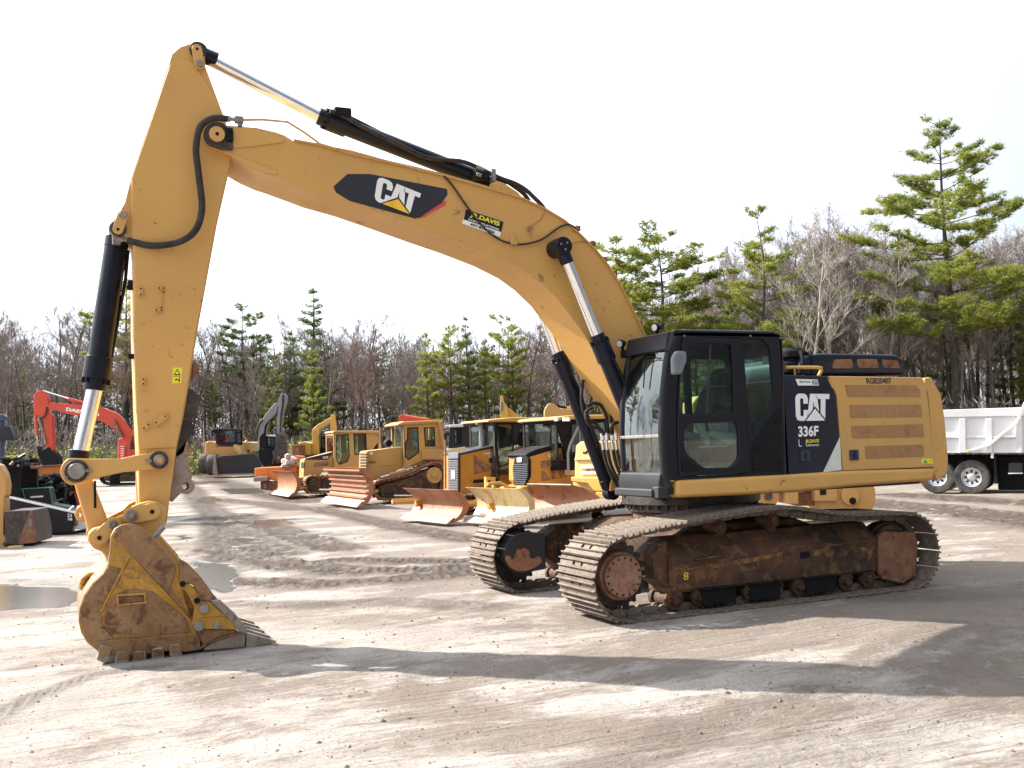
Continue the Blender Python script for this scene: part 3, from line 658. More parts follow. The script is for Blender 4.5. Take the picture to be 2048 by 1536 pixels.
# far wood and undergrowth nobody could count
def mass(name, n, Z0, Z1, H0, H1, mat, wide, seed, px0=-250, px1=2300, w=.03, dense=60, right=True):
    rs = random.Random(seed); mb = MB()
    for _ in range(n):
        px = rs.uniform(px0, px1); Z = rs.uniform(Z0, Z1)
        if right and px > 1150: Z -= 22*min(1, (px-1150)/500)
        x, y, z = ground_at(px, Z); H = rs.uniform(H0, H1)
        base = Vector((x, y, z-.1))
        for k in range(dense):
            t = rs.random()**.8; a = base+Vector((rs.gauss(0, wide*.3), rs.gauss(0, wide*.3), H*t*.85)); d = Vector((rs.gauss(0, .5), rs.gauss(0, .5), rs.uniform(.3, 1.1))).normalized()*H*rs.uniform(.08, .2)
            ribbon(mb, a, a+d, w*rs.uniform(.5, 1.4), rs)
        if H > 4: stick3(mb, base, base+Vector((rs.uniform(-.5, .5), 0, H*.95)), .09, .03)
    o = mb.build(name, mat, None, 0, False, fix=False); o['kind'] = 'stuff'; return o
mass('far_wood', 300, 104, 135, 10.5, 15.5, M['twig'], 3.0, 1, dense=190, w=.035)
mass('far_wood', 160, 104, 125, 9, 13, M['twigr'], 3.0, 2, dense=150, w=.035, px1=1300)
mass('brush', 420, 77, 88, 1.2, 3.2, M['twigl'], 2.4, 3, dense=90, w=.022)
mass('brush', 300, 76, 90, 1.0, 4.5, M['twig'], 2.6, 6, dense=90, w=.03)
def leaves(name, n, Z0, Z1, H0, H1, mat, seed, px0, px1, s=.13, dense=150):
    rs = random.Random(seed); mb = MB()
    for _ in range(n):
        px = rs.uniform(px0, px1); Z = rs.uniform(Z0, Z1)
        if px > 1150: Z -= 22*min(1, (px-1150)/500)
        x, y, z = ground_at(px, Z); H = rs.uniform(H0, H1)
        for k in range(dense):
            c = Vector((x+rs.gauss(0, .9), y+rs.gauss(0, .9), z+H*rs.random())); a = Vector((rs.gauss(0, 1), rs.gauss(0, 1), rs.gauss(0, 1))).normalized()*s; b = a.cross(Vector((rs.gauss(0, 1), rs.gauss(0, 1), rs.gauss(0, 1)))).normalized()*s*.6
            k0 = len(mb.v); mb.v += [tuple(c-a), tuple(c+b), tuple(c+a), tuple(c-b)]; mb.f.append((k0, k0+1, k0+2, k0+3))
    o = mb.build(name, mat, None, 0, False, fix=False); o['kind'] = 'stuff'
leaves('undergrowth', 120, 76, 84, .8, 2.6, M['needles'], 4, -150, 700)
leaves('undergrowth', 130, 78, 92, .8, 3.4, M['needlesd'], 5, 600, 2250)
# ---------------------------------------------------------------- the large excavator
EX = thing('excavator', 'large yellow and black tracked excavator with its raised boom filling the foreground', 'excavator')
def px_side(pts, y): return W0.side(pts, y)
def v3(xz, y): return Vector((xz[0], y, xz[1]))
# --- tracks
def make_shoe():
    mb = MB()
    for a, b in ((-.44, -.13), (-.07, .07), (.13, .44)): mb.box((-.102, a, 0), (.102, b, .016))
    for a, b in ((-.13, -.07), (.07, .13)):
        mb.box((-.102, a, 0), (.015, b, .016)); mb.box((.06, a, 0), (.102, b, .016))
    for x in (-.09, -.012, .07):
        mb.prism([(x-.013, .016), (x+.013, .016), (x+.006, .046), (x-.006, .046)], -.445, .445, 'y')
    for y in (-.085, .085):
        mb.prism([(-.115, -.045), (-.09, -.085), (.06, -.085), (.115, -.05), (.09, -.002), (-.09, -.002)], y-.022, y+.022, 'y')
        for x in (-.045, .035):
            mb.cyl((x, y+.06*(1 if y > 0 else -1), -.02), (x, y+.06*(1 if y > 0 else -1), 0.0), .014, n=6)
    mb.cyl((.105, -.12, -.05), (.105, .12, -.05), .022, n=8)
    return mb
def track_path():
    c = (2.03, .49); c2 = (-2.03, .49); R = .455; p = []
    for k in range(0, 19): a = -math.pi/2+math.pi*k/18; p.append((c[0]+R*math.cos(a), c[1]+R*math.sin(a)))
    p += [(1.58, 1.015), (.95, 1.075), (.56, 1.105), (.2, 1.132), (-.05, 1.135), (-.3, 1.115), (-.62, 1.06), (-1.07, .995), (-1.55, .975), (-1.8, .965)]
    for k in range(0, 19): a = math.pi/2+math.pi*k/18; p.append((c2[0]+R*math.cos(a), c2[1]+R*math.sin(a)))
    return p
def resample(p, n):
    p = p+[p[0]]; L = [0]
    for a, b in zip(p[:-1], p[1:]): L.append(L[-1]+math.hypot(b[0]-a[0], b[1]-a[1]))
    out = []
    for k in range(n):
        s = L[-1]*k/n; i = max(j for j in range(len(L)-1) if L[j] <= s); t = (s-L[i])/(L[i+1]-L[i])
        out.append((p[i][0]+(p[i+1][0]-p[i][0])*t, p[i][1]+(p[i+1][1]-p[i][1])*t))
    return out
shoe_bm = make_shoe(); shoe0 = shoe_bm.build('track_shoe', M['shoe'], None, .004, True, 1)
shoe_mesh = shoe0.data; COL.objects.unlink(shoe0)
PATH = resample(track_path(), 52)
def make_track(side):
    yc = 1.403*side; s = side; near = side > 0
    mb = MB()   # side frame, box section with a sloping top
    prof = [(yc-.24, .24), (yc+.21*s, .24), (yc+.23*s, .28), (yc+.23*s, .66), (yc+.02*s, .86), (yc-.2*s, .86)] if near else [(yc-.23, .24), (yc+.23, .24), (yc+.23, .66), (yc+.1, .86), (yc-.1, .86), (yc-.23, .66)]
    mb.prism(prof, -1.66, 1.42, 'x')
    if near: mb.prism([(yc+.23, .27), (yc+.245, .27), (yc+.245, .655), (yc+.23, .665)], -1.60, 1.40, 'x')
    # raised step near the sprocket end
    mb.prism([(1.42, .3), (1.6, .42), (1.62, .7), (1.42, .84)], yc-.2, yc+.2, 'y')
    fr = mb.build('track', M['brown'], EX, .012)
    lab(fr, 'near crawler track, rusty brown frame with patches of old yellow paint' if near else 'far crawler track with a dark guard over its travel motor')
    for k, p in enumerate(PATH):
        a, b = PATH[k-1], PATH[(k+1) % 52]; t = Vector((b[0]-a[0], 0, b[1]-a[1])).normalized()
        n = Vector((t.z, 0, -t.x))     # outwards: path runs counter-clockwise seen from +y... checked below
        cc = Vector((p[0], 0, p[1]-.55));
        if n.dot(Vector((p[0]*.12, 0, p[1]-.55))) < 0: n = -n
        y = n.cross(t)
        o = bpy.data.objects.new('track_shoe', shoe_mesh); COL.objects.link(o); o.parent = fr
        o.modifiers.new('bevel', 'BEVEL').width = .003
        mm = Matrix(((t.x, y.x, n.x, p[0]), (t.y, y.y, n.y, yc), (t.z, y.z, n.z, p[1]-.012), (0, 0, 0, 1)))
        o.matrix_local = mm
    # sprocket wheel
    mb = MB(); n = 21; prof = []
    for k in range(n*4):
        r = (.36, .40, .40, .36)[k % 4]; a = 2*math.pi*(k+.5)/(n*4); prof.append((2.02+r*math.cos(a), .48+r*math.sin(a)))
    mb.prism(prof, yc-.045, yc+.045, 'y'); mb.build('sprocket', M['dsteel'], fr, .004)
    mb = MB(); yh = yc+.2*s
    mb.cyl((2.0, yc, .48), (2.0, yc+.14*s, .48), .29, .27, 36)
    mb.cyl((2.0, yc+.14*s, .48), (2.0, yh, .48), .245, .235, 36)
    h = mb.build('hub', M['hub'], fr, .008)
    for k in range(16): a = 2*math.pi*k/16+.1; mb = MB(); mb.cyl((2.0+.205*math.cos(a), yh, .48+.205*math.sin(a)), (2.0+.205*math.cos(a), yh+.014*s, .48+.205*math.sin(a)), .015, n=6); mb.build('bolt', M['dsteel'], fr, .002)
    # idler
    mb = MB(); mb.cyl((-2.0, yc-.09, .48), (-2.0, yc+.09, .48), .36, n=36); mb.cyl((-2.0, yc-.15, .48), (-2.0, yc+.15, .48), .33, n=36)
    mb.build('idler', M['dsteel'], fr, .01)
    mb = MB(); pl = px_side([(1752,1070),(1762,1062),(1826,1064),(1830,1085),(1826,1150),(1800,1166),(1760,1158),(1752,1140)], 1.6)
    mb.prism(pl, yc+.17*s, yc+.25*s, 'y'); mb.build('idler_yoke', M['rustp'], fr, .012)
    # rollers with guards
    for k in range(9):
        x = 1.35-k*.36; mb = MB()
        mb.cyl((x, yc-.19, .16), (x, yc+.19, .16), .085, n=18); mb.cyl((x, yc-.2, .16), (x, yc-.13, .16), .11, n=18); mb.cyl((x, yc+.13, .16), (x, yc+.2, .16), .11, n=18)
        mb.box((x-.09, yc+.2*s-.02, .14), (x+.09, yc+.2*s+.02, .25)); mb.cyl((x, yc+.2*s, .16), (x, yc+.245*s, .16), .05, n=14)
        for q in (-.065, .065): mb.cyl((x+q, yc+.21*s, .2), (x+q, yc+.25*s, .2), .016, n=6)
        mb.build('track_roller', M['brown'], fr, .006)
    for x0, x1 in ((.55, 1.0), (-.1, .32), (-.95, -.5)):
        mb = MB(); mb.prism([(x0, .07), (x1, .07), (x1+.02, .25), (x0-.02, .25)], yc+.235*s, yc+.262*s, 'y')
        mb.prism([(x0-.02, .25), (x1+.02, .25), (x1+.02, .27), (x0-.02, .27)], yc+.2*s, yc+.29*s, 'y'); mb.build('roller_guard', M['matt'], fr, .006)
    for x in (.62, -.15):
        z = 1.02-.03*(x > .3); mb = MB(); mb.cyl((x, yc-.12, z-.05), (x, yc+.14*s, z-.05), .085, n=20); mb.cyl((x, yc+.14*s, z-.05), (x, yc+.17*s, z-.05), .06, n=20)
        mb.prism([(x-.16, .70), (x-.02, .70), (x+.05, z-.05), (x-.05, z-.02)], yc-.03, yc+.05*s, 'y'); mb.build('carrier_roller', M['brown'], fr, .006)
    if near:
        # hand bars, square opening, number
        for a, b in (((1388,1119),(1444,1110)), ((1664,1090),(1707,1084))):
            mb = MB(); A, B = W0.S(*a, yc+.25), W0.S(*b, yc+.25); mb.tube([A, A+Vector((0, .05, 0)), B+Vector((0, .05, 0)), B], .016, 8); mb.build('step_bar', M['brown'], fr)
        mb = MB(); mb.prism(px_side([(1600,1105),(1619,1102),(1620,1115),(1601,1118)], yc+.246), yc+.2, yc+.249, 'y'); mb.build('lightening_hole', M['matt'], fr)
        for q in ([(1338,1144),(1345,1137),(1375,1137),(1420,1128),(1450,1128),(1480,1118),(1520,1112),(1565,1104),(1562,1112),(1530,1119),(1480,1130),(1440,1135),(1390,1139),(1362,1142),(1352,1152),(1350,1164),(1362,1173),(1340,1171)], [(1715,1095),(1728,1094),(1742,1102),(1744,1112),(1735,1124),(1738,1108)], [(1625,1100),(1650,1098),(1640,1110),(1628,1112)]): plate('paint_patch', px_side(q, yc+.246), [], yc+.244, yc+.2475, M['yellow_patch'], fr, bevel=0)
        decal('painted_number', W0, [(1367,1161),(1377,1159),(1377,1144),(1367,1145)], yc+.250, M['dtri'], fr, text='8', bold=.0)
    else:
        # inner side of the travel motor guard, seen through the ring
        mb = MB(); yi = yc+.47; c = W0.S(1046, 1106, yi); pl = []
        for k in range(15): a = R_(90+180*k/14); pl.append((c.x-.27*math.cos(a), c.z+.27*math.sin(a)))
        pl = [(c.x+.27*math.sin(math.pi*k/14), c.z+.27*math.cos(math.pi*k/14)) for k in range(15)]+[(c.x-.34, c.z-.24), (c.x-.34, c.z+.24)]
        mb.prism(pl, yc+.2, yi, 'y'); mb.build('motor_guard', M['dgrey'], fr, .012)
        mb = MB(); pl = rounded(px_side([(920+x*.2344, 980+y*.2344) for x, y in [(378,585),(400,555),(430,565),(452,600),(468,560),(490,500),(515,515),(550,488),(592,520),(592,575),(622,590),(672,560),(700,590),(690,630),(620,670),(560,692),(480,690),(420,650)]], yi), .03)
        mb.prism(pl, yi, yi+.003, 'y'); mb.build('rust_patch', M['rust'], fr)
    return fr
TR_N = make_track(1); TR_F = make_track(-1)
mb = MB(); mb.prism([(1.05, .5), (.7, .42), (-.7, .42), (-1.05, .5), (-1.1, .82), (-.75, .95), (.75, .95), (1.1, .82)], -1.22, 1.22, 'y')
mb.box((.5, -1.25, .38), (1.0, 1.25, .8)); mb.box((-1.0, -1.25, .38), (-.5, 1.25, .8)); mb.cyl((0, 0, .9), (0, 0, 1.06), .80, n=40)
mb.build('undercarriage_frame', M['brown'], EX, .02)
mb = MB(); mb.cyl((0, 0, 1.06), (0, 0, 1.16), .84, n=48); mb.cyl((0, 0, 1.16), (0, 0, 1.30), .92, n=48)
for k in range(40): a = 2*math.pi*k/40; mb.cyl((.87*math.cos(a), .87*math.sin(a), 1.10), (.87*math.cos(a), .87*math.sin(a), 1.165), .02, n=6)
mb.build('slew_ring', M['dsteel'], EX, .006)
# --- upper structure
mb = MB(); mb.prism([(-2.6,-1.5),(.35,-1.5),(.4,-.66),(.72,-.66),(.72,.58),(1.22,.62),(1.22,1.5),(-2.6,1.5)], 1.30, 1.46, "z"); mb.build('platform', M['dgrey'], EX, .02)
Y0 = 1.6
sk = px_side([(1351,960),(1352,996),(1470,991),(1600,984),(1707,973),(1811,965),(1866,961),(1871,936),(1684,941),(1540,950)], Y0)
mb = MB(); mb.prism(sk, 1.42, Y0+.02, 'y'); mb.build('deck_skirt', M['yellow'], EX, .05, True, 4)
mb = MB(); mb.prism([(max(-9, min(x, .3)), z) for x, z in sk], -1.55, -1.38, 'y'); mb.build('deck_skirt', M['yellow'], EX, .04)
def shifted(pl, d): return [(x+d[0], z+d[1]) for x, z in pl]
# engine compartment core (kept just inside the panels)
zt = 2.70
mb = MB(); mb.prism([(-2.62, 1.4), (-2.62, 2.68), (-.40, 2.70), (-.40, 1.4)], .35, 1.45, 'y'); mb.prism([(-2.60, 1.4), (-2.60, 2.66), (-1.3, 2.68), (-1.3, 1.4)], -1.43, .34, 'y'); mb.prism([(-1.29, 1.4), (-1.29, 1.95), (-.42, 1.95), (-.42, 1.4)], -1.43, .34, 'y'); mb.build('engine_housing', M['dgrey'], EX, .04)
mb = MB(); mb.prism([(-2.61, 1.41), (-2.61, 2.69), (-.42, 2.71), (-.42, 1.41)], 1.40, 1.46, 'y'); mb.build('housing_side', M['yellow'], EX, .01)
def panel(name, pts, mat, y=Y0, chamf=.16, zc=2.56):
    """side panel whose top band leans inwards"""
    pl = px_side(pts, y); o = plate(name, pl, [], y-.05, y, mat, EX, bevel=.012)
    bm = bmesh.new(); bm.from_mesh(o.data)
    for zz in (zc,):
        bmesh.ops.bisect_plane(bm, geom=bm.verts[:]+bm.edges[:]+bm.faces[:], plane_co=(0, 0, zz), plane_no=(0, 0, 1))
    for v in bm.verts:
        pass
    bm.to_mesh(o.data); bm.free(); return o
blk = [(1569,950),(1684,941),(1672,790),(1654,752),(1567,750)]
P1 = panel('side_panel', blk, M['navy']); lab(P1, 'black side panel with white lettering behind the cab')
yl = [(1686,941),(1870,934),(1857,784),(1845,755),(1657,752),(1674,790)]
P2 = panel('side_panel', yl, M['yellow2']); lab(P2, 'yellow engine side panel with four brown grilles')
for g in ([(1689,770),(1832,770),(1840,780),(1841,794),(1695,794)], [(1698,810),(1842,809),(1844,834),(1700,836)], [(1701,852),(1846,848),(1848,874),(1704,877)], [(1729,892),(1847,889),(1848,913),(1731,918)]):
    pl = rounded(px_side(g, Y0), .02); zz = sum(p[1] for p in pl)/len(pl)
    lean = max(0, zz-2.56)*.9
    o = plate('grille', pl, [], Y0-.012, Y0+.004, M['grille'], P2, bevel=.002)
    if zz > 2.5:
        pass
for par, q in ((P1, [(1600,901),(1619,900),(1620,922),(1601,923)]), (P2, [(1698,900),(1716,899),(1717,920),(1699,921)])):
    pl = px_side(q, Y0); o = plate('latch', rounded(pl, .012), [], Y0-.002, Y0+.012, M['handle'], par, bevel=.004)
    (x0, z0), (x1, z1) = pl[0], pl[2]; cx = (x0+x1)/2; cz = (z0+z1)/2
    mb = MB(); mb.cbox((cx-.01, Y0+.017, cz), (.035, .018, .085)); mb.cyl((cx+.032, Y0+.008, cz), (cx+.032, Y0+.018, cz), .009, n=10); mb.build('latch_handle', M['black'], par, .004)
# counterweight
cw = px_side([(1848,755),(1862,754),(1882,788),(1890,838),(1897,920),(1894,949),(1873,963),(1800,967),(1800,945),(1871,937),(1858,784)], Y0)
prof = [(-2.50, 1.36), (-3.02, 1.36), (-3.12, 1.44), (-3.15, 1.60), (-3.09, 2.1), (-3.0, 2.5), (-2.86, 2.70), (-2.50, 2.74)]
mb = MB(); nS = 12
ring = []
for k in range(nS+1):
    u = -1+2*k/nS; y = Y0*u; fac = math.sqrt(max(0, 1-(abs(u)**2.6)*.30)); ring.append((y, fac))
x0 = [p[0] for p in cw]; xm = min(x0)
prof = [(p[0], p[1]) for p in px_side([(1866,937),(1872,963),(1894,950),(1897,920),(1890,838),(1882,788),(1862,754),(1848,755)], Y0)]
vs = []
for y, fac in ring:
    for (x, z) in prof: vs.append((-2.55+(x+2.55)*1.0-(.42*(fac-ring[0][1])/(1-ring[0][1]) if x < -2.55 else 0), y, z))
n = len(prof); fs = []
for k in range(nS):
    for j in range(n): fs.append((k*n+j, k*n+(j+1) % n, (k+1)*n+(j+1) % n, (k+1)*n+j))
fs += [tuple(range(n)), tuple(range(nS*n+n-1, nS*n-1, -1))]
mb.add(vs, fs); CWT = mb.build('counterweight', M['yellow'], EX, .03, True, 3)
mb = MB(); mb.box((-2.75, -1.5, 1.30), (-2.2, 1.5, 1.5)); mb.build('counterweight_base', M['yellow'], EX, .03)
# writing on the panels
yy = Y0+.003
decal('emblem', W0, [(1592,842),(1658,841),(1659,788),(1590,787)], yy, M['dwhite'], P1, polys=LOGO)
decal('emblem', W0, [(1592,842),(1658,841),(1659,788),(1590,787)], yy+.002, M['dblack'], P1, polys=[[(.24, -.03), (.58, .53), (.95, -.03)]])
decal('emblem', W0, [(1592,842),(1658,841),(1659,788),(1590,787)], yy+.004, M['dwhite'], P1, polys=[[(.3, 0), (.58, .45), (.88, 0)]])
decal('lettering', W0, [(1597,874),(1637,872),(1637,851),(1596,852)], yy, M['dwhite'], P1, text='336F', bold=.035)
decal('lettering', W0, [(1598,893),(1604,893),(1603,878),(1597,879)], yy, M['dwhite'], P1, text='L', bold=-.01)
decal('sticker', W0, [(1611,888),(1638,887),(1638,878),(1611,879)], yy, M['dyel'], P1, text='JR.DAVIS', bold=.03)
decal('sticker', W0, [(1612,893),(1638,892),(1638,888),(1612,889)], yy, M['dwhite'], P1, text='CONSTRUCTION', bold=.02)
decal('stripe', W0, [(1645,945),(1684,942),(1684,872),(1645,872)], yy, M['dsilver'], P1, polys=[[(.02, .0), (.98, .03), (.90, .99)]])
decal('sticker', W0, [(1596,771),(1638,771),(1635,759),(1591,758)], yy, M['dwhite'], P1, polys=[[(0, 0), (1, 0), (1, 1), (0, 1)]])
decal('sticker', W0, [(1600,767),(1622,767),(1621,761),(1599,761)], yy+.002, M['dblack'], P1, text='Ring Power', bold=.02)
decal('sticker', W0, [(1625,769),(1636,769),(1634,761),(1624,761)], yy+.002, M['dblack'], P1, polys=[[(0, 0), (1, 0), (1, 1), (0, 1)]])
decal('sticker', W0, [(1626,768),(1635,768),(1633,762),(1625,762)], yy+.004, M['dwhite'], P1, text='CAT', bold=.03)
decal('lettering', W0, [(1734,768),(1784,767),(1782,755),(1732,756)], yy, M['dsteel'], P2, text='RGB20407', bold=.03)
decal('sticker', W0, [(1843,927),(1866,927),(1865,917),(1843,917)], yy, M['dyel'], P2, polys=[[(0, 0), (1, 0), (1, 1), (0, 1)]])
decal('sticker', W0, [(1847,926),(1855,926),(1855,918),(1847,918)], yy+.002, M['green'], P2, polys=[[(0, 0), (1, 0), (.5, 1)]])
decal('sticker', W0, [(1858,923),(1863,923),(1863,920),(1858,920)], yy+.002, M['dblack'], P2, text='-1', bold=.03)
# hood with amber grilles, precleaner, rail
hy = 1.12
hp = rounded(px_side([(1600,752),(1601,722),(1610,711),(1640,706),(1797,709),(1809,722),(1817,750)], hy), .10, 5)
mb = MB(); mb.prism(hp, -.75, hy, 'y'); HOOD = mb.build('engine_hood', M['navy'], EX, .09, True, 5)
for q in ([(1664,737),(1706,737),(1703,718),(1668,719)], [(1716,736),(1758,736),(1753,718),(1713,718)], [(1767,736),(1800,737),(1795,721),(1763,719)]):
    plate('hood_grille', rounded(px_side(q, hy), .03), [], hy-.005, hy+.006, M['rustp'], HOOD, bevel=.002)
for px in (1607, 1625):
    mb = MB(); A = W0.S(px, 752, hy); mb.box((A.x-.012, .3, A.z), (A.x+.012, hy+.012, A.z+.33)); mb.build('hood_seam', M['matt'], HOOD, .004)
mb = MB(); c = W0.S(1583, 745, .85); mb.ringcyl([(0, .32), (.15, .32), (.2, .27), (.21, .2), (.17, .18), (.17, .14), (.21, .12), (.21, .0), (.16, -.06), (.16, -.2), (0, -.2)], (c.x, c.y, c.z), 'z', 28); mb.build('air_precleaner', M['matt'], EX)
mb = MB(); mb.tube([W0.S(x, y, 1.45) for x, y in ((1571,735),(1636,735),(1642,738),(1642,742),(1637,752))], .022, 10, 4)
mb.tube([W0.S(1590, 750, 1.45), W0.S(1589, 736, 1.45)], .012, 8); mb.build('handrail', M['yelbr'], EX)
# --- cab
CAB = MB(); CAB.box((-.30, .62, 1.36), (1.36, 1.56, 1.44)); CABO = CAB.build('cab', M['black'], EX, .02)
def front_x(z):    # the cab's bowed front, seen from the side
    pts = [(1.36, 1.40), (1.5, 1.42), (2.1, 1.43), (2.45, 1.40), (2.9, 1.32), (3.22, 1.22)]
    for (a, xa), (b, xb) in zip(pts[:-1], pts[1:]):
        if z <= b: return xa+(xb-xa)*(max(z, a)-a)/(b-a)
    return pts[-1][1]
yc_ = 1.60
outer = px_side([(1351,961),(1336,958),(1333,905),(1334,850),(1337,780),(1343,700),(1346,662),(1352,659),(1556,666),(1564,672),(1567,760),(1569,950),(1497,951)], yc_)
door_o = px_side([(1357,955),(1352,880),(1352,800),(1358,720),(1363,674),(1370,671),(1479,675),(1483,680),(1490,760),(1499,948),(1430,953)], yc_)
wu = rounded(px_side([(1358,828),(1360,760),(1368,700),(1374,687),(1461,688),(1465,740),(1467,828)], yc_), .05)
wl = rounded(px_side([(1376,847),(1468,844),(1476,852),(1479,915),(1463,935),(1407,936),(1370,905),(1367,870)], yc_), .06)
wr = rounded(px_side([(1485,676),(1525,678),(1540,694),(1548,790),(1504,875)], yc_), .04)
plate('cab_side_frame', outer, [inset(door_o, .012), wr], yc_-.055, yc_, M['black'], CABO, bevel=.012)
DOOR = plate('door', inset(door_o, .02), [wu, wl], yc_-.04, yc_+.014, M['black'], CABO, bevel=.010)
def pane(name, poly, y, par, mat='glass'):
    mb = MB(); mb.add([(x, y, z) for x, z in poly], [tuple(range(len(poly)))]); return mb.build(name, M[mat], par, 0, False)
pane('window', inset(wu, -.01), yc_-.02, CABO); pane('window', inset(wl, -.01), yc_-.02, CABO); pane('window', inset(wr, -.01), yc_-.03, CABO)
# sliding sash post and door handle recess
mb = MB(); A, B = W0.S(1421, 688, yc_-.02), W0.S(1413, 828, yc_-.02); mb.tube([A, B], .013, 6); mb.build('sash_bar', M['black'], CABO)
o = plate('vent_panel', rounded(px_side([(1504,890),(1558,812),(1563,820),(1565,940),(1504,945)], yc_), .03), [], yc_, yc_+.012, M['matt'], CABO, bevel=.005)
plate('door_handle', rounded(px_side([(1360,918),(1372,918),(1398,938),(1392,942),(1362,943)], yc_), .01), [], yc_+.014, yc_+.03, M['matt'], CABO, bevel=.005)
for q in ((1368,672),(1560,676),(1500,672),(1515,942)):
    mb = MB(); p = W0.S(*q, yc_); mb.cyl(p, p+Vector((0, .012, 0)), .013, n=10); mb.build('bolt', M['steel'], CABO)
# far side, roof, rear and front frames
far_o = [(p[0], p[1]) for p in outer]
plate('cab_side_frame', far_o, [rounded([(1.15, 1.75), (1.05, 3.02), (.45, 3.02), (.42, 1.75)], .06), rounded([(.34, 1.75), (.34, 3.02), (-.2, 3.02), (-.2, 1.75)], .06)], .60, .655, M['black'], CABO, bevel=.01)
pane('window', [(1.17, 1.73), (1.07, 3.04), (.43, 3.04), (.40, 1.73)], .63, CABO); pane('window', [(.36, 1.73), (.36, 3.04), (-.22, 3.04), (-.22, 1.73)], .63, CABO)
mb = MB(); mb.prism([(1.26, 3.17), (1.20, 3.27), (1.0, 3.29), (-.25, 3.29), (-.37, 3.26), (-.40, 3.17)], .60, 1.60, 'y'); mb.build('cab_roof', M['black'], CABO, .04, True, 3)
plate('cab_rear_frame', [(.6, 1.4), (1.6, 1.4), (1.6, 3.2), (.6, 3.2)], [rounded([(.72, 2.2), (1.48, 2.2), (1.48, 3.0), (.72, 3.0)], .08)], -.38, -.33, M['black'], CABO, 'x', .01)
mb = MB(); mb.add([(-.35, .7, 2.15), (-.35, 1.5, 2.15), (-.35, 1.5, 3.05), (-.35, .7, 3.05)], [(0, 1, 2, 3)]); mb.build('window', M['glass'], CABO, 0, False)
# front: pillars follow the bow
zs = [1.44+i*(3.2-1.44)/14 for i in range(15)]
for y, r in ((1.555, .055), (.635, .045)):
    mb = MB(); mb.tube([(front_x(z)-.05, y, z) for z in zs], r, 12); mb.build('cab_pillar', M['black'], CABO)
mb = MB(); mb.prism([(1.20, 3.06), (1.295, 3.05), (1.25, 3.26), (1.12, 3.28)], .62, 1.56, 'y'); mb.build('cab_header', M['black'], CABO, .02)
mb = MB(); mb.prism([(1.30, 1.36), (1.46, 1.36), (1.47, 1.50), (1.44, 1.62), (1.34, 1.62)], .62, 1.57, 'y'); mb.build('cab_sill', M['black'], CABO, .03)
mb = MB(); mb.box((1.43, .63, 1.335), (1.53, 1.50, 1.43)); mb.box((1.36, 1.46, 1.32), (1.5, 1.6, 1.46)); mb.build('front_step', M['dgrey'], CABO, .02)
def ws(z0, z1, name):
    mb = MB(); n = 10
    for i in range(n+1):
        z = z0+(z1-z0)*i/n; x = front_x(z)-.012
        for k in range(7): u = k/6; mb.v.append((x+.025*math.sin(math.pi*u)-.025, .67+.86*u, z))
    for i in range(n):
        for k in range(6): a = i*7+k; mb.f.append((a, a+1, a+8, a+7))
    return mb.build(name, M['glassw'], CABO, 0, True)
ws(1.62, 2.03, 'windshield'); ws(2.05, 3.07, 'windshield')
mb = MB(); mb.box((front_x(2.04)-.03, .66, 2.025), (front_x(2.04)+.004, 1.54, 2.06)); mb.build('windshield_bar', M['steel'], CABO, .005)
mb = MB(); mb.tube([(front_x(3.0)+.03, 1.50, 2.95), (front_x(2.97)+.05, 1.25, 2.99), (front_x(2.97)+.05, 1.2, 2.97)], .008, 6); mb.tube([(front_x(2.95)+.045, 1.2, 2.97), (front_x(2.7)+.045, 1.21, 2.62)], .008, 6)
mb.build('wiper', M['matt'], CABO)
# interior
mb = MB(); mb.box((.05, .82, 1.72), (.58, 1.32, 1.88)); 
mb.build('seat', M['seat'], CABO, .04, True, 3)
mb = MB(); mb.box((.1, .9, 1.45), (.5, 1.25, 1.72)); mb.prism([(.35, 1.9), (.62, 2.02), (.60, 2.10), (.1, 2.02), (.1, 1.9)], 1.30, 1.42, 'y'); mb.prism([(.35, 1.9), (.62, 2.02), (.60, 2.10), (.1, 2.02), (.1, 1.9)], .72, .84, 'y')
mb.prism([(.85, 1.45), (1.05, 1.45), (.95, 1.95), (.78, 2.0)], .98, 1.16, 'y'); mb.build('console', M['plas'], CABO, .03)
mb = MB()
for y in (.9, 1.2):
    mb.tube([(1.1, y, 1.48), (1.08, y, 1.75), (1.0, y, 1.95), (.99, y, 2.08)], .014, 6); mb.box((1.06, y-.06, 1.46), (1.25, y+.06, 1.5))
mb.tube([(.62, 1.36, 2.08), (.64, 1.36, 2.22)], .02, 8); mb.tube([(.62, .78, 2.08), (.64, .78, 2.22)], .02, 8); mb.build('control_lever', M['matt'], CABO)
mb = MB(); mb.box((1.14, .67, 1.72), (1.26, .84, 2.35)); mb.build('monitor', M['matt'], CABO, .02)
ZC = lambda pts: [(1060+x*.27342, 620+y*.27342) for x, y in pts]
mb = MB(); mb.prism(px_side(ZC([(1232,828),(1398,826),(1395,885),(1432,985),(1400,1000),(1360,900),(1330,900),(1310,1000),(1282,960)]), 1.36), 1.28, 1.36, 'y'); mb.build('armrest_console', M['plas'], CABO, .02)
mb = MB(); mb.prism(px_side(ZC([(1358,545),(1412,425),(1478,415),(1484,545)]), 1.15), .92, 1.15, 'y'); mb.build('headrest', M['seat'], CABO, .03)
mb = MB(); mb.prism(px_side(ZC([(1350,600),(1370,560),(1490,560),(1500,760),(1300,800)]), 1.2), .84, 1.2, 'y'); mb.build('seat_back', M['seat'], CABO, .05)
mb = MB(); mb.tube([W0.S(*p, 1.32) for p in ZC([(1345,700),(1420,720),(1500,715)])], .025, 8); mb.build('armrest', M['matt'], CABO)
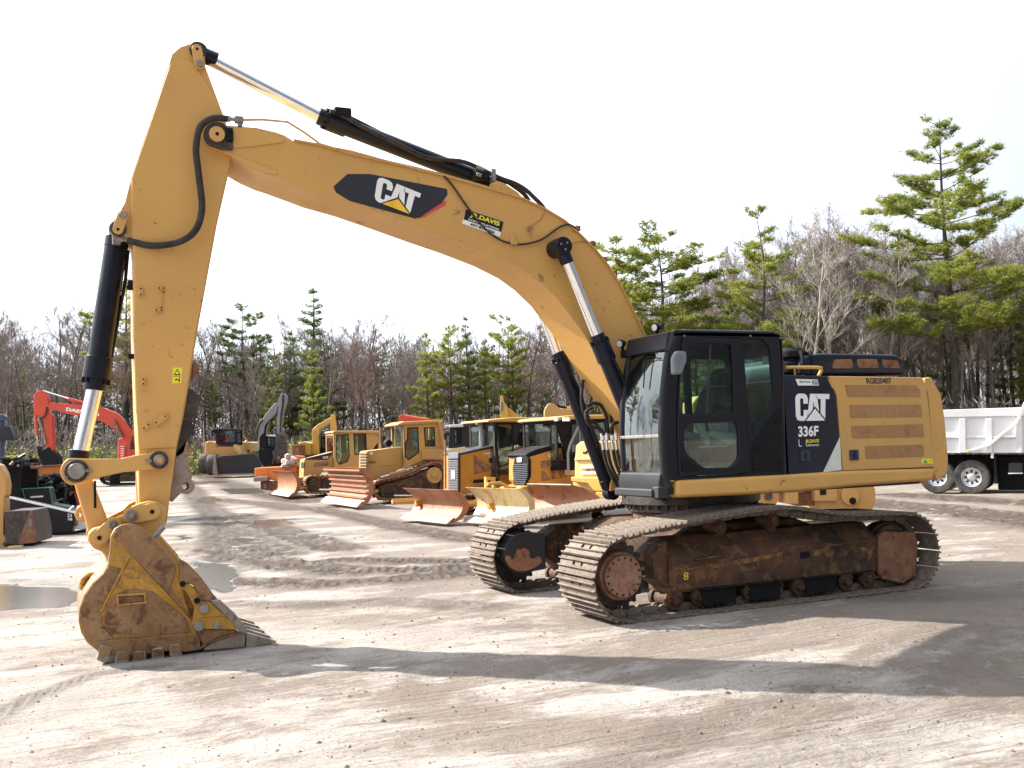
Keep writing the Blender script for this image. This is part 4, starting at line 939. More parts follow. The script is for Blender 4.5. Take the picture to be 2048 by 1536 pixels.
for p in ([(1370,1080),(1375,1000),(1355,900)], [(1230,1110),(1215,1060),(1190,1040)], [(860,1170),(880,1090),(905,940)], [(905,1180),(915,1080),(930,940)]):
    mb = MB(); mb.tube([W0.S(*q, 1.1) for q in ZC(p)], .014, 6); mb.build('control_lever', M['plas'], CABO)
# mirror, lamps
mp_ = rounded(px_side([(1344,750),(1343,715),(1350,702),(1370,703),(1371,722),(1361,749)], 1.8), .03)
MI = plate('mirror', mp_, [], 1.76, 1.84, M['mirror'], CABO, bevel=.025)
mb = MB(); mb.tube([W0.S(1332, 702, 1.6), W0.S(1340, 700, 1.7), W0.S(1352, 720, 1.78), W0.S(1352, 726, 1.78)], .014, 8); mb.cyl(W0.S(1346, 724, 1.74), W0.S(1354, 724, 1.78), .03, n=10); mb.build('mirror_arm', M['matt'], CABO)
def lamp(p, d, r=.055):
    d = Vector(d).normalized(); mb = MB(); mb.cyl(p-d*.07, p, r*.6, r, 16); mb.cyl(p, p+d*.02, r, r, 16); mb.tube([p-d*.03, p-d*.03-Vector((0, 0, .12))], .02, 8); L = mb.build('work_lamp', M['matt'], CABO, .004)
    mb = MB(); mb.cyl(p+d*.015, p+d*.026, r*.78, n=16); mb.build('lamp_lens', M['lens'], CABO)
lamp(Vector((1.32, .58, 3.22)), (1, .25, -.1)); lamp(Vector((1.05, .98, 3.38)), (1, .25, -.1)); 
mb = MB(); mb.box((1.16, .52, 3.04), (1.30, .64, 3.14)); mb.build('lamp_bracket', M['matt'], CABO, .01)
# tanks on the far deck, seen through the glass and past the boom
mb = MB(); mb.prism(px_side([(1386,828),(1386,806),(1396,792),(1418,792),(1420,828)], -1.2)+[], -1.5, -1.2, 'y'); mb.build('toolbox', M['yellow'], EX, .03)
mb = MB(); mb.box((-2.2, -1.5, 1.46), (-.3, -1.2, 1.7)); mb.build('fuel_tank', M['yellow'], EX, .05)
# --- boom
BY = .38
top = px_side([(409,279),(406,266),(412,257),(431,250),(463,251),(514,255),(552,264),(569,270),(587,281),(641,291),(697,308),(839,340),(894,354),(976,377),(1044,397),(1089,418),(1130,443),(1160,470),(1191,501),(1215,531),(1239,569),(1263,617),(1284,661),(1294,682)], BY)
bot = px_side([(1170,672),(1147,641),(1113,596),(1078,562),(1044,537),(993,511),(925,484),(856,460),(771,429),(703,405),(634,385),(600,372),(555,355),(533,348),(500,333),(463,311),(420,293)], BY)
boom_poly = top+[(.62, 2.75), (.40, 2.1), (.28, 1.75), (.45, 1.62), (.7, 1.7), (1.05, 2.3), (1.4, 2.85)]+bot
mb = MB(); mb.prism(boom_poly, -BY, BY, 'y'); BOOM = mb.build('boom', M['yellow'], EX, .012)
# top flange and weld bead plates
def strip(line, y0, y1, h, off=0.0):
    mb = MB(); n = len(line)
    for i, (x, z) in enumerate(line):
        a = line[max(0, i-1)]; b = line[min(n-1, i+1)]; t = Vector((b[0]-a[0], b[1]-a[1])).normalized(); nn = Vector((t.y, -t.x))
        if nn.y < 0 and abs(nn.y) > .2: nn = -nn
        for q, y in ((off, y0), (off, y1), (off+h, y1), (off+h, y0)): mb.v.append((x+nn.x*q, y, z+nn.y*q))
    for i in range(n-1):
        for k in range(4): mb.f.append((i*4+k, i*4+(k+1) % 4, (i+1)*4+(k+1) % 4, (i+1)*4+k))
    mb.f += [(0, 1, 2, 3), ((n-1)*4+3, (n-1)*4+2, (n-1)*4+1, (n-1)*4)]
    return mb
strip(top[8:], -BY-.025, BY+.025, .022, -.01).build('boom_flange', M['yellow'], BOOM)
plate('reinforcement', rounded(px_side([(466,254),(510,258),(562,273),(569,279),(565,285),(500,294),(466,296)], BY), .03), [], BY, BY+.014, M['yellow'], BOOM, bevel=.006)
plate('reinforcement', rounded(px_side([(466,308),(500,322),(555,344),(553,350),(530,346),(495,330),(464,314)], BY), .01), [], BY, BY+.010, M['yellow'], BOOM, bevel=.004)
# nose boss and pin
nose = [(433+26*math.cos(a)*1.0, 269+26*math.sin(a)) for a in [R_(120+15*k) for k in range(13)]]+[(462,262),(466,300),(445,300)]
plate('nose_boss', px_side(nose, BY+.03), [], BY, BY+.03, M['dsteel'], BOOM, bevel=.006)
c = W0.S(434, 268, BY+.05); mb = MB(); mb.cyl((c.x, -BY-.05, c.z), (c.x, BY+.06, c.z), .085, n=24); mb.build('pin', M['yellow'], BOOM, .006)
mb = MB(); mb.cyl((c.x, BY+.055, c.z), (c.x, BY+.064, c.z), .02, n=12); mb.build('grease_point', M['matt'], BOOM); mb = MB(); p = W0.S(459, 270, BY+.05); mb.cbox(p, (.07, .05, .15)); mb.cyl(p+Vector((0, 0, .05)), p+Vector((0, .05, .05)), .022, n=6); mb.cyl(p-Vector((0, 0, .05)), p+Vector((0, .05, -.05)), .022, n=6); mb.build('pin_keeper', M['matt'], BOOM, .006)
# big emblem
ey = BY+.0025
plate('emblem_panel', px_side([(667,373),(695,348),(740,348),(894,378),(895,389),(880,411),(850,433),(830,437),(700,402),(672,385)], ey), [], BY, BY+.004, M['navy'], BOOM, bevel=0.0)
LQ = [(747,402),(826,431),(842,391),(756,358)]
LQ = [(748,401),(829,432),(842,387),(756,352)]
ey = BY+.0065
decal('emblem', W0, LQ, ey, M['dwhite'], BOOM, polys=LOGO)
decal('emblem', W0, LQ, ey+.002, M['dblack'], BOOM, polys=TRI_BK)
decal('emblem', W0, LQ, ey+.004, M['dtri'], BOOM, polys=TRI)
decal('stripe', W0, [(838,438),(891,411),(891,401),(846,430)], ey, M['dred'], BOOM, polys=[[(0, 0), (.3, .0), (1, .2), (1, 1), (.1, .9)]])
SQ = [(924,447),(1000,474),(1007,443),(932,418)]
decal('sticker', W0, SQ, ey, M['dwhite'], BOOM, polys=[[(0, 0), (1, 0), (1, 1), (0, 1)]])
decal('sticker', W0, SQ, ey+.001, M['dblack'], BOOM, polys=[[(0.01, .3), (1, .32), (1, .99), (0, .99)]])
sub = lambda q, u0, u1, v0, v1: [quadmap(q, u0, v0), quadmap(q, u1, v0), quadmap(q, u1, v1), quadmap(q, u0, v1)]
decal('sticker', W0, sub(SQ, .14, .92, .55, .92), ey+.003, M['dyel'], BOOM, text='JR.DAVIS', bold=.045)
decal('sticker', W0, sub(SQ, .12, .93, .36, .48), ey+.003, M['dwhite'], BOOM, text='CONSTRUCTION', bold=.03)
decal('sticker', W0, sub(SQ, .2, .85, .07, .24), ey+.003, M['dblack'], BOOM, text='407-870-006', bold=.03)
# pipes along the top, clamps
for off, r in ((.05, .016), (.09, .014)):
    mb = MB(); mb.tube([(x+off*.2*(i > 18), .30-off, z+.045+off*.3) for i, (x, z) in enumerate(top[10:24])], r, 8); mb.build('hydraulic_pipe', M['yellow'], BOOM)
mb = MB(); mb.tube([(x+.04, .33, z+.03) for x, z in px_side([(1089,418),(1130,443),(1160,470),(1191,501),(1215,531),(1239,569),(1263,617),(1284,661),(1296,690)], BY)], .02, 8)
mb.build('hydraulic_pipe', M['steel'], BOOM)
for q in ((1158,464),(1188,494),(1212,526),(1282,652)): 
    mb = MB(); p = W0.S(*q, .34); mb.cbox(p+Vector((.03, 0, .04)), (.07, .09, .07)); mb.build('pipe_clamp', M['rust'], BOOM, .008)
mb = MB(); mb.tube([W0.S(x, y, .40) for x, y in ((482,240),(575,244),(640,288),(700,302),(780,324),(858,344))], .013, 8, 2); mb.build('hydraulic_pipe', M['yellow'], BOOM)
mb = MB(); p = W0.S(472, 239, .38); q = W0.S(452, 237, .38); mb.tube([q, p], .022, 10); mb.cbox(W0.S(478, 240, .38), (.09, .07, .07)); mb.cbox(W0.S(480, 247, .38), (.05, .05, .07)); mb.cyl(W0.S(453, 237, .38), W0.S(461, 238, .38), .036, n=6); mb.build('hose_fitting', M['steel'], BOOM, .004)
mb = MB(); hp_ = [(455,238),(440,236),(426,237),(412,243),(401,254),(395,272),(392,300),(395,330),(400,370),(404,405),(402,432),(394,455),(380,472),(358,484),(330,490),(300,491),(275,486),(255,481)]
mb.tube([W0.S(x, y, .42-.16*max(0, (i-12)/5)) for i, (x, y) in enumerate(hp_)], .036, 10, 4); mb.build('hose', M['hose'], BOOM)
mb = MB(); mb.tube([W0.S(236, 476, .24), W0.S(256, 481, .26)], .024, 10); mb.cyl(W0.S(240, 477, .25), W0.S(247, 479, .25), .04, n=6); mb.cbox(W0.S(233, 480, .2), (.08, .1, .1)); mb.build('hose_fitting', M['steel'], BOOM, .004)
mb = MB(); cable = [(888,352),(905,371),(925,400),(945,428),(965,452),(985,470),(1003,481),(1022,487),(1040,489),(1062,486),(1085,478),(1108,462),(1122,453),(1138,449),(1152,456)]
mb.tube([W0.S(x, y, .405) for x, y in cable], .012, 8, 4); mb.build('cable', M['hose'], BOOM)
mb = MB(); p = W0.S(1027, 484, .40); mb.cbox(p, (.09, .04, .07)); mb.cbox(p+Vector((0, -.01, .06)), (.05, .03, .08)); mb.build('cable_clamp', M['yellow'], BOOM, .006)
mb = MB(); mb.tube([W0.S(x, y, .395) for x, y in ((1090,424),(1080,440),(1062,453),(1056,456),(1060,464),(1062,476))], .004, 5, 3); mb.build('loose_wire', M['rust'], BOOM)
mb = MB(); p = W0.S(1059, 458, .40); mb.cyl(p, p+Vector((0, .03, 0)), .03, n=10); mb.build('wire_knot', M['rust'], BOOM)
mb = MB(); mb.tube([W0.S(x, y, .395) for x, y in ((1143,489),(1158,483),(1180,486),(1195,492))], .004, 5, 3); mb.build('loose_wire', M['rust'], BOOM)
# lug of the arm cylinder
lug = px_side([(980,368),(994,362),(1008,367),(1035,385),(1046,398),(985,382)], .2)
for y in (-.2, .17):
    mb = MB(); mb.prism(lug, y, y+.05, 'y'); mb.build('cylinder_lug', M['yellow'], BOOM, .01)
# --- stick
SY = .28
st = [(338,126),(343,108),(361,93),(383,86),(398,87),(409,98),(411,133),(434,195),(449,235),(458,264),(463,315),(460,335),(434,450),(412,570),(394,668),(380,756),(367,834),(353,900),(345,960),(338,1010),(334,1045),(318,1062),(296,1060),(281,1042),(278,1010),(277,900),(273,820),(268,668),(267,532),(267,497),(262,470),(262,356)]
sp_ = px_side(st, SY); mb = MB(); mb.prism(sp_, -SY, SY, 'y'); STK = mb.build('stick', M['yellow'], EX, .012)
pl = px_side([(340,130),(348,121),(362,117),(376,119),(388,128),(398,143),(420,178),(434,197),(448,237),(457,268),(461,315),(458,335),(432,450),(410,570),(391,668),(377,756),(364,834),(352,895),(280,898),(276,820),(271,668),(270,532),(268,497),(264,470),(264,356)], SY)
plate('side_plate', pl, [], SY, SY+.012, M['yellow'], STK, bevel=.006)
for y in (SY-.10, -SY+.02):
    mb = MB(); mb.prism(px_side([(262,355),(249,405),(234,430),(222,447),(221,462),(230,473),(246,474),(262,480),(275,480),(275,360)], SY), y, y+.08, 'y'); mb.build('cylinder_lug', M['yellow'], STK, .012)
def disc(p, r, y0, y1, mat, name, par, bev=.006, n=28):
    mb = MB(); mb.cyl((p.x, y0, p.z), (p.x, y1, p.z), r, n=n); return mb.build(name, M[mat], par, bev)
def link_plate(a, b, w, y0, y1, mat, par, name='pin_lock', bolts=1):
    A, B = W0.S(*a, y1), W0.S(*b, y1); A.y = B.y = 0; d = (B-A).normalized(); n = Vector((-d.z, 0, d.x)); pl = []
    for k in range(9): t = math.pi/2+math.pi*k/8; q = A+(d*math.cos(t)+n*math.sin(t))*w; pl.append((q.x, q.z))
    for k in range(9): t = -math.pi/2+math.pi*k/8; q = B+(d*math.cos(t)+n*math.sin(t))*w; pl.append((q.x, q.z))
    mb = MB(); mb.prism(pl, y0, y1, 'y'); return mb.build(name, M[mat], par, .006)
disc(W0.S(395, 102, SY), .088, SY, SY+.03, 'dsteel', 'pin_boss', STK); link_plate((394, 98), (399, 128), .055, SY+.03, SY+.055, 'yellow', STK)
disc(W0.S(399, 128, SY+.05), .038, SY+.055, SY+.085, 'steel', 'bolt', STK, .004, 16); disc(W0.S(394, 98, SY+.05), .016, SY+.055, SY+.058, 'matt', 'grease_point', STK, 0, 12)
disc(W0.S(236, 457, SY), .085, SY-.02, SY+.015, 'dsteel', 'pin_boss', STK); link_plate((236, 458), (246, 430), .055, SY+.015, SY+.04, 'yellow', STK)
disc(W0.S(246, 429, SY+.04), .036, SY+.04, SY+.07, 'steel', 'bolt', STK, .004, 16); disc(W0.S(236, 458, SY+.05), .016, SY+.04, SY+.043, 'matt', 'grease_point', STK, 0, 12)
def bracket(a, b, w, t=.035, ends=True):
    A, B = W0.S(*a, SY+.012), W0.S(*b, SY+.012); d = (B-A).normalized(); n = Vector((-d.z, 0, d.x)); e = []
    pl = [(q.x, q.z) for q in (A+n*w, B+n*w, B-n*w, A-n*w)]; mb = MB(); mb.prism(pl, SY+.012, SY+.012+t, 'y')
    mb.build('hose_bracket', M['yellow'], STK, .006)
    for c in (A.lerp(B, .15), A.lerp(B, .85)): mb = MB(); mb.cyl((c.x, SY+.012+t, c.z), (c.x, SY+.014+t, c.z), .009, n=8); mb.build('bolt_hole', M['matt'], STK)
bracket((281,576),(281,592), .022); bracket((316,577),(328,577), .016); bracket((328,578),(322,622), .008, .008); bracket((310,621),(324,621), .016); bracket((286,757),(286,770), .02); bracket((308,848),(334,830), .035); bracket((286,858),(298,848), .03, .025)
for q in ((286,646),(288,782),(291,821),(374,655)): plate('cover_cap', rounded(px_side([(q[0]-5,q[1]-2),(q[0]+5,q[1]-2),(q[0]+5,q[1]+2),(q[0]-5,q[1]+2)], SY), .01), [], SY+.012, SY+.018, M['yelbg'], STK, bevel=.002)
for q in ((263,566),(261,575),(263,713)):
    mb = MB(); mb.cbox(W0.S(*q, .1), (.07, .1, .05)); mb.build('line_clamp', M['matt'], STK, .006)
wq = [(344,767),(363,766),(364,735),(346,735)]; wy = SY+.0135
decal('warning_sticker', W0, wq, wy, M['dyel'], STK, polys=[[(0, 0), (1, 0), (1, 1), (0, 1)]])
decal('warning_sticker', W0, sub(wq, .12, .88, .52, .92), wy+.002, M['dblack'], STK, polys=[[(0, 0), (1, 0), (.5, 1)]])
decal('warning_sticker', W0, sub(wq, .27, .73, .58, .82), wy+.004, M['dyel'], STK, polys=[[(0, 0), (1, 0), (.5, 1)]])
decal('warning_sticker', W0, sub(wq, .02, .98, .44, .465), wy+.002, M['dblack'], STK, polys=[[(0, 0), (1, 0), (1, 1), (0, 1)]])
decal('warning_sticker', W0, sub(wq, .3, .6, .2, .28), wy+.002, M['dblack'], STK, polys=[[(0, 0), (1, 0), (1, 1), (0, 1)]])
decal('warning_sticker', W0, sub(wq, .65, .85, .1, .4), wy+.002, M['dblack'], STK, polys=[[(0, 0), (1, 0), (.6, .6), (1, .8), (.5, 1), (.2, .5)]])
# thumb mount plates on the belly of the stick
for y in (-.16, .1):
    mb = MB(); mb.prism(px_side([(384,728),(397,730),(398,750),(384,757)], .1), y, y+.06, 'y'); mb.build('thumb_bracket', M['rust'], STK, .006)
def scal(c, r, a0, a1, n=7): return [(c[0]+r*math.cos(R_(a0+(a1-a0)*k/(n-1))), c[1]+r*math.sin(R_(a0+(a1-a0)*k/(n-1)))) for k in range(n)]
tp = [(378,776),(386,780),(408,802)]+scal((402,812), 10, -60, -200)+scal((396,842), 13, -110, -240)+[(386,868),(374,880),(367,905),(345,920),(340,900)]
for y in (-.17, .12):
    mb = MB(); mb.prism(px_side(tp, .14), y, y+.05, 'y'); mb.build('thumb_bracket', M['dsteel'], STK, .006)
eye = [(352,905),(372,880),(378,930),(384,955)]+scal((373,972), 16, -60, 130, 8)+[(344,1004),(336,1000)]
hole = scal((371,972), 7.5, 0, 330, 12)
for y in (-.17, .12): plate('thumb_lug', px_side(eye, .14), [px_side(hole, .14)], y, y+.05, M['dsteel'] if y < 0 else M['wear'], STK, bevel=.006)
# --- cylinders
def cylinder(name, base, head, rod_end, rb, rr, label, collar=True, mat='hydr', rod_mat='chrome', eye_r=.1, eye_w=.16):
    base, head, rod_end = Vector(base), Vector(head), Vector(rod_end); d = (head-base).normalized()
    mb = MB(); mb.cyl(base+d*.1, head, rb, n=32)
    if collar: mb.cyl(head-d*.26, head-d*.02, rb*1.2, n=32); mb.cyl(head-d*.02, head+d*.10, rb*1.0, rb*.95, 32); mb.cyl(base+d*.08, base+d*.2, rb*1.04, n=32)
    mb.cyl(base-Vector((0, eye_w/2, 0)), base+Vector((0, eye_w/2, 0)), eye_r, n=24)
    B = mb.build(name, M[mat], EX, .008); lab(B, label)
    for k in range(8): mb = MB(); a = 2*math.pi*k/8; q = d.to_track_quat('Z', 'Y') @ Vector((rb*1.08*math.cos(a), rb*1.08*math.sin(a), 0)); mb.cyl(head-d*.03+q, head+d*.03+q, .02, n=6); mb.build('bolt', M['matt'], B, .003)
    mb = MB(); mb.cyl(head+d*.08, rod_end, rr, n=28); mb.build('rod', M[rod_mat], B)
    mb = MB(); mb.cyl(rod_end-Vector((0, eye_w/2, 0)), rod_end+Vector((0, eye_w/2, 0)), eye_r*1.05, n=24); mb.cyl(rod_end-d*.22, rod_end-d*.06, rr*1.25, n=20); mb.build('rod_eye', M[mat], B, .008)
    return B, d
AC, d = cylinder('arm_cylinder', W0.S(994, 372, 0), W0.S(652, 238, 0), W0.S(395, 106, 0), .105, .072, 'black arm cylinder on top of the boom with a chrome rod')
off = Vector((0, .05, .15))
mb = MB(); mb.tube([W0.S(x, y, .14) for x, y in ((660,222),(690,234),(740,262),(800,290),(845,312),(880,319),(920,322),(945,330),(965,340))], .026, 8, 3); mb.build('hose', M['hose'], AC)
mb = MB(); mb.tube([W0.S(x, y, .02) for x, y in ((670,220),(700,235),(760,265),(840,305))], .024, 8, 3); mb.build('hydraulic_pipe', M['hydr'], AC)
mb = MB(); mb.cbox(W0.S(684, 226, .12), (.2, .14, .1)); mb.cbox(W0.S(960, 352, .14), (.18, .14, .10)); mb.build('port_block', M['matt'], AC, .015)
mb = MB(); mb.cyl(W0.S(952, 333, .14), W0.S(968, 341, .14), .034, n=6); mb.cyl(W0.S(952, 348, .2), W0.S(962, 352, .2), .03, n=6); mb.cbox(W0.S(985, 352, .14), (.06, .1, .16)); mb.build('hose_fitting', M['steel'], AC, .005)
for dy, pts in ((.14, [(968,341),(1000,356),(1030,367),(1052,380),(1070,397),(1083,410),(1092,424)]), (.02, [(990,362),(1010,362),(1030,374),(1048,388),(1058,402)])):
    mb = MB(); mb.tube([W0.S(x, y, dy) for x, y in pts], .028, 8, 3); mb.build('hose', M['hose'], AC)
disc(W0.S(994, 374, .24), .055, .22, .25, 'yellow', 'pin', AC); link_plate((996, 374), (1018, 388), .04, .225, .245, 'yellow', AC); disc(W0.S(1019, 388, .25), .025, .245, .265, 'steel', 'bolt', AC, .003, 12)
BC, d = cylinder('bucket_cylinder', W0.S(237, 460, 0), W0.S(192, 762, 0), W0.S(153, 942, 0), .118, .082, 'long black bucket cylinder with a chrome rod in front of the stick')
mb = MB(); p = W0.S(237, 478, .1); mb.cbox(p, (.14, .12, .14)); mb.tube([W0.S(256, 500, 0), W0.S(251, 560, 0), W0.S(236, 640, 0), W0.S(222, 720, 0), W0.S(217, 745, 0)], .02, 8); mb.build('hydraulic_pipe', M['hydr'], BC, .006)
for nm, y, tp_, mid in (('near', .56, (1125, 495), (1205, 690)), ('far', -.56, (1104, 622), (1137, 706))):
    b = W0.S(1322, 985, .56) if y > 0 else W0.S(1222, 985, -.56)
    B2 = Vector((b.x, y, b.z)); topn = W0.S(1126, 492, .62) if y > 0 else Vector((2.1, -.56, 4.43))
    topn.y = y; h = B2.lerp(topn, .62 if y > 0 else .585)
    HC, d = cylinder('boom_cylinder', B2, h, topn, .10, .068, nm+' boom cylinder, black barrel with a chrome rod beside the cab' if y > 0 else 'far boom cylinder seen left of the cab with looping hoses')
    mb = MB(); s = 1 if y > 0 else -1
    mb.cyl(topn-Vector((0, .2*s, 0)), topn+Vector((0, .1*s, 0)), .115, n=28); mb.build('pin_cap', M['hydr'], HC, .02, True, 3)
    for k in range(3): mb = MB(); a = 2.1*k+.3; c = topn+Vector((.05*math.cos(a), .1*s, .05*math.sin(a))); mb.cyl(c, c+Vector((0, .01*s, 0)), .014, n=8); mb.build('bolt', M['steel'], HC)
    side = Vector((.13, 0, 0)); hh = h-d*.2
    mb = MB(); mb.tube([hh+Vector((-.02, .12, 0)), hh-d*.35+Vector((-.05, .11, 0)), hh-d*.8+Vector((.0, .13, 0)), hh-d*1.1+Vector((.02, .14, 0))], .018, 8, 3); mb.build('hydraulic_pipe', M['hydr'], HC)
# hoses between the cylinders and the cab
HB = BOOM
for i, pts in enumerate([[(1166,760),(1163,800),(1172,835),(1192,848),(1204,868)], [(1176,812),(1190,806),(1205,815),(1214,840),(1216,868)], [(1240,728),(1228,780),(1222,830),(1226,868)], [(1185,815),(1172,825),(1178,850),(1200,858),(1208,870)], [(1236,845),(1226,848),(1222,858),(1224,870)]]):
    mb = MB(); mb.tube([W0.S(x, y, -.30+.06*i) for x, y in pts], .023, 8, 4); mb.build('hose', M['hose'], EX)
for i, px in enumerate((1204, 1212, 1223, 1231)):
    mb = MB(); y = -.25+.04*i; mb.cyl(W0.S(px, 866, y), W0.S(px+1, 880, y), .030, n=6); mb.cyl(W0.S(px+1, 880, y), W0.S(px+3, 900, y), .024, n=10); mb.build('hose_fitting', M['chrome'], EX, .004)
    mb = MB(); mb.tube([W0.S(px+3, 898, y), W0.S(px+10, 930, y), W0.S(px+26, 965, y), W0.S(px+40, 990, y)], .024, 8, 3); mb.build('hose', M['hose'], EX)
# boom foot brackets ahead of the deck
for y in (-.66, -.49):
    mb = MB(); mb.prism([(.6, 1.35), (.98, 1.33), (.98, 1.42), (.94, 1.52), (.8, 1.60)], y, y+.05, 'y'); mb.build('foot_bracket', M['yellow'], EX, .01)
    mb = MB(); mb.prism([(.6, 1.35), (1.0, 1.33), (1.0, 1.45), (.9, 1.55), (.7, 1.6)], -y-.05, -y, 'y'); mb.build('foot_bracket', M['yellow'], EX, .01)
for y in (.40, -.50):
    mb = MB(); mb.prism([(.1, 1.4), (.9, 1.4), (.6, 2.0), (.3, 2.1), (.15, 2.0)], y, y+.06, 'y'); mb.build('foot_bracket', M['yellow'], EX, .01)
# --- bucket linkage
LY = .36
for s in (1, -1):
    A, B = W0.S(153, 942, LY), W0.S(318, 920, LY); d = (B-A).normalized(); n = Vector((-d.z, 0, d.x)); pl = []
    for k in range(13): t = math.pi*.62+math.pi*.76*k/12; q = A+(d*math.cos(t)+n*math.sin(t))*.15; pl.append((q.x, q.z))
    q = A+d*.17-n*.10; pl.append((q.x, q.z)); q = A+d*.45-n*.065; pl.append((q.x, q.z))
    for k in range(9): t = -math.pi*.45+math.pi*.9*k/8; q = B+(d*math.cos(t)+n*math.sin(t))*.10; pl.append((q.x, q.z))
    q = A+d*.45+n*.075; pl.append((q.x, q.z)); q = A+d*.17+n*.10; pl.append((q.x, q.z))
    mb = MB(); mb.prism(pl, s*(LY-.06), s*LY, 'y'); LK = mb.build('idler_link', M['yellow'], EX, .012)
    if s > 0:
        disc(A, .115, LY, LY+.03, 'dsteel', 'pin_boss', LK); disc(A, .082, LY+.03, LY+.06, 'steel', 'pin', LK, .012)
        disc(B, .095, LY, LY+.02, 'dsteel', 'pin_boss', LK); disc(B, .058, LY+.02, LY+.055, 'steel', 'pin', LK, .01); disc(B, .03, LY+.055, LY+.06, 'yellow', 'pin_centre', LK, 0)
        for q in ((178, 941), (297, 922), (137, 955)):
            mb = MB(); c = W0.S(*q, LY); mb.cbox(c+Vector((0, .01, 0)), (.06, .03, .03)); mb.cyl(c+Vector((.02, 0, 0)), c+Vector((.02, .04, 0)), .018, n=6); mb.build('bolt', M['steel'], LK, .003)
mb = MB(); mb.prism(px_side([(147,962),(160,950),(178,948),(184,956),(200,998),(216,1040),(207,1068),(190,1085),(178,1072),(170,1040)], .24), -.24, .24, 'y'); HL = mb.build('bucket_link', M['yellow'], EX, .03)
plate('lifting_eye', px_side([(163,1010),(152,1018),(149,1030),(153,1040),(163,1044),(174,1040),(172,1012)], .03), [px_side(scal((159,1030), 4, 0, 320, 9), .03)], -.02, .05, M['yellow'], HL, bevel=.006)
mb = MB(); mb.box((W0.S(190,985,.24).x-.012, .24, W0.S(190,985,.24).z-.16), (W0.S(190,985,.24).x+.012, .2445, W0.S(190,985,.24).z+.12)); mb.build('slot', M['matt'], HL)
# --- bucket
Z5 = lambda pts: [(100+x*.319, 860+y*.319) for x, y in pts]
NB = .76
ears = Z5([(236,690),(238,655),(262,625),(290,612),(330,602),(400,560),(480,520),(520,480),(560,462),(620,445),(680,452),(720,478),(732,500),(720,600),(690,655),(760,740),(815,820),(800,850),(640,760),(500,700),(400,760),(372,850),(358,800),(325,765),(270,740)])
BK = thing('tmp', '', ''); bpy.data.objects.remove(BK)
back = Z5([(385,665),(378,740),(368,840),(335,895),(270,955),(215,1035),(186,1120),(180,1200),(195,1270),(235,1335),(300,1385),(400,1412),(520,1418),(640,1402),(740,1385),(850,1392),(945,1375)])
lipc = Z5([(965,1345),(905,1235),(880,1180),(830,1010),(808,850)])
topb = Z5([(780,815),(700,725),(625,645),(560,602),(500,592),(445,602),(410,625)])
sp2 = px_side(back+lipc+topb, NB)
mb = MB(); mb.prism(sp2, NB-.05, NB, 'y'); BKT = mb.build('bucket', M['bucket'], EX, .010); lab(BKT, 'worn yellow and brown digging bucket resting on the ground')
mb = MB(); mb.prism(sp2, -NB, -NB+.05, 'y'); mb.build('side_wall', M['bucket'], BKT, .01)
wl_ = px_side(Z5([(560,600),(500,590),(445,600),(410,622)])+back, NB); mb = MB(); nW = len(wl_); cx, cz = 6.9, .65
for (x, z) in wl_:
    d = Vector((cx-x, cz-z)).normalized()*.035
    mb.v += [(x, NB-.002, z), (x, -NB+.002, z), (x+d.x, -NB+.002, z+d.y), (x+d.x, NB-.002, z+d.y)]
for i in range(nW-1):
    for k in range(4): a = i*4+k; b2 = i*4+(k+1) % 4; mb.f.append((a, b2, b2+4, a+4))
mb.build('shell', M['bronze'], BKT)
def ov(name, pts, mat, y=NB, t=.012, par=None, bev=.005, r=.015): return plate(name, rounded(px_side(Z5(pts), y), r, 3), [], y, y+t, M[mat], par or BKT, bevel=bev)
ov('wear_plate', [(392,670),(412,630),(450,604),(500,597),(560,606),(622,648),(700,730),(775,815),(790,880),(750,990),(870,1150),(880,1185),(840,1130),(620,900),(500,785),(430,705)], 'bronze')
ov('wear_plate', [(368,850),(450,870),(440,940),(345,1050),(315,1140),(335,1230),(400,1310),(240,1328),(187,1200),(190,1120),(220,1035),(275,955),(338,897)], 'bronze', t=.010)
ov('wear_plate', [(345,1120),(400,1045),(470,1000),(560,1000),(640,1010),(740,1085),(850,1180),(885,1265),(560,1300),(400,1306),(340,1235)], 'bronze', t=.007)
ov('wear_plate', [(240,1332),(400,1314),(700,1300),(935,1288),(945,1370),(850,1388),(740,1380),(640,1398),(520,1412),(400,1406),(300,1380)], 'bronze', t=.014)
o = plate('maker_plate_frame', px_side(Z5([(412,1030),(600,1018),(606,1085),(420,1103)]), NB), [px_side(Z5([(428,1042),(588,1032),(592,1076),(434,1090)]), NB)], NB, NB+.028, M['bucket'], BKT, bevel=.006)
ov('maker_plate', [(430,1044),(586,1034),(590,1074),(436,1088)], 'rustp', t=.012, r=.002)
for a, b2 in (((500,785),(880,1195)), ((498,790),(318,1142)), ((250,1330),(900,1290)), ((430,700),(500,785))):
    mb = MB(); P_, Q_ = [W0.S(*p, NB+.008) for p in Z5([a, b2])]; mb.tube([P_, Q_], .010, 6); mb.build('weld', M['bronze'] if a[0] == 250 else M['bucket'], BKT)
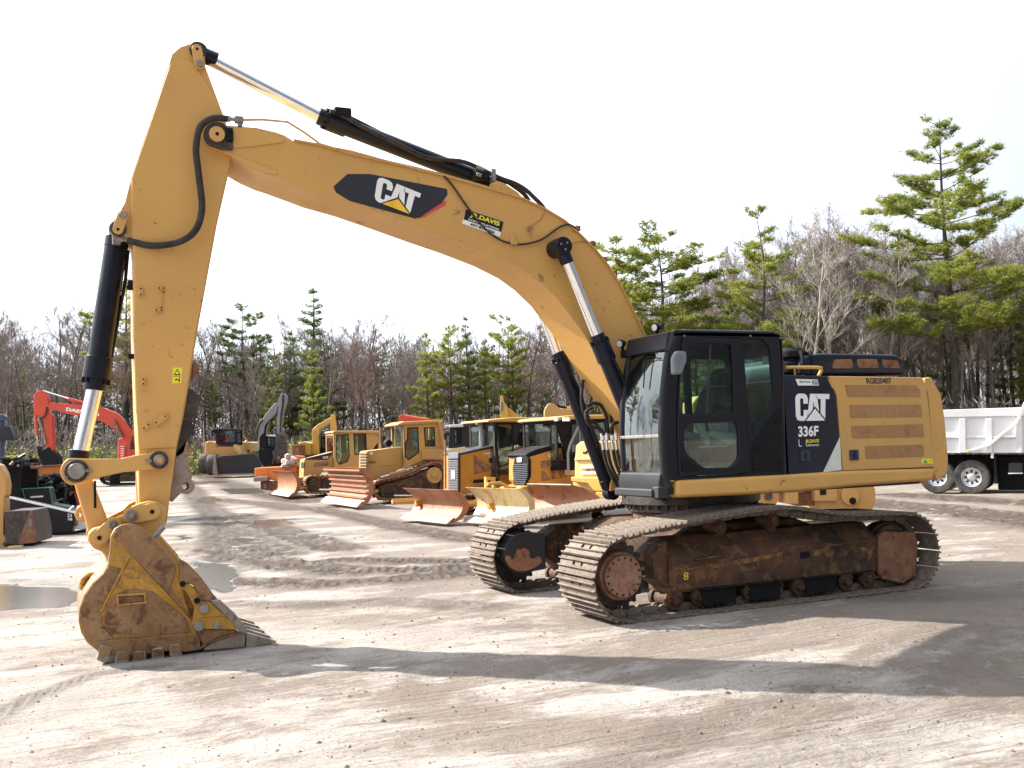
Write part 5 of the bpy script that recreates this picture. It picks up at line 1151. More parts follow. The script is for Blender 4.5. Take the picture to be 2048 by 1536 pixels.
# lug ears
for s in (1, -1):
    mb = MB(); mb.prism(px_side(ears, .44), s*.30, s*.44, 'y'); E1 = mb.build('bucket_ear', M['bucket'] if s < 0 else M['yellow'], BKT, .012)
    if s > 0:
        for q, r in (((309,676), .016), ((640,512), .016)):
            c = W0.S(*Z5([q])[0], .47); disc(c, .10, .44, .46, 'yellow', 'pin_boss', BKT); disc(c, r*1.4, .46, .485, 'matt', 'pin_hole', BKT, 0)
        link_plate(Z5([(512,536)])[0], Z5([(640,512)])[0], .085, .46, .48, 'yellow', BKT)
        link_plate(Z5([(309,676)])[0], Z5([(400,592)])[0], .075, .46, .475, 'yellow', BKT)
        for q in ((512,536), (392,592)):
            c = W0.S(*Z5([q])[0], .5); disc(c, .062 if q[0] > 500 else .045, .475, .50, 'wear', 'bolt', BKT, .006); disc(c, .035, .50, .53, 'steel', 'bolt', BKT, .006, 6)
mb = MB(); mb.prism(px_side(Z5([(372,850),(358,800),(325,765),(270,740),(400,700),(560,620),(690,655),(800,780),(815,820),(780,830),(640,700),(400,720)]), .3), -.44, .3, 'y'); mb.build('top_plate', M['bucket'], BKT, .01)
mb = MB(); p = W0.S(*Z5([(668,652)])[0], .6); mb.cyl(p+Vector((.06, 0, -.07)), p+Vector((-.07, 0, .07)), .03, n=12); mb.build('stop_pin', M['steel'], BKT, .006)
# hook eye
mb = MB(); hk = [W0.S(x, y, .1) for x, y in Z5([(330,905),(290,910),(240,915),(212,940),(200,975),(222,993),(250,985),(285,960)])]; mb.tube(hk, .035, 10, 3); mb.build('hook', M['bucket'], BKT)
# side cutters and shrouds
for s in (1, -1):
    y0 = (NB-.02)*s
    def sc(nm, pts, mat, t=.06):
        pl = px_side(Z5(pts), NB)
        mb = MB(); mb.prism(pl, y0, y0+t*s, 'y'); return mb.build(nm, M[mat], BKT, .012)
    sc('side_cutter', [(812,955),(868,962),(905,990),(925,1015),(915,1050),(935,1078),(1010,1085),(1120,1180),(1170,1222),(1160,1250),(960,1246),(925,1255),(890,1215),(905,1110),(880,1060),(850,1010),(808,985)], 'bucket')
    sc('side_shroud', [(812,845),(825,812),(860,832),(940,915),(1018,1022),(1003,1068),(938,1066),(905,1050),(925,1020),(900,975),(860,955),(812,950)], 'wear' if s < 0 else 'bronze', .075)
    sc('side_shroud', [(1005,1070),(1062,1060),(1150,1140),(1225,1232),(1232,1275),(1190,1265),(1120,1185)], 'wear', .075)
    sc('side_bar', [(935,1160),(1105,1150),(1110,1158),(940,1172)], 'bucket', .075)
    sc('corner_plate', [(905,1240),(960,1246),(1165,1250),(1180,1262),(1050,1300),(965,1345)], 'bronze', .04)
    for q, r in (((828,962), .03), ((918,1066), .03), ((962,1118), .045), ((930,1224), .05), ((1045,1222), .035)):
        c = W0.S(*Z5([q])[0], NB); disc(c, r, y0+.05*s, y0+.085*s, 'steel' if r > .03 else 'matt', 'bolt', BKT, .004, 14)
mb = MB(); mb.prism(px_side(Z5([(905,1330),(1000,1290),(1190,1262),(1195,1285),(1000,1340),(945,1378),(900,1385)]), NB), -NB, NB, 'y'); mb.build('cutting_edge', M['bronze'], BKT, .008)
for k in range(5):
    yk = NB-.07-k*(2*NB-.14)/4; w = .055
    mb = MB(); mb.prism(px_side(Z5([(962,1386),(970,1365),(1090,1290),(1185,1262),(1228,1270),(1224,1366)]), NB), yk-w*1.15, yk+w*1.15, 'y'); mb.build('tooth_adapter', M['wear'], BKT, .015)
    pl = px_side(Z5([(1232,1272),(1425,1332),(1232,1370)]), NB); mb = MB(); (a, b2, c2) = pl
    mb.add([(a[0], yk-w, a[1]), (a[0], yk+w, a[1]), (c2[0], yk-w, c2[1]), (c2[0], yk+w, c2[1]), (b2[0], yk-.035, b2[1]+.008), (b2[0], yk+.035, b2[1]+.008), (b2[0], yk-.035, b2[1]-.008), (b2[0], yk+.035, b2[1]-.008)],
        [(0, 1, 5, 4), (2, 6, 7, 3), (0, 4, 6, 2), (1, 3, 7, 5), (4, 5, 7, 6), (0, 2, 3, 1)]); mb.build('tooth', M['wear'], BKT, .008)
for q in ([(318,1340),(402,1368),(380,1400),(372,1452),(350,1466),(288,1440),(300,1405)], [(418,1385),(500,1390),(498,1430),(488,1484),(408,1474),(405,1440)], [(528,1388),(602,1388),(606,1475),(522,1484),(522,1440)], [(640,1372),(708,1360),(722,1450),(655,1468),(640,1440)], [(748,1348),(820,1338),(833,1430),(755,1448)]):
    pl = px_side(Z5(q), NB+.03); mb = MB(); mb.prism(pl, NB-.10, NB+.045, 'y'); mb.build('heel_shroud', M['wear'], BKT, .02)
    c = (sum(p[0] for p in pl)/len(pl), sum(p[1] for p in pl)/len(pl)); mb = MB(); mb.prism(inset(pl, .05) if 0 else [(c[0]-.05, c[1]+.0), (c[0]+.05, c[1]), (c[0]+.05, c[1]+.07), (c[0]-.05, c[1]+.07)], NB+.045, NB+.052, 'y'); mb.build('shroud_boss', M['bronze'], BKT, .003)
# ---------------------------------------------------------------- the machines parked behind
IL = R_(-23.8)     # heading that points straight to the photo's left
def ZM(s, ox, oy): return lambda pts: [(ox+x*s, oy+y*s) for x, y in pts]
Z3 = ZM(.20508, 500, 770); Z4 = ZM(.24414, 760, 780); Z1 = ZM(.23438, 0, 760); Z2 = ZM(.17578, 380, 760); ZR = ZM(.29297, 1300, 980); ZT = ZM(.20838, 1700, 780)
class Mach:
    def __init__(s, name, label, cat, px, Z, th=0.0, group=None):
        loc = ground_at(px, Z); s.F = Frame(loc, IL+R_(th)); s.root = thing(name, label, cat, loc, s.F.yaw, group)
    def pr(s, name, pts, y0, y1, mat, bevel=.02, par=None, tr=None):
        """outline traced on the near plane y1, as thick as the real part"""
        pl = s.F.side(pts, y1 if tr is None else tr); mb = MB(); mb.prism(pl, y0, y1, 'y'); return mb.build(name, M[mat] if isinstance(mat, str) else mat, par or s.root, bevel)
    def fr(s, name, pts, x0, x1, mat, bevel=.02, par=None):
        pl = s.F.front(pts, x1); mb = MB(); mb.prism(pl, x0, x1, 'x'); return mb.build(name, M[mat], par or s.root, bevel)
    def tube(s, name, pts, y, r, mat, par=None, sm=0, n=8):
        mb = MB(); ys = y if isinstance(y, (list, tuple)) else [y]*len(pts); mb.tube([s.F.S(p[0], p[1], q) for p, q in zip(pts, ys)], r, n, sm); return mb.build(name, M[mat], par or s.root)
    def disc(s, name, p, rpx, y0, y1, mat, par=None, n=24, bevel=.01):
        c = s.F.S(*p, y1); d = (CAM_C-(np.array(s.F.loc))); Z = abs(float(np.dot(np.array(s.F.loc)-CAM_C, CF)))
        mb = MB(); mb.cyl((c.x, y0, c.z), (c.x, y1, c.z), rpx*Z/FPX, n=n); return mb.build(name, M[mat], par or s.root, bevel)
    def text(s, q, y, t, mat, par, bold=.03, logo=False): return decal('lettering', s.F, q, y, M[mat], par, polys=LOGO if logo else None, text=None if logo else t, bold=bold)
    def blade(s, L, Rr, T, B, x, mat, ribs=0, depth=.28, th=.05, par=None, wing=0.0, name='blade'):
        """dozer blade across the nose: px range L..Rr, T..B surveyed on the plane local x"""
        a = s.F.Fp(L, (T+B)/2, x); b = s.F.Fp(Rr, (T+B)/2, x); zt_ = s.F.Fp((L+Rr)/2, T, x).z; zb = s.F.Fp((L+Rr)/2, B, x).z
        zb = max(zb, -.02); y0, y1 = min(a.y, b.y), max(a.y, b.y); mb = MB(); n = 10; prof = []
        for i in range(n+1): t = i/n; prof.append((x-depth*.9+depth*(2*t-1)**2+(.10 if t < .1 else 0), zb+(zt_-zb)*t))
        pl = prof+[(p[0]-th, p[1]) for p in prof[::-1]]; mb.prism(pl, y0, y1, 'y'); o = mb.build(name, M[mat], par or s.root, .006)
        mb = MB(); mb.prism([(p[0]+.02, p[1]) for p in prof]+[(p[0]-.16, p[1]) for p in prof[::-1]], y1-.005, y1+.025, 'y'); mb.build('end_plate', M[mat], o, .004)
        mb = MB(); mb.prism([(prof[0][0], zb-.01), (prof[0][0]+.03, zb-.01), (prof[1][0]+.03, prof[1][1]+.06), (prof[1][0], prof[1][1]+.06)], y0, y1, 'y'); mb.build('cutting_edge', M['wear'], o, .004)
        for k in range(ribs):
            t = (k+.5)/ribs; z = zb+(zt_-zb)*t; xx = x-depth*.9+depth*(2*t-1)**2; mb = MB(); mb.box((xx-.02, y0, z-.03), (xx+.09, y1, z+.03)); mb.build('rib', M[mat], o, .008)
        return o
    def arms(s, x0, x1, z0, z1, ys, mat):
        for y in ys: mb = MB(); mb.tube([(x0, y, z0), (x1, y, z1)], .09, 4); mb.build('push_arm', M[mat], s.root, .01)
    def crawler(s, pts, y0, y1, mat='rust', ring=.16, inner='brown', discs=()):
        """crawler: chain ring with grousers round an inner frame"""
        pl = s.F.side(pts, y1); tr = MB(); n = max(24, int(sum(math.dist(pl[i], pl[i-1]) for i in range(len(pl)))/.19)); q = resample(pl, n)
        iq = inset(q, ring*.5) if True else q
        for k in range(n):
            a, b = Vector(q[k-1]), Vector(q[(k+1) % n]); t = (b-a).normalized(); nn = Vector((t.y, -t.x)); c = Vector(q[k])
            cen = Vector((sum(p[0] for p in q)/n, sum(p[1] for p in q)/n))
            if nn.dot(c-cen) < 0: nn = -nn
            p = [c-t*.09, c+t*.09, c+t*.09-nn*.05, c-t*.09-nn*.05]; tr.prism([tuple(v) for v in p], y0, y1, 'y')
            p = [c-t*.012, c+t*.012, c+t*.008+nn*.05, c-t*.008+nn*.05]; tr.prism([tuple(v) for v in p], y0, y1, 'y')
            p = [c-t*.085-nn*.05, c+t*.085-nn*.05, c+t*.07-nn*.13, c-t*.07-nn*.13]; ym = (y0+y1)/2; tr.prism([tuple(v) for v in p], ym-.12, ym+.12, 'y')
        o = tr.build('track', M[mat], s.root, 0, fix=True)
        mb = MB(); mb.prism(inset(q, .2), y0+.12, y1-.10, 'y'); mb.build('track_frame', M[inner], o, .02)
        for (p, r, m2) in discs: s.disc('track_wheel', p, r, y0+.1, y1-.04, m2, o); s.disc('wheel_hub', p, r*.35, y1-.04, y1+.01, m2, o)
        return o
    def win(s, pts, y, par=None, mat='glassb', frame=True):
        pl = s.F.side(pts, y); 
        if frame: plate('window_frame', rounded(pl, .06), [rounded(inset(pl, .035), .05)], y-.01, y+.02, M['matt'], par or s.root, bevel=.005)
        mb = MB(); mb.add([(x, y+.006, z) for x, z in inset(pl, .02)], [tuple(range(len(pl)))]); return mb.build('window', M[mat], par or s.root, 0, False)
    def cabshell(s, pts, y0, y1, mat, wins, roof=None, roofmat=None):
        """cab: side walls with real openings, floor, rear and front left open to glass"""
        pl = s.F.side(pts, y1); W = [s.F.side(w, y1) for w in wins]
        o = plate('cab', pl, [inset(w, .03) for w in W], y1-.06, y1, M[mat], s.root, bevel=.01)
        o2 = plate('cab_wall', pl, [inset(w, .03) for w in W], y0, y0+.06, M[mat], o, bevel=.01)
        x0 = min(p[0] for p in pl); x1 = max(p[0] for p in pl); z0 = min(p[1] for p in pl); z1 = max(p[1] for p in pl); zm = min(min(p[1] for p in w) for w in W)
        mb = MB(); mb.box((x0+.05, y0+.05, z0+.02), (x1-.05, y1-.05, zm-.05)); mb.build('cab_floor', M[mat], o, .01)
        mb = MB(); mb.box((x0+.2, (y0+y1)/2-.28, zm-.3), (x0+.75, (y0+y1)/2+.28, zm+.12)); mb.box((x0+.15, (y0+y1)/2-.26, zm), (x0+.32, (y0+y1)/2+.26, zm+.75)); mb.build('seat', M['seat'], o, .03)
        for w in W:
            for yy in (y1-.03, y0+.03):
                mb = MB(); mb.add([(x, yy, z) for x, z in inset(w, .02)], [tuple(range(len(w)))]); mb.build('window', M['glassb'], o, 0, False)
            plate('window_seal', inset(w, .005), [inset(w, .045)], y1, y1+.012, M['matt'], o, bevel=.004)
        # front and rear glass
        fx = max(p[0] for p in pl if p[1] > (z0+z1)/2)
        plate('windshield_frame', [(y0, zm-.3), (y1, zm-.3), (y1, z1), (y0, z1)], [rounded([(y0+.09, zm-.2), (y1-.09, zm-.2), (y1-.09, z1-.12), (y0+.09, z1-.12)], .05)], fx-.06, fx-.005, M[mat], o, 'x', .01)
        mb = MB(); mb.add([(fx-.02, y0+.05, zm-.25), (fx-.02, y1-.05, zm-.25), (fx-.02, y1-.05, z1-.08), (fx-.02, y0+.05, z1-.08)], [(0, 1, 2, 3)]); mb.build('windshield', M['glassb'], o, 0, False)
        plate('rear_frame', [(y0, zm-.3), (y1, zm-.3), (y1, z1), (y0, z1)], [[(y0+.09, zm-.1), (y1-.09, zm-.1), (y1-.09, z1-.12), (y0+.09, z1-.12)]], x0+.0, x0+.06, M[mat], o, 'x', .01)
        if roof: pr = s.F.side(roof, y1+.08); mb = MB(); mb.prism(pr, y0-.08, y1+.08, 'y'); mb.build('cab_roof', M[roofmat or mat], o, .04)
        return o
# ---- small crawler dozer, furthest of the row
m = Mach('bulldozer', 'small yellow dozer with a white-lettered black hood stripe, next to the orange plow', 'bulldozer', 660, 46.5, 24, 'dozers parked in a row')
hd = m.pr('hood', Z2([(1300,905),(1640,812),(1655,985),(1530,1000),(1470,1112),(1290,1112)]), -.45, .45, 'yelbg')
m.fr('grille', Z2([(1262,935),(1298,935),(1292,1110),(1258,1104)]), m.F.S(*Z2([(1300,1000)])[0], .45).x-.02, m.F.S(*Z2([(1300,1000)])[0], .45).x+.02, 'dgrey')
m.pr('hood_stripe', Z2([(1310,893),(1640,815),(1562,910),(1312,906)]), .45, .458, 'navy', 0, hd); m.text(Z2([(1508,897),(1576,893),(1578,865),(1510,869)]), .462, 'CAT', 'dwhite', hd, .05)
m.pr('louvre_panel', Z2([(1410,940),(1575,925),(1575,975),(1410,985)]), .45, .465, 'rust', .004, hd)
m.cabshell(Z2([(1632,600),(2155,598),(2150,700),(2035,840),(1930,1010),(1650,985),(1640,900)]), -.75, .75, 'yelbg', [Z2([(1662,620),(1805,615),(1818,860),(1795,930),(1695,968),(1662,900)]), Z2([(1858,610),(2005,608),(2015,852),(1870,852)])], Z2([(1618,600),(1640,578),(2165,576),(2180,610),(2170,640),(2140,612)]), 'yelbg')
m.crawler(Z2([(1310,1150),(1330,1110),(1375,1090),(1700,1095),(1950,1090),(2000,1150),(2000,1230),(1960,1280),(1700,1290),(1360,1285),(1320,1250)]), .55, 1.1, 'rust', discs=[(Z2([(1420,1190)])[0], 13, 'brown')])
m.crawler(Z2([(1310,1150),(1330,1110),(1375,1090),(1700,1095),(1950,1090),(2000,1150),(2000,1230),(1960,1280),(1700,1290),(1360,1285),(1320,1250)]), -1.1, -.55, 'rust')
m.pr('body', Z2([(1180,1110),(1600,1100),(2000,1000),(2000,1200),(1180,1210)]), -.5, .5, 'yelbg')
m.blade(545, 583, 942, 990, 2.1, 'blade', par=m.root); m.arms(.9, 1.9, .45, .35, (-.9, .9), 'yelbg')
m.pr('muffler_guard', Z2([(2040,640),(2230,640),(2230,800),(2040,790)]), -.5, .4, 'dgrey')
# ---- high-drive dozer with the ribbed blade
m = Mach('bulldozer', 'yellow high-track dozer with a tall exhaust stack and a wide ribbed rust-brown blade', 'bulldozer', 800, 38.5, 24, 'dozers parked in a row')
hd = m.pr('hood', Z3([(1138,655),(1150,643),(1495,600),(1505,790),(1260,940),(1125,948)]), -.5, .5, 'yelbg', .03)
xg = m.F.S(*Z3([(1135,800)])[0], .5).x
gr = m.fr('grille', Z3([(1068,652),(1138,648),(1128,940),(1062,930)]), xg-.03, xg+.03, 'yelbg'); 
for k in range(9):
    y0 = 668+k*28; m.fr('slat', Z3([(1074,y0),(1132,y0),(1131,y0+14),(1073,y0+14)]), xg+.03, xg+.05, 'dgrey', 0, gr)
m.pr('access_door', Z3([(1250,675),(1425,665),(1425,780),(1250,790)]), .5, .515, 'yelbg', .004, hd); m.text(Z3([(1157,765),(1226,765),(1226,742),(1158,742)]), .506, 'CAT', 'dblack', hd, .05)
m.cabshell(Z3([(1492,372),(1840,345),(1872,560),(1895,740),(1760,742),(1680,742),(1560,792),(1500,790),(1500,560)]), -.78, .78, 'yelbg', [Z3([(1532,415),(1640,410),(1652,660),(1545,735),(1510,700),(1508,560),(1530,530)]), Z3([(1692,415),(1800,408),(1808,600),(1706,600)])], Z3([(1440,378),(1500,358),(1842,338),(1862,370),(1500,392),(1440,398)]), 'yelbg')
m.pr('cab_toolbox', Z3([(1680,630),(1890,620),(1895,730),(1690,728)]), .78, .95, 'yelbg', .02)
m.tube('cab_post', Z3([(1850,350),(1885,560),(1900,640)]), .9, .07, 'yelbg'); m.tube('lamp_guard', Z3([(1415,590),(1412,410),(1425,395),(1478,398),(1480,590)]), .5, .02, 'yelbg')
m.tube('exhaust_stack', Z3([(1275,622),(1274,400)]), .15, .055, 'rust'); m.tube('exhaust_tip', Z3([(1274,410),(1278,370),(1298,345)]), .15, .06, 'matt')
m.disc('precleaner', Z3([(1357,568)])[0], 7, -.1, .25, 'matt'); m.disc('headlamp', Z3([(1185,668)])[0], 3, .4, .52, 'lens')
tk = Z3([(1203,1000),(1220,945),(1290,918),(1400,895),(1560,850),(1690,785),(1790,745),(1860,755),(1903,830),(1903,930),(1890,1050),(1860,1110),(1600,1120),(1300,1118),(1235,1090),(1208,1050)])
m.crawler(tk, .6, 1.15, 'rust', discs=[(Z3([(1800,880)])[0], 16, 'yelbg'), (Z3([(1345,1035)])[0], 15, 'brown')]); m.crawler(tk, -1.15, -.6, 'rust')
m.pr('body', Z3([(1100,950),(1500,900),(1880,800),(1880,1050),(1100,1040)]), -.58, .58, 'yelbg')
m.tube('lift_cylinder', Z3([(1360,880),(1530,835)]), .75, .085, 'yelbg'); m.tube('cylinder_rod', Z3([(1270,905),(1370,878)]), .75, .045, 'chrome')
m.blade(648, 721, 935, 1008, 2.55, 'blade', ribs=7, depth=.34); m.arms(1.2, 2.3, .5, .4, (-1.0, 1.0), 'yelbg')
m.tube('blade_brace', Z3([(1020,860),(1180,940)]), .9, .05, 'rust')
# ---- dozer with the model number and silver slatted grille
m = Mach('bulldozer', 'orange-yellow dozer numbered 650K with a silver slatted grille and plain rusty blade', 'bulldozer', 930, 29.5, 30, 'dozers parked in a row')
hd = m.pr('hood', Z4([(642,528),(935,468),(985,700),(960,760),(720,790),(700,840),(642,848)]), -.48, .48, 'deere', .03)
m.pr('hood_top', Z4([(640,520),(935,452),(937,474),(642,536)]), -.5, .5, 'dgrey', .02)
m.pr('louvre_panel', Z4([(768,528),(945,652),(772,690)]), .48, .49, 'rust', .004, hd); m.pr('louvre_panel', Z4([(700,560),(762,528),(768,700),(705,720)]), .48, .488, 'deere', .004, hd)
m.text(Z4([(848,530),(925,524),(925,508),(848,514)]), .486, '650K', 'dwhite', hd, .04); m.text(Z4([(893,548),(925,546),(925,532),(893,534)]), .486, 'LP', 'dwhite', hd, .03)
m.pr('side_vent', Z4([(892,562),(925,558),(927,595),(894,598)]), .48, .492, 'dgrey', .004, hd)
xg = m.F.S(*Z4([(642,700)])[0], .48).x
gr = m.fr('grille', Z4([(555,520),(642,515),(642,845),(556,838)]), xg-.04, xg+.03, 'dgrey')
for k in range(19):
    y0 = 575+k*14; m.fr('slat', Z4([(560,y0),(636,y0),(636,y0+7),(560,y0+7)]), xg+.03, xg+.06, 'grey', 0, gr)
m.fr('headlamp_bar', Z4([(558,515),(638,511),(638,562),(558,564)]), xg+.03, xg+.06, 'mirror', .01, gr)
m.fr('emblem', Z4([(582,660),(610,660),(610,730),(582,730)]), xg+.06, xg+.075, 'dwhite', .02, gr)
m.cabshell(Z4([(938,258),(1115,258),(1375,330),(1392,500),(1300,640),(1085,692),(985,692),(940,470)]), -.78, .78, 'dgrey', [Z4([(950,272),(1088,272),(1100,450),(1084,600),(972,640),(950,460)]), Z4([(1160,290),(1330,312),(1358,440),(1180,482)])], Z4([(885,262),(888,244),(1080,224),(1300,226),(1365,240),(1378,330),(1115,262)]), 'yelbr')
m.pr('rear_body', Z4([(1080,500),(1400,440),(1420,780),(960,800),(985,700)]), -.55, .55, 'deere', .03)
m.tube('exhaust_stack', Z4([(835,480),(836,360),(828,290),(800,262)]), .1, .09, 'grey'); m.tube('exhaust_stack', Z4([(1388,460),(1390,300),(1375,245)]), .2, .07, 'matt')
m.tube('cab_rail', Z4([(1180,480),(1300,462),(1400,440)]), .8, .025, 'matt')
tk = Z4([(640,930),(660,880),(720,860),(1000,860),(1300,850),(1350,900),(1350,980),(1300,1010),(720,1015),(665,1000)])
m.crawler(tk, .5, 1.1, 'brown', discs=[(Z4([(725,935)])[0], 14, 'brown')]); m.crawler(tk, -1.1, -.5, 'brown')
m.pr('push_frame', Z4([(600,850),(760,760),(1000,760),(1000,830),(760,850),(640,920)]), -.4, .5, 'deere')
m.tube('lift_cylinder', Z4([(770,750),(960,735)]), .62, .05, 'matt')
bl = m.blade(808, 903, 978, 1041, 2.15, 'blade', depth=.36); m.tube('blade_post', Z4([(537,810),(535,410)]), .9, .03, 'rust'); m.arms(.9, 2.0, .5, .5, (-.8, .8), 'deere')
# ---- short dozer with black grille, pale yellow blade
m = Mach('bulldozer', 'short dozer with a black louvred nose and a bright sunlit pale yellow blade', 'bulldozer', 1060, 27.0, 34, 'dozers parked in a row')
hd = m.pr('hood', Z4([(1215,548),(1490,468),(1527,700),(1522,752),(1240,772),(1214,742)]), -.46, .46, 'deere', .03)
m.pr('hood_top', Z4([(1195,535),(1215,512),(1300,480),(1488,432),(1494,470),(1216,552)]), -.47, .47, 'matt', .03)
for q in ([(1315,582),(1422,572),(1372,640),(1320,642)], [(1322,662),(1345,660),(1408,738),(1322,745)], [(1428,575),(1440,570),(1430,740),(1412,738),(1380,650)], [(1470,528),(1486,520),(1512,690),(1482,722),(1450,640)]): m.pr('louvre_panel', Z4(q), .46, .468, 'rust', .003, hd)
m.text(Z4([(1380,552),(1418,543),(1418,515),(1380,524)]), .47, 'D1', 'dwhite', hd, .05)
xg = m.F.S(*Z4([(1214,650)])[0], .46).x
gr = m.fr('grille', Z4([(1082,640),(1100,560),(1130,535),(1190,530),(1216,570),(1216,700),(1168,852),(1132,860),(1092,770)]), xg-.05, xg+.05, 'matt', .03)
for k in range(15):
    y0 = 605+k*15.5; a, b2 = (1090, 1206) if k < 7 else (1092+(k-7)*5, 1204-(k-7)*6); m.fr('slat', Z4([(a,y0+5),(b2,y0),(b2,y0+5),(a,y0+10)]), xg+.05, xg+.075, 'mirror', 0, gr)
m.fr('headlamp_box', Z4([(1118,556),(1160,552),(1158,592),(1120,594)]), xg+.05, xg+.07, 'lens', .01, gr)
m.cabshell(Z4([(1440,250),(1900,225),(1905,450),(1880,620),(1560,660),(1500,450)]), -.78, .78, 'matt', [Z4([(1562,272),(1860,250),(1862,430),(1600,520),(1560,560)])], Z4([(1425,250),(1428,225),(1560,208),(1900,200),(1910,235),(1600,240)]), 'yelbr')
m.tube('grab_pipe', Z4([(1700,160),(1640,270),(1560,440),(1540,520),(1543,690)]), .95, .035, 'grey')
for x in (1436, 1503, 1532): m.fr('roof_lamp', Z4([(x-10,228),(x+12,228),(x+12,256),(x-10,256)]), m.F.S(*Z4([(1440,300)])[0], .78).x+.1, m.F.S(*Z4([(1440,300)])[0], .78).x+.16, 'lens', .01)
tk = Z4([(1180,900),(1200,850),(1260,830),(1500,800),(1700,800),(1750,850),(1750,960),(1700,1000),(1260,1000),(1200,980)])
m.crawler(tk, .5, 1.0, 'brown', discs=[(Z4([(1260,920)])[0], 14, 'brown')]); m.crawler(tk, -1.0, -.5, 'brown'); m.pr('body', Z4([(1150,800),(1540,700),(1700,700),(1700,900),(1180,930)]), -.5, .5, 'deere')
m.blade(934, 1037, 976, 1046, 2.05, 'bladey', depth=.34); m.arms(.9, 1.9, .5, .5, (-.8, .8), 'deere')
m.pr('blade_bracket', Z4([(868,712),(948,714),(948,800),(930,800),(930,740),(885,740),(885,800),(870,800)]), .2, .3, 'yelbr', .01)
m.pr('side_bracket', Z4([(1025,790),(1118,790),(1118,830),(1100,830),(1100,805),(1025,808)]), .5, .56, 'yelbr', .01)
m.tube('lift_cylinder', Z4([(880,770),(980,760),(1060,800)]), .4, .045, 'yelbr')
# ---- pale yellow dozer just left of the excavator cab
m = Mach('bulldozer', 'pale yellow dozer seen between the boom cylinders, with a long rust-brown blade', 'bulldozer', 1185, 24.5, 50, 'dozers parked in a row')
hd = m.fr('hood', Z4([(1590,830),(1572,760),(1590,700),(1590,585),(1600,450),(1640,422),(1770,425),(1802,500),(1872,700),(1880,830)]), -.9, .3, 'yelpale', .06)
m.fr('vent', Z4([(1660,505),(1680,508),(1705,480),(1712,492),(1690,522),(1662,522)]), .3, .31, 'matt', .003, hd)
for q in ([(1642,622),(1785,618),(1785,640),(1642,646)], [(1645,672),(1780,668),(1780,690),(1645,695)]): m.fr('grille_slat', Z4(q), .3, .33, 'dwhite', .01, hd)
for q in ([(1738,645),(1775,642),(1777,668),(1740,670)], [(1690,648),(1725,648),(1725,664),(1690,668)]): m.fr('grille_opening', Z4(q), .3, .315, 'rustp', .002, hd)
m.fr('hood_crease', Z4([(1592,560),(1800,555),(1806,570),(1592,576)]), .3, .34, 'yelpale', .01, hd)
m.fr('nose_guard', Z4([(1560,712),(1868,716),(1880,830),(1752,832),(1700,768),(1565,752)]), .3, .45, 'yelbr', .03)
m.fr('frame_rail', Z4([(1765,835),(1990,850),(2000,890),(1770,892)]), .3, .5, 'yelbr', .02)
for x in (1880, 1935): m.tube('hook', Z4([(x+14,835),(x-4,790),(x-2,740),(x+10,725)]), .7, .035, 'yelpale', sm=3)
tk = Z4([(1700,960),(1720,900),(1780,880),(2000,880),(2100,930),(2100,1010),(2000,1030),(1750,1030)])
o = m.fr('body', Z4([(1640,740),(1900,750),(1900,960),(1700,960)]), -1.5, -.2, 'yelbr')
F5 = m.F; xb = 1.2
pl = F5.front(Z4([(1166,850),(1215,770),(1575,778),(1650,805),(1745,890),(1745,905),(1480,960),(1205,1010),(1166,900)]), xb)
mb = MB(); mb.prism(pl, xb-.06, xb, 'x'); bo = mb.build('blade', M['blade'], m.root, .01)
bm = bmesh.new(); bm.from_mesh(bo.data)
z0 = min(v.co.z for v in bm.verts); z1 = max(v.co.z for v in bm.verts)
for i in range(1, 6): bmesh.ops.bisect_plane(bm, geom=bm.verts[:]+bm.edges[:]+bm.faces[:], plane_co=(0, 0, z0+(z1-z0)*i/6), plane_no=(0, 0, 1))
for v in bm.verts: t = (v.co.z-z0)/(z1-z0); v.co.x += -.25+.30*(2*t-1)**2
bm.to_mesh(bo.data); bm.free()
mb = MB(); ys = [p[0] for p in pl]; mb.tube([(xb+.03, p[0], p[1]) for p in pl[1:3]], .025, 6); mb.build('blade_lip', M['wear'], bo)
# ---- things glimpsed behind the dozers
m = Mach('excavator', 'orange-red excavator with only the tip of its arm showing above the high-track dozer', 'excavator', 830, 58, 0)
bo = m.pr('boom', Z4([(150,252),(156,215),(180,202),(300,228),(405,240),(560,300),(540,340),(300,290),(160,275)]), -.3, .3, 'red'); m.tube('boom_cylinder', Z4([(190,205),(270,222),(400,240)]), .1, .07, 'orange')
m.pr('boom_foot', Z4([(540,300),(600,360),(640,700),(560,700),(500,330)]), -.3, .3, 'red'); m.pr('body', Z4([(420,620),(900,620),(900,760),(420,760)]), -1.2, 1.2, 'red', .1); m.pr('track', Z4([(380,780),(900,780),(930,830),(900,870),(380,870),(350,830)]), -1.3, 1.3, 'dgrey', .1)
m = Mach('loader', 'white loader with a charcoal cab frame behind the silver-grilled dozer', 'loader', 935, 46, 12)
m.cabshell(Z4([(572,310),(690,305),(885,300),(890,470),(560,480)]), -.8, .8, 'dgrey', [Z4([(604,322),(672,318),(672,442),(612,446)]), Z4([(730,322),(870,312),(872,440),(730,446)])], Z4([(565,312),(570,284),(680,276),(885,270),(888,305)]), 'dgrey')
m.pr('body', Z4([(520,478),(890,468),(900,760),(540,760)]), -.9, .9, 'white', .08); m.pr('roof_visor', Z4([(568,306),(572,284),(682,280),(684,302)]), -.85, .9, 'white', .02)
m.pr('hood', Z4([(540,490),(700,462),(710,500),(545,520)]), -.6, .95, 'yelpale', .03); m.tube('roll_bar', Z4([(520,480),(522,380),(545,358),(570,356)]), .7, .06, 'matt', sm=3)
for x in (600, 830): m.disc('wheel', Z4([(x,800)])[0], 24, -.9, .95, 'tyre')
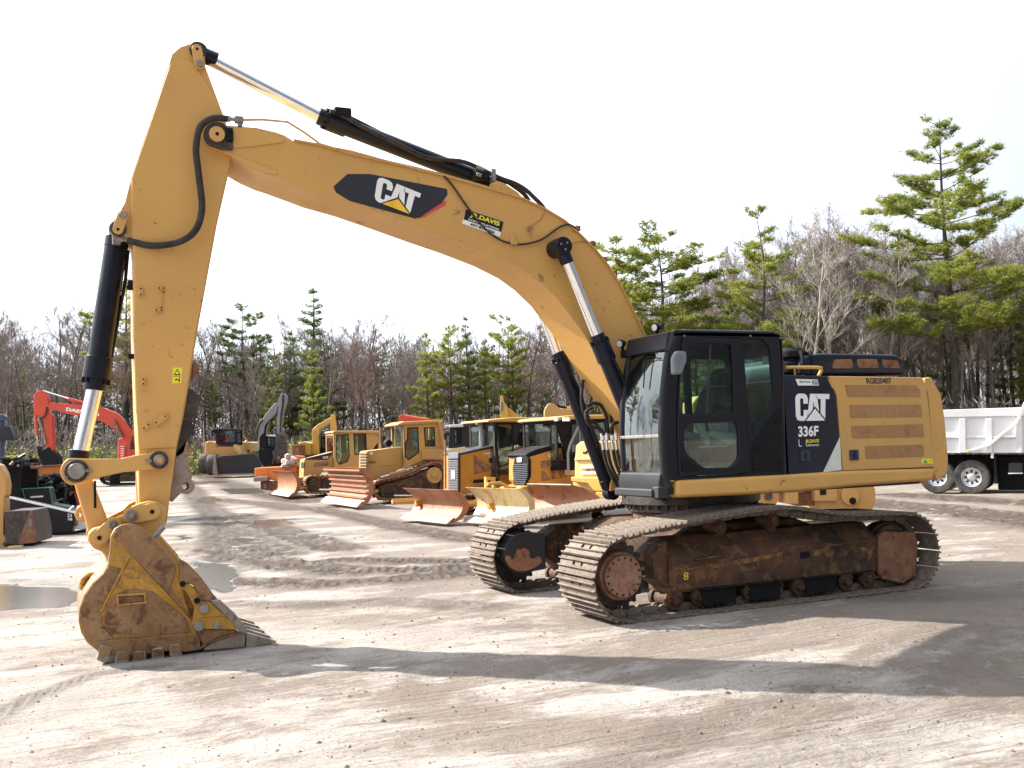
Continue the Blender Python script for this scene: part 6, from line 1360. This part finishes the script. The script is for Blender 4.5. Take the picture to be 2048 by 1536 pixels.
m = Mach('excavator', 'yellow excavator whose upright arm tip sticks up above the orange-yellow cab roof', 'excavator', 1010, 50, 0)
m.pr('stick', Z4([(985,48),(1008,45),(1014,95),(1040,130),(1055,210),(1050,260),(985,260)]), -.25, .25, 'yelbr'); m.pr('boom', Z4([(1005,110),(1045,140),(1300,330),(1340,560),(1240,560),(1100,300),(1000,200)]), -.3, -.26, 'yelbr')
m.tube('bucket_cylinder', Z4([(995,100),(992,170)]), .3, .07, 'grey'); m.pr('body', Z4([(1180,520),(1600,520),(1600,680),(1180,680)]), -1.3, 1.2, 'yelbr', .1); m.pr('track', Z4([(1150,700),(1650,700),(1680,745),(1640,790),(1150,790),(1120,745)]), -1.3, 1.3, 'dgrey', .1)
m = Mach('excavator', 'yellow excavator whose folded boom shows above the black cab roof near the boom cylinders', 'excavator', 1150, 42, 0)
m.pr('boom', Z4([(1342,250),(1347,160),(1372,118),(1395,106),(1440,122),(1470,150),(1600,160),(1640,178),(1640,215),(1425,232),(1420,300),(1360,300)]), -.28, .28, 'yelbg', .03); m.tube('arm_cylinder', Z4([(1440,125),(1530,150)]), .1, .05, 'matt'); m.tube('arm_cylinder', Z4([(1530,150),(1640,172)]), .1, .1, 'yelbg')
m.pr('stick', Z4([(1350,280),(1420,280),(1410,620),(1370,620)]), -.2, .2, 'yelbg'); m.pr('boom_foot', Z4([(1600,170),(1700,230),(1760,620),(1660,620),(1600,260)]), -.3, .3, 'yelbg'); m.pr('body', Z4([(1500,600),(2000,600),(2000,740),(1500,740)]), -1.3, 1.2, 'yelbg', .1); m.pr('track', Z4([(1480,770),(2050,770),(2080,820),(2040,870),(1480,870),(1440,820)]), -1.3, 1.3, 'dgrey', .1)
# ---- wheel loader
m = Mach('wheel_loader', 'yellow wheel loader with big tyres and a wide dark bucket, beside the stick', 'loader', 455, 72, 0)
m.cabshell(Z2([(300,560),(530,556),(535,720),(520,760),(310,760),(290,640)]), -.7, .8, 'navy', [Z2([(328,568),(520,564),(524,712),(332,720)])], Z2([(250,572),(252,560),(330,550),(530,552),(535,566)]), 'navy')
m.pr('body', Z2([(168,712),(210,690),(330,720),(540,740),(590,830),(590,900),(300,900),(168,850)]), -1.0, .8, 'yelbg', .1)
for a, b2 in (([(340,740),(372,738),(420,850),(400,880),(370,850)], -.3), ([(490,735),(540,740),(592,835),(560,850),(510,800)], .9)): m.pr('lift_arm', Z2(a), b2-.15, b2+.15, 'yelpale', .04)
for x, y, rx, ry, yy in ((162, 955, 8, 20, -.9), (262, 965, 10, 20.5, .9)):
    c = m.F.S(*Z2([(x, y)])[0], yy); s = 72/FPX; mb = MB(); mb.ringcyl([(.45, -.4), (.62, -.5), (.95, -.5), (1.0, -.3), (1.0, .3), (.95, .5), (.62, .5), (.45, .4)], (0, 0, 0), 'x', 28)
    mb.v = [(c.x+v[0]*rx*s*2*.9, c.y+v[1]*ry*s, c.z+v[2]*ry*s) for v in mb.v]; t = mb.build('tyre', M['tyre'], m.root)
    mb = MB(); mb.cyl((-.42, 0, 0), (.3, 0, 0), .5, n=20); mb.v = [(c.x-.05+v[0]*rx*s*1.9, c.y+v[1]*ry*s, c.z+v[2]*ry*s) for v in mb.v]; mb.build('rim', M['yelbg'], t)
bk = m.pr('bucket', Z2([(278,905),(300,880),(380,862),(740,832),(785,880),(805,960),(760,1062),(720,1075),(330,1088),(280,1070)]), 1.0, 2.2, 'dgrey', .05, tr=1.8)
m.pr('bucket_side', Z2([(262,1060),(280,905),(300,900),(325,1085),(285,1090)]), 1.2, 2.35, 'wear', .02, bk, tr=2.2); m.pr('bucket_edge', Z2([(325,1072),(720,1060),(722,1076),(326,1092)]), 2.15, 2.4, 'wear', .01, bk)
m.tube('mirror', Z2([(540,600),(575,585),(575,610)]), .8, .07, 'matt'); m.tube('mirror', Z2([(300,590),(250,580),(250,640)]), .8, .09, 'matt')
for ch in bpy.data.objects:
    if ch.parent and ch.parent.parent == m.root and ch.name.startswith('windshield') and ch.data.materials[0] == M['glassb']: ch.data.materials[0] = M['navy']
m = Mach('grader', 'tan machine body half hidden between the wheel loader and the grey-armed excavator', 'machine', 500, 74, 0)
m.pr('body', Z2([(565,720),(600,700),(760,708),(770,860),(570,860)]), -1, 1, 'yelpale', .1); m.tube('crane_arm', Z2([(565,780),(650,690),(610,635)]), .8, .1, 'yelpale'); m.disc('wheel', Z2([(620,900)])[0], 16, -.9, 1.0, 'tyre'); m.disc('wheel', Z2([(740,900)])[0], 16, -.9, 1.0, 'tyre'); m.pr('wheel_cover', Z2([(580,800),(680,798),(650,835),(590,838)]), 1.0, 1.1, 'matt')
# ---- excavator with the pale grey arm
m = Mach('excavator', 'black excavator with a sunlit pale grey boom and arm and a dark grapple attachment', 'excavator', 545, 60, 0)
m.pr('boom', Z2([(797,560),(800,480),(832,440),(850,400),(965,262),(1000,255),(1012,290),(990,370),(900,450),(862,520),(850,600),(862,640),(850,790),(770,795),(778,640)]), -.3, .3, 'grey', .03)
m.pr('boom_shade_plate', Z2([(850,520),(870,490),(985,385),(1000,300),(1012,300),(1000,400),(900,480),(872,540),(862,640),(850,780),(790,790),(790,650),(840,600)]), .3, .36, 'matt', .02)  # black overlay on the near face, shade of the boom's side put in as colour
st2 = m.pr('stick', Z2([(1000,240),(1036,156),(1074,154),(1096,182),(1102,240),(1062,350),(1042,480),(1036,610),(984,612),(990,420),(1012,300)]), .05, .45, 'grey', .02)
m.pr('stick_shade_plate', Z2([(1050,165),(1068,165),(1070,240),(1055,340),(1042,470),(1036,600),(1018,600),(1026,400),(1045,280)]), .45, .5, 'dgrey', .01, st2)  # charcoal overlay colours in the shaded side of the stick
m.cabshell(Z2([(866,632),(978,642),(978,800),(930,810),(866,770)]), -.9, .2, 'matt', [Z2([(876,648),(968,654),(968,770),(880,750)])], Z2([(862,640),(864,620),(980,628),(982,648)]), 'white')
m.pr('body', Z2([(770,785),(900,775),(975,800),(945,850),(945,985),(830,985),(780,900)]), -1.2, .3, 'matt', .08); m.pr('track', Z2([(820,960),(1080,950),(1120,1000),(1080,1060),(840,1060),(800,1010)]), -1.4, .2, 'dgrey', .1)
at_ = m.pr('grapple', Z2([(972,620),(1062,620),(1066,680),(1088,720),(1092,830),(1060,880),(1075,960),(1030,930),(1000,960),(965,890),(940,970),(925,970),(945,880),(932,820),(968,780),(962,700)]), .0, .6, 'dsteel', .04); m.disc('pin', Z2([(1010,885)])[0], 3, .6, .7, 'rust', at_)
m.tube('hose', Z2([(740,700),(750,600),(800,480),(830,455)]), .35, .05, 'hose', sm=3)
m = Mach('excavator', 'bright yellow small excavator with a hooked arm behind the smallest dozer', 'excavator', 632, 62, 0)
m.pr('boom', Z2([(1385,620),(1392,570),(1440,515),(1595,425),(1612,440),(1612,478),(1478,560),(1462,620),(1475,850),(1370,850),(1392,700)]), -.25, .25, 'yelbr', .03); m.pr('stick', Z2([(1602,400),(1622,388),(1648,392),(1665,560),(1650,600),(1605,725),(1592,720),(1590,600)]), .0, .3, 'yelbr', .02)
m.pr('body', Z2([(1238,716),(1300,700),(1372,716),(1372,860),(1240,852)]), -1, .6, 'yelbr', .06); m.cabshell(Z2([(1486,640),(1602,640),(1604,800),(1486,810)]), -.8, .2, 'matt', [Z2([(1498,655),(1592,655),(1592,780),(1500,785)])]); m.pr('track', Z2([(1240,860),(1600,860),(1620,900),(1590,940),(1250,940),(1225,900)]), -1.1, .7, 'dgrey', .08)
m.pr('boom_cylinder', Z2([(1440,560),(1460,550),(1470,620),(1450,640)]), .25, .35, 'yelpale')
m = Mach('post', 'rusty round post standing beside the dark red box', 'post', 586, 58, 0); m.tube('shaft', Z2([(1172,860),(1172,750)]), 0, .12, 'rust'); m.disc('cap', Z2([(1172,748)])[0], 3.2, -.12, .12, 'rust')
m = Mach('container', 'dark red boxy bin behind the orange plow', 'container', 593, 60, 0); m.pr('shell', Z2([(1182,742),(1240,742),(1240,870),(1182,870)]), -1, .8, 'rustp', .03); m.pr('rim', Z2([(1180,738),(1242,738),(1242,750),(1180,750)]), -1.02, .84, 'rust', .01)
# ---- orange plow with rubble
m = Mach('snow_plow', 'bright orange plow blade lying in front of the smallest dozer', 'snow plow', 555, 49, 0)
m.pr('blade', Z2([(732,1005),(800,995),(1030,984),(1048,965),(1205,972),(1198,1108),(990,1152),(880,1128),(735,1098)]), -.5, .3, 'orange', .06); m.pr('hitch', Z2([(800,1150),(940,1155),(1030,1180),(1000,1240),(940,1262),(800,1245)]), -.4, .3, 'rustp', .03); m.pr('hitch_opening', Z2([(838,1180),(868,1180),(868,1232),(838,1235)]), .3, .33, 'wear', .005)
m.pr('skid_shoe', Z2([(716,1105),(880,1098),(882,1150),(720,1158)]), .1, .7, 'wear', .04); m.pr('hopper', Z2([(1190,860),(1282,866),(1282,1100),(1200,1090)]), -.6, .0, 'orange', .03); m.pr('seam', Z2([(885,1000),(893,1000),(893,1125),(885,1125)]), .3, .32, 'orange', .0)
rs = random.Random(4); mb = MB()
for _ in range(46):
    c = m.F.S(*Z2([(rs.gauss(1135, 34), rs.gauss(935, 32))])[0], rs.uniform(-.3, .5)); mb.sphere(c, rs.uniform(.08, .2), 6, (1, 1, rs.uniform(.5, 1)))
o = mb.build('rubble_pile', worn('pale_rubble', (.5, .38, .32), (.62, .5, .44), (.35, .25, .22), 6), None); o.matrix_world = Matrix.Translation(m.F.loc) @ Matrix.Rotation(m.F.yaw, 4, 'Z'); tag(o, 'heap of pale pinkish rubble beside the orange plow', 'rubble')
m = Mach('traffic_cone', 'small orange cone just right of the stick near the wheel loader', 'cone', 377, 66, 0)
c = m.F.S(377, 924, 0); mb = MB(); mb.cyl((c.x, 0, 0), (c.x, 0, .98), .2, .04, 16); mb.build('cone_body', M['orange'], m.root); mb = MB(); mb.box((c.x-.26, -.26, 0), (c.x+.26, .26, .05)); mb.build('base', M['orange'], m.root, .01)
# ---- red excavator
m = Mach('excavator', 'orange-red excavator with white lettering on its boom, behind the bucket cylinder', 'excavator', 200, 64, 4)
bo = m.pr('boom', Z1([(398,225),(430,190),(560,203),(720,213),(860,232),(1000,285),(1065,350),(1130,430),(1145,480),(1150,640),(1080,660),(1060,560),(1040,478),(985,425),(870,355),(700,308),(560,286),(450,252),(405,250)]), -.3, .3, 'red', .03)
m.text(Z1([(562,262),(846,312),(849,282),(566,232)]), .305, 'DAEWOO', 'dwhite', bo, .05)
m.pr('stick', Z1([(282,200),(290,130),(308,98),(345,86),(382,96),(402,130),(412,190),(402,260),(440,300),(446,420),(456,600),(430,618),(392,600),(372,330),(330,312),(288,302)]), -.25, .25, 'red', .03)
m.tube('bucket_cylinder', Z1([(303,305),(316,478)]), .3, .1, 'red'); m.tube('bucket_rod', Z1([(316,478),(322,560)]), .3, .05, 'chrome'); m.tube('link', Z1([(328,318),(392,545)]), .32, .07, 'wear')
m.tube('arm_rod', Z1([(372,96),(592,160)]), .0, .055, 'chrome'); m.tube('arm_cylinder', Z1([(588,162),(730,200),(862,236)]), .0, .12, 'red'); m.tube('hose', Z1([(860,228),(960,240),(1050,310),(1130,420)]), .2, .05, 'hose', sm=3); m.tube('boom_cylinder', Z1([(968,338),(1044,490)]), .42, .09, 'rust'); m.tube('hose', Z1([(400,230),(390,290),(360,330),(345,330)]), .34, .05, 'hose', sm=3)
gp = m.pr('grapple', Z1([(312,560),(340,620),(350,600),(410,570),(450,630),(495,670),(495,720),(470,750),(420,752),(365,745),(345,700),(320,640)]), -.5, .4, 'matt', .08); m.disc('grapple_shell', Z1([(420,680)])[0], 17, -.3, .45, 'matt', gp, 24, .04)
m.pr('body', Z1([(1000,700),(1008,500),(1110,475),(1180,520),(1560,540),(1560,720),(900,725)]), -1.4, .2, 'red', .08); m.cabshell(Z1([(1090,620),(1110,445),(1165,440),(1330,450),(1340,700),(1085,690)]), .25, 1.3, 'red', [Z1([(1106,590),(1128,478),(1160,472),(1172,476),(1172,590)]), Z1([(1200,476),(1310,480),(1310,590),(1200,590)])])
for k in range(6): m.pr('step', Z1([(1030,562+k*20),(1058,562+k*20),(1058,570+k*20),(1030,570+k*20)]), .3, .55, 'dwhite', .0)
tk = Z1([(850,845),(870,810),(930,795),(1400,790),(1530,800),(1560,845),(1530,890),(930,896),(870,880)])
m.crawler(tk, .9, 1.5, 'dgrey', discs=[(Z1([(975,845)])[0], 10, 'matt')]); m.crawler(tk, -1.5, -.9, 'dgrey')
# ---- black attachments heaped on the left
m = Mach('snow_pusher', 'long black snow pusher with a white top rail lying at the left', 'snow pusher', 90, 28, 18)
o = m.pr('shell', Z1([(48,1000),(640,1135),(645,1190),(600,1312),(420,1322),(300,1318),(295,1130),(45,1115)]), -.6, .5, 'black', .04); m.tube('rail', Z1([(45,992),(640,1132)]), .55, .03, 'dwhite'); m.tube('cross_brace', Z1([(630,1075),(585,1115)]), .3, .025, 'dwhite')
m.text(Z1([(572,1165),(612,1172),(616,1145),(578,1138)]), .505, '33', 'dwhite', o, .03); m.text(Z1([(576,1196),(616,1202),(618,1178),(578,1172)]), .505, '38', 'dwhite', o, .03); m.pr('rubber_edge', Z1([(300,1300),(600,1296),(735,1270),(740,1300),(600,1318),(300,1320)]), .4, .56, 'matt', .01); m.pr('red_panel', Z1([(600,1215),(660,1205),(665,1240),(605,1250)]), .3, .45, 'rustp', .02)
for x in (160, 240, 320, 400): m.pr('rail_tab', Z1([(x,1018+(x-160)*.2),(x+62,1034+(x-160)*.2),(x+58,1044+(x-160)*.2),(x-2,1028+(x-160)*.2)]), .52, .56, 'matt', .005)
m = Mach('snow_pusher', 'black box pusher held by green straps, on top of the heap at the left', 'snow pusher', 70, 30.5, 18)
o = m.pr('shell', Z1([(50,940),(420,917),(450,1060),(620,1090),(600,1180),(60,1100)]), -1.0, .2, 'black', .05)
for a, b2 in (((190,928),(216,1024)), ((424,918),(446,1062))): m.tube('strap', Z1([a, b2]), .24, .015, 'green')
m.tube('strap', Z1([(190,928),(424,918)]), .22, .012, 'green'); m.pr('label_plate', Z1([(258,992),(368,986),(368,1000),(258,1006)]), .2, .215, 'dwhite', .003)
m = Mach('plow_blade', 'orange plow blade lying across the heap of black attachments', 'plow', 90, 34, 10)
m.pr('blade', Z1([(152,748),(380,738),(545,726),(530,800),(380,806),(215,812)]), -.3, .1, 'orange', .03); m.pr('edge', Z1([(152,742),(545,720),(545,730),(152,752)]), -.1, .16, 'rust', .01)
rs = random.Random(12)
for i, (x0, y0, x1, y1, lb) in enumerate([(0,660,180,760,'black steel attachment frame at the far left of the heap, lowest beside the yellow arm'), (150,665,330,745,'black roller-like attachment on top of the heap below the red excavator'), (60,780,240,930,'black frame with blue ram in the heap left of the straps'), (230,820,420,930,'black hydraulic attachment in the middle of the heap'),
        (400,800,560,1040,'dark attachment with silver rods at the right end of the heap'), (480,880,660,1090,'black coupler with red paint at the foot of the long bucket link')]):
    m = Mach('attachment', lb, 'attachment', (x0+x1)/2*.234, 29.5+i*.9, 15, 'heap of black machine attachments')
    m.pr('frame', Z1([(x0,y0+10),(x1-20,y0),(x1,y0+30),(x1-10,y1-10),(x0+20,y1),(x0,y1-30)]), -.4, .1, 'matt', .03)
    for k in range(6):
        a = (rs.uniform(x0, x1), rs.uniform(y0, y1)); b2 = (a[0]+rs.uniform(-90, 90), a[1]+rs.uniform(-40, 40)); m.tube(rs.choice(['arm', 'pipe']), Z1([a, b2]), rs.uniform(.15, .4), rs.uniform(.02, .055), rs.choice(['black', 'dgrey', 'grey', 'black', 'dsteel', 'rust']))
    for k in range(4):
        a = (rs.uniform(x0, x1-40), rs.uniform(y0, y1-30)); w, h = rs.uniform(25, 70), rs.uniform(14, 40); m.pr('bracket', Z1([(a[0],a[1]),(a[0]+w,a[1]-4),(a[0]+w*.9,a[1]+h),(a[0]+4,a[1]+h)]), .1, rs.uniform(.2, .4), rs.choice(['black', 'dgrey', 'dsteel']), .02)
    m.pr('stand', Z1([(x0+10,y1-20),(x1-15,y1-20),(x1-15,1180),(x0+10,1180)]), -.5, -.2, 'matt', .02)
    if i == 2: m.tube('ram', Z1([(180,800),(200,900)]), .42, .05, 'blue')
    if i == 5: m.tube('red_arm', Z1([(640,940),(672,1070)]), .3, .05, 'red'); m.disc('wheel', Z1([(700,1245)])[0], 9, -.2, .2, 'tyre')
m = Mach('lift_machine', 'blue post with a black panel at the left edge of the photo', 'machine', 8, 33, 8)
m.pr('panel', Z1([(-60,395),(80,392),(118,505),(100,515),(-60,512)]), -.3, .2, 'dgrey', .04); m.pr('head', Z1([(-40,300),(20,290),(40,312),(30,350),(-40,352)]), -.2, .2, 'blue', .04); m.pr('post', Z1([(-30,340),(12,340),(12,700),(15,900),(-30,900)]), -.15, .15, 'blue', .02); m.pr('base', Z1([(-120,880),(40,880),(40,1010),(-120,1010)]), -.5, .4, 'dgrey', .05)
# ---- loader arm and bucket at the very left
m = Mach('skid_loader', 'yellow loader arm with a dark rusty-sided bucket cut off by the left edge', 'loader', 20, 24.5, 10)
m.pr('lift_arm', Z1([(-80,700),(0,725),(40,800),(60,900),(52,985),(36,1005),(32,1320),(72,1365),(82,1400),(62,1482),(0,1530),(-80,1500)]), -.25, .15, 'yelbg', .04); m.disc('pin', Z1([(45,1400)])[0], 5, .15, .25, 'dsteel')
o = m.pr('bucket', Z1([(38,1122),(262,1112),(300,1300),(300,1392),(150,1404),(42,1404)]), -1.2, .3, 'dsteel', .02); m.pr('bucket_side', Z1([(264,1115),(307,1300),(304,1388),(145,1404)]), .3, .36, 'rustp', .01, o); m.tube('bucket_lip', Z1([(38,1120),(264,1112),(148,1400)]), .36, .012, 'wear', o)
m.pr('foot_plate', Z1([(62,1420),(188,1412),(190,1455),(100,1478),(62,1475)]), .3, .5, 'yelpale', .02); m.pr('stickers', Z1([(246,1180),(272,1180),(272,1255),(246,1255)]), .36, .37, 'mirror', .002, o); m.pr('chassis', Z1([(-300,1000),(-60,1000),(-60,1450),(-300,1450)]), -1.2, .2, 'yelbg', .1)
# ---- white dump truck
m = Mach('dump_truck', 'white dump truck with dual rear wheels parked behind the excavator', 'truck', 1950, 32.6, 150)
F = m.F
bed = m.pr('dump_bed', ZT([(840,205),(910,200),(2100,168),(2100,600),(945,604),(850,604)]), -2.4, 0, 'white', .02, tr=-2.4) if False else None
yN = None
# local axes: machine points to the photo's right, so its near side is local y < 0
def prn(name, pts, y0, y1, mat, bevel=.02, par=None): pl = F.side(pts, y0); mb = MB(); mb.prism(pl, y0, y1, 'y'); return mb.build(name, M[mat], par or m.root, bevel)
bed = prn('dump_bed', ZT([(700,210),(910,200),(2150,165),(2150,602),(945,606),(700,608)]), -1.25, 1.1, 'white', .02)
prn('bed_rail', ZT([(700,200),(910,190),(2150,150),(2150,240),(910,262),(700,268)]), -1.33, -1.24, 'white', .015, bed); prn('tarp', ZT([(700,190),(910,182),(1200,176),(1600,165),(1610,172),(910,196),(700,200)]), -1.3, 1.1, 'matt', .01, bed)
for x in (1045, 1300, 1590): prn('bed_post', ZT([(x,275),(x+62,272),(x+66,603),(x+4,604)]), -1.36, -1.24, 'white', .015, bed)
prn('bed_rib', ZT([(700,446),(1590,440),(1590,458),(700,464)]), -1.32, -1.24, 'white', .01, bed); prn('tarp_arm', ZT([(1105,590),(1130,575),(1320,520),(1590,300),(1640,180),(1670,110),(1700,110),(1660,230),(1610,320),(1340,540),(1140,598)]), -1.42, -1.37, 'white', .01, bed); prn('marker', ZT([(1120,582),(1142,572),(1150,590),(1128,598)]), -1.45, -1.42, 'dyel', .002, bed)
prn('chassis', ZT([(700,625),(2150,625),(2150,760),(700,760)]), -.5, .5, 'matt', .02); prn('prop', ZT([(1352,600),(1378,600),(1378,655),(1352,655)]), -1.3, -1.2, 'white', .005)
prn('mud_flap', ZT([(1378,640),(1400,640),(1420,900),(1385,900)]), -1.2, -.7, 'matt', .01); prn('fuel_tank', ZT([(1520,700),(1655,700),(1655,800),(1520,800)]), -1.2, -.7, 'dgrey', .05); prn('step_edge', ZT([(1518,796),(1658,794),(1658,804),(1518,806)]), -1.24, -1.19, 'dwhite', .002)
prn('dark_box', ZT([(1420,640),(2150,640),(2150,960),(1420,960)]), -.6, .6, 'matt', .05)
rT = 158*.20838*32.6/FPX
for cxp, n_ in ((1165, 0), (835, 1)):
    c = F.S(*ZT([(cxp, 838 if not n_ else 832)])[0], -1.18)
    for off, nm in ((0, 'wheel'), (.36, 'inner_wheel')):
        y = -1.18+off+.14; mb = MB(); r = rT; mb.ringcyl([(r*.56, -.13), (r*.62, -.14), (r*.93, -.14), (r, -.10), (r, .10), (r*.93, .14), (r*.6, .14)], (c.x, y, c.z), 'y', 40); w = mb.build(nm, M['tyre'], m.root)
        if not off:
            mb = MB(); mb.ringcyl([(r*.575, -.10), (r*.56, -.14), (r*.52, -.13), (r*.48, -.02), (r*.30, .0), (r*.24, -.04), (0, -.05)], (c.x, y, c.z), 'y', 36); mb.build('rim', M['rim'], w)
            mb = MB()
            mb.ringcyl([(r*.22, 0), (r*.21, -.10), (r*.12, -.14), (0, -.14)], (c.x, y-.02, c.z), 'y', 20); mb.build('hub', M['rim'], w)
            for k in range(8): a = 2*math.pi*k/8; mb = MB(); mb.cyl((c.x+r*.36*math.cos(a), y+.0, c.z+r*.36*math.sin(a)), (c.x+r*.36*math.cos(a), y-.03, c.z+r*.36*math.sin(a)), .035, n=8); mb.build('wheel_hole', M['matt'], w)
mb = MB(); c0 = F.S(*ZT([(1165,838)])[0], 0); mb.cyl((c0.x, -1.0, c0.z), (c0.x, 1.0, c0.z), .12, n=12); mb.build('axle', M['matt'], m.root)
for cxp in (1165, 835):
    c = F.S(*ZT([(cxp, 838)])[0], -1.18); mb = MB(); mb.cyl((c.x, .75, c.z), (c.x, 1.3, c.z), rT, n=30); mb.build('far_wheel', M['tyre'], m.root)
# ---- yellow machine glimpsed under the deck, behind the tracks
m = Mach('roller', 'yellow drum and frame of a compactor showing between the deck and the near track', 'compactor', 1640, 23.5, 0)
m.disc('drum', ZR([(1340,35)])[0], 58, -.6, .6, 'yelbg', None, 40, .03); m.disc('drum_hub', ZR([(1370,40)])[0], 18, .6, .68, 'yelbg'); m.disc('hub_opening', ZR([(1385,75)])[0], 7, .6, .69, 'matt')
m.pr('bracket', ZR([(1130,-60),(1280,-60),(1280,76),(1130,78)]), .0, .7, 'yelbg', .02); m.pr('bracket_opening', ZR([(1160,0),(1202,-2),(1204,32),(1162,36)]), .7, .71, 'matt', .002); m.pr('bracket', ZR([(928,-60),(1016,-60),(1014,96),(930,96)]), .0, .7, 'yelbg', .02)
m.disc('wheel', ZR([(800,40)])[0], 24, .0, .5, 'yelbg'); m.disc('wheel_hub', ZR([(810,42)])[0], 8, .5, .58, 'dsteel'); m.pr('frame', ZR([(700,-100),(1300,-100),(1300,-40),(700,-30)]), -.5, .6, 'yelbg', .03); m.pr('frame_rail', ZR([(1000,30),(1140,10),(1290,70),(1360,100),(1000,110)]), -.3, .3, 'rust', .02)
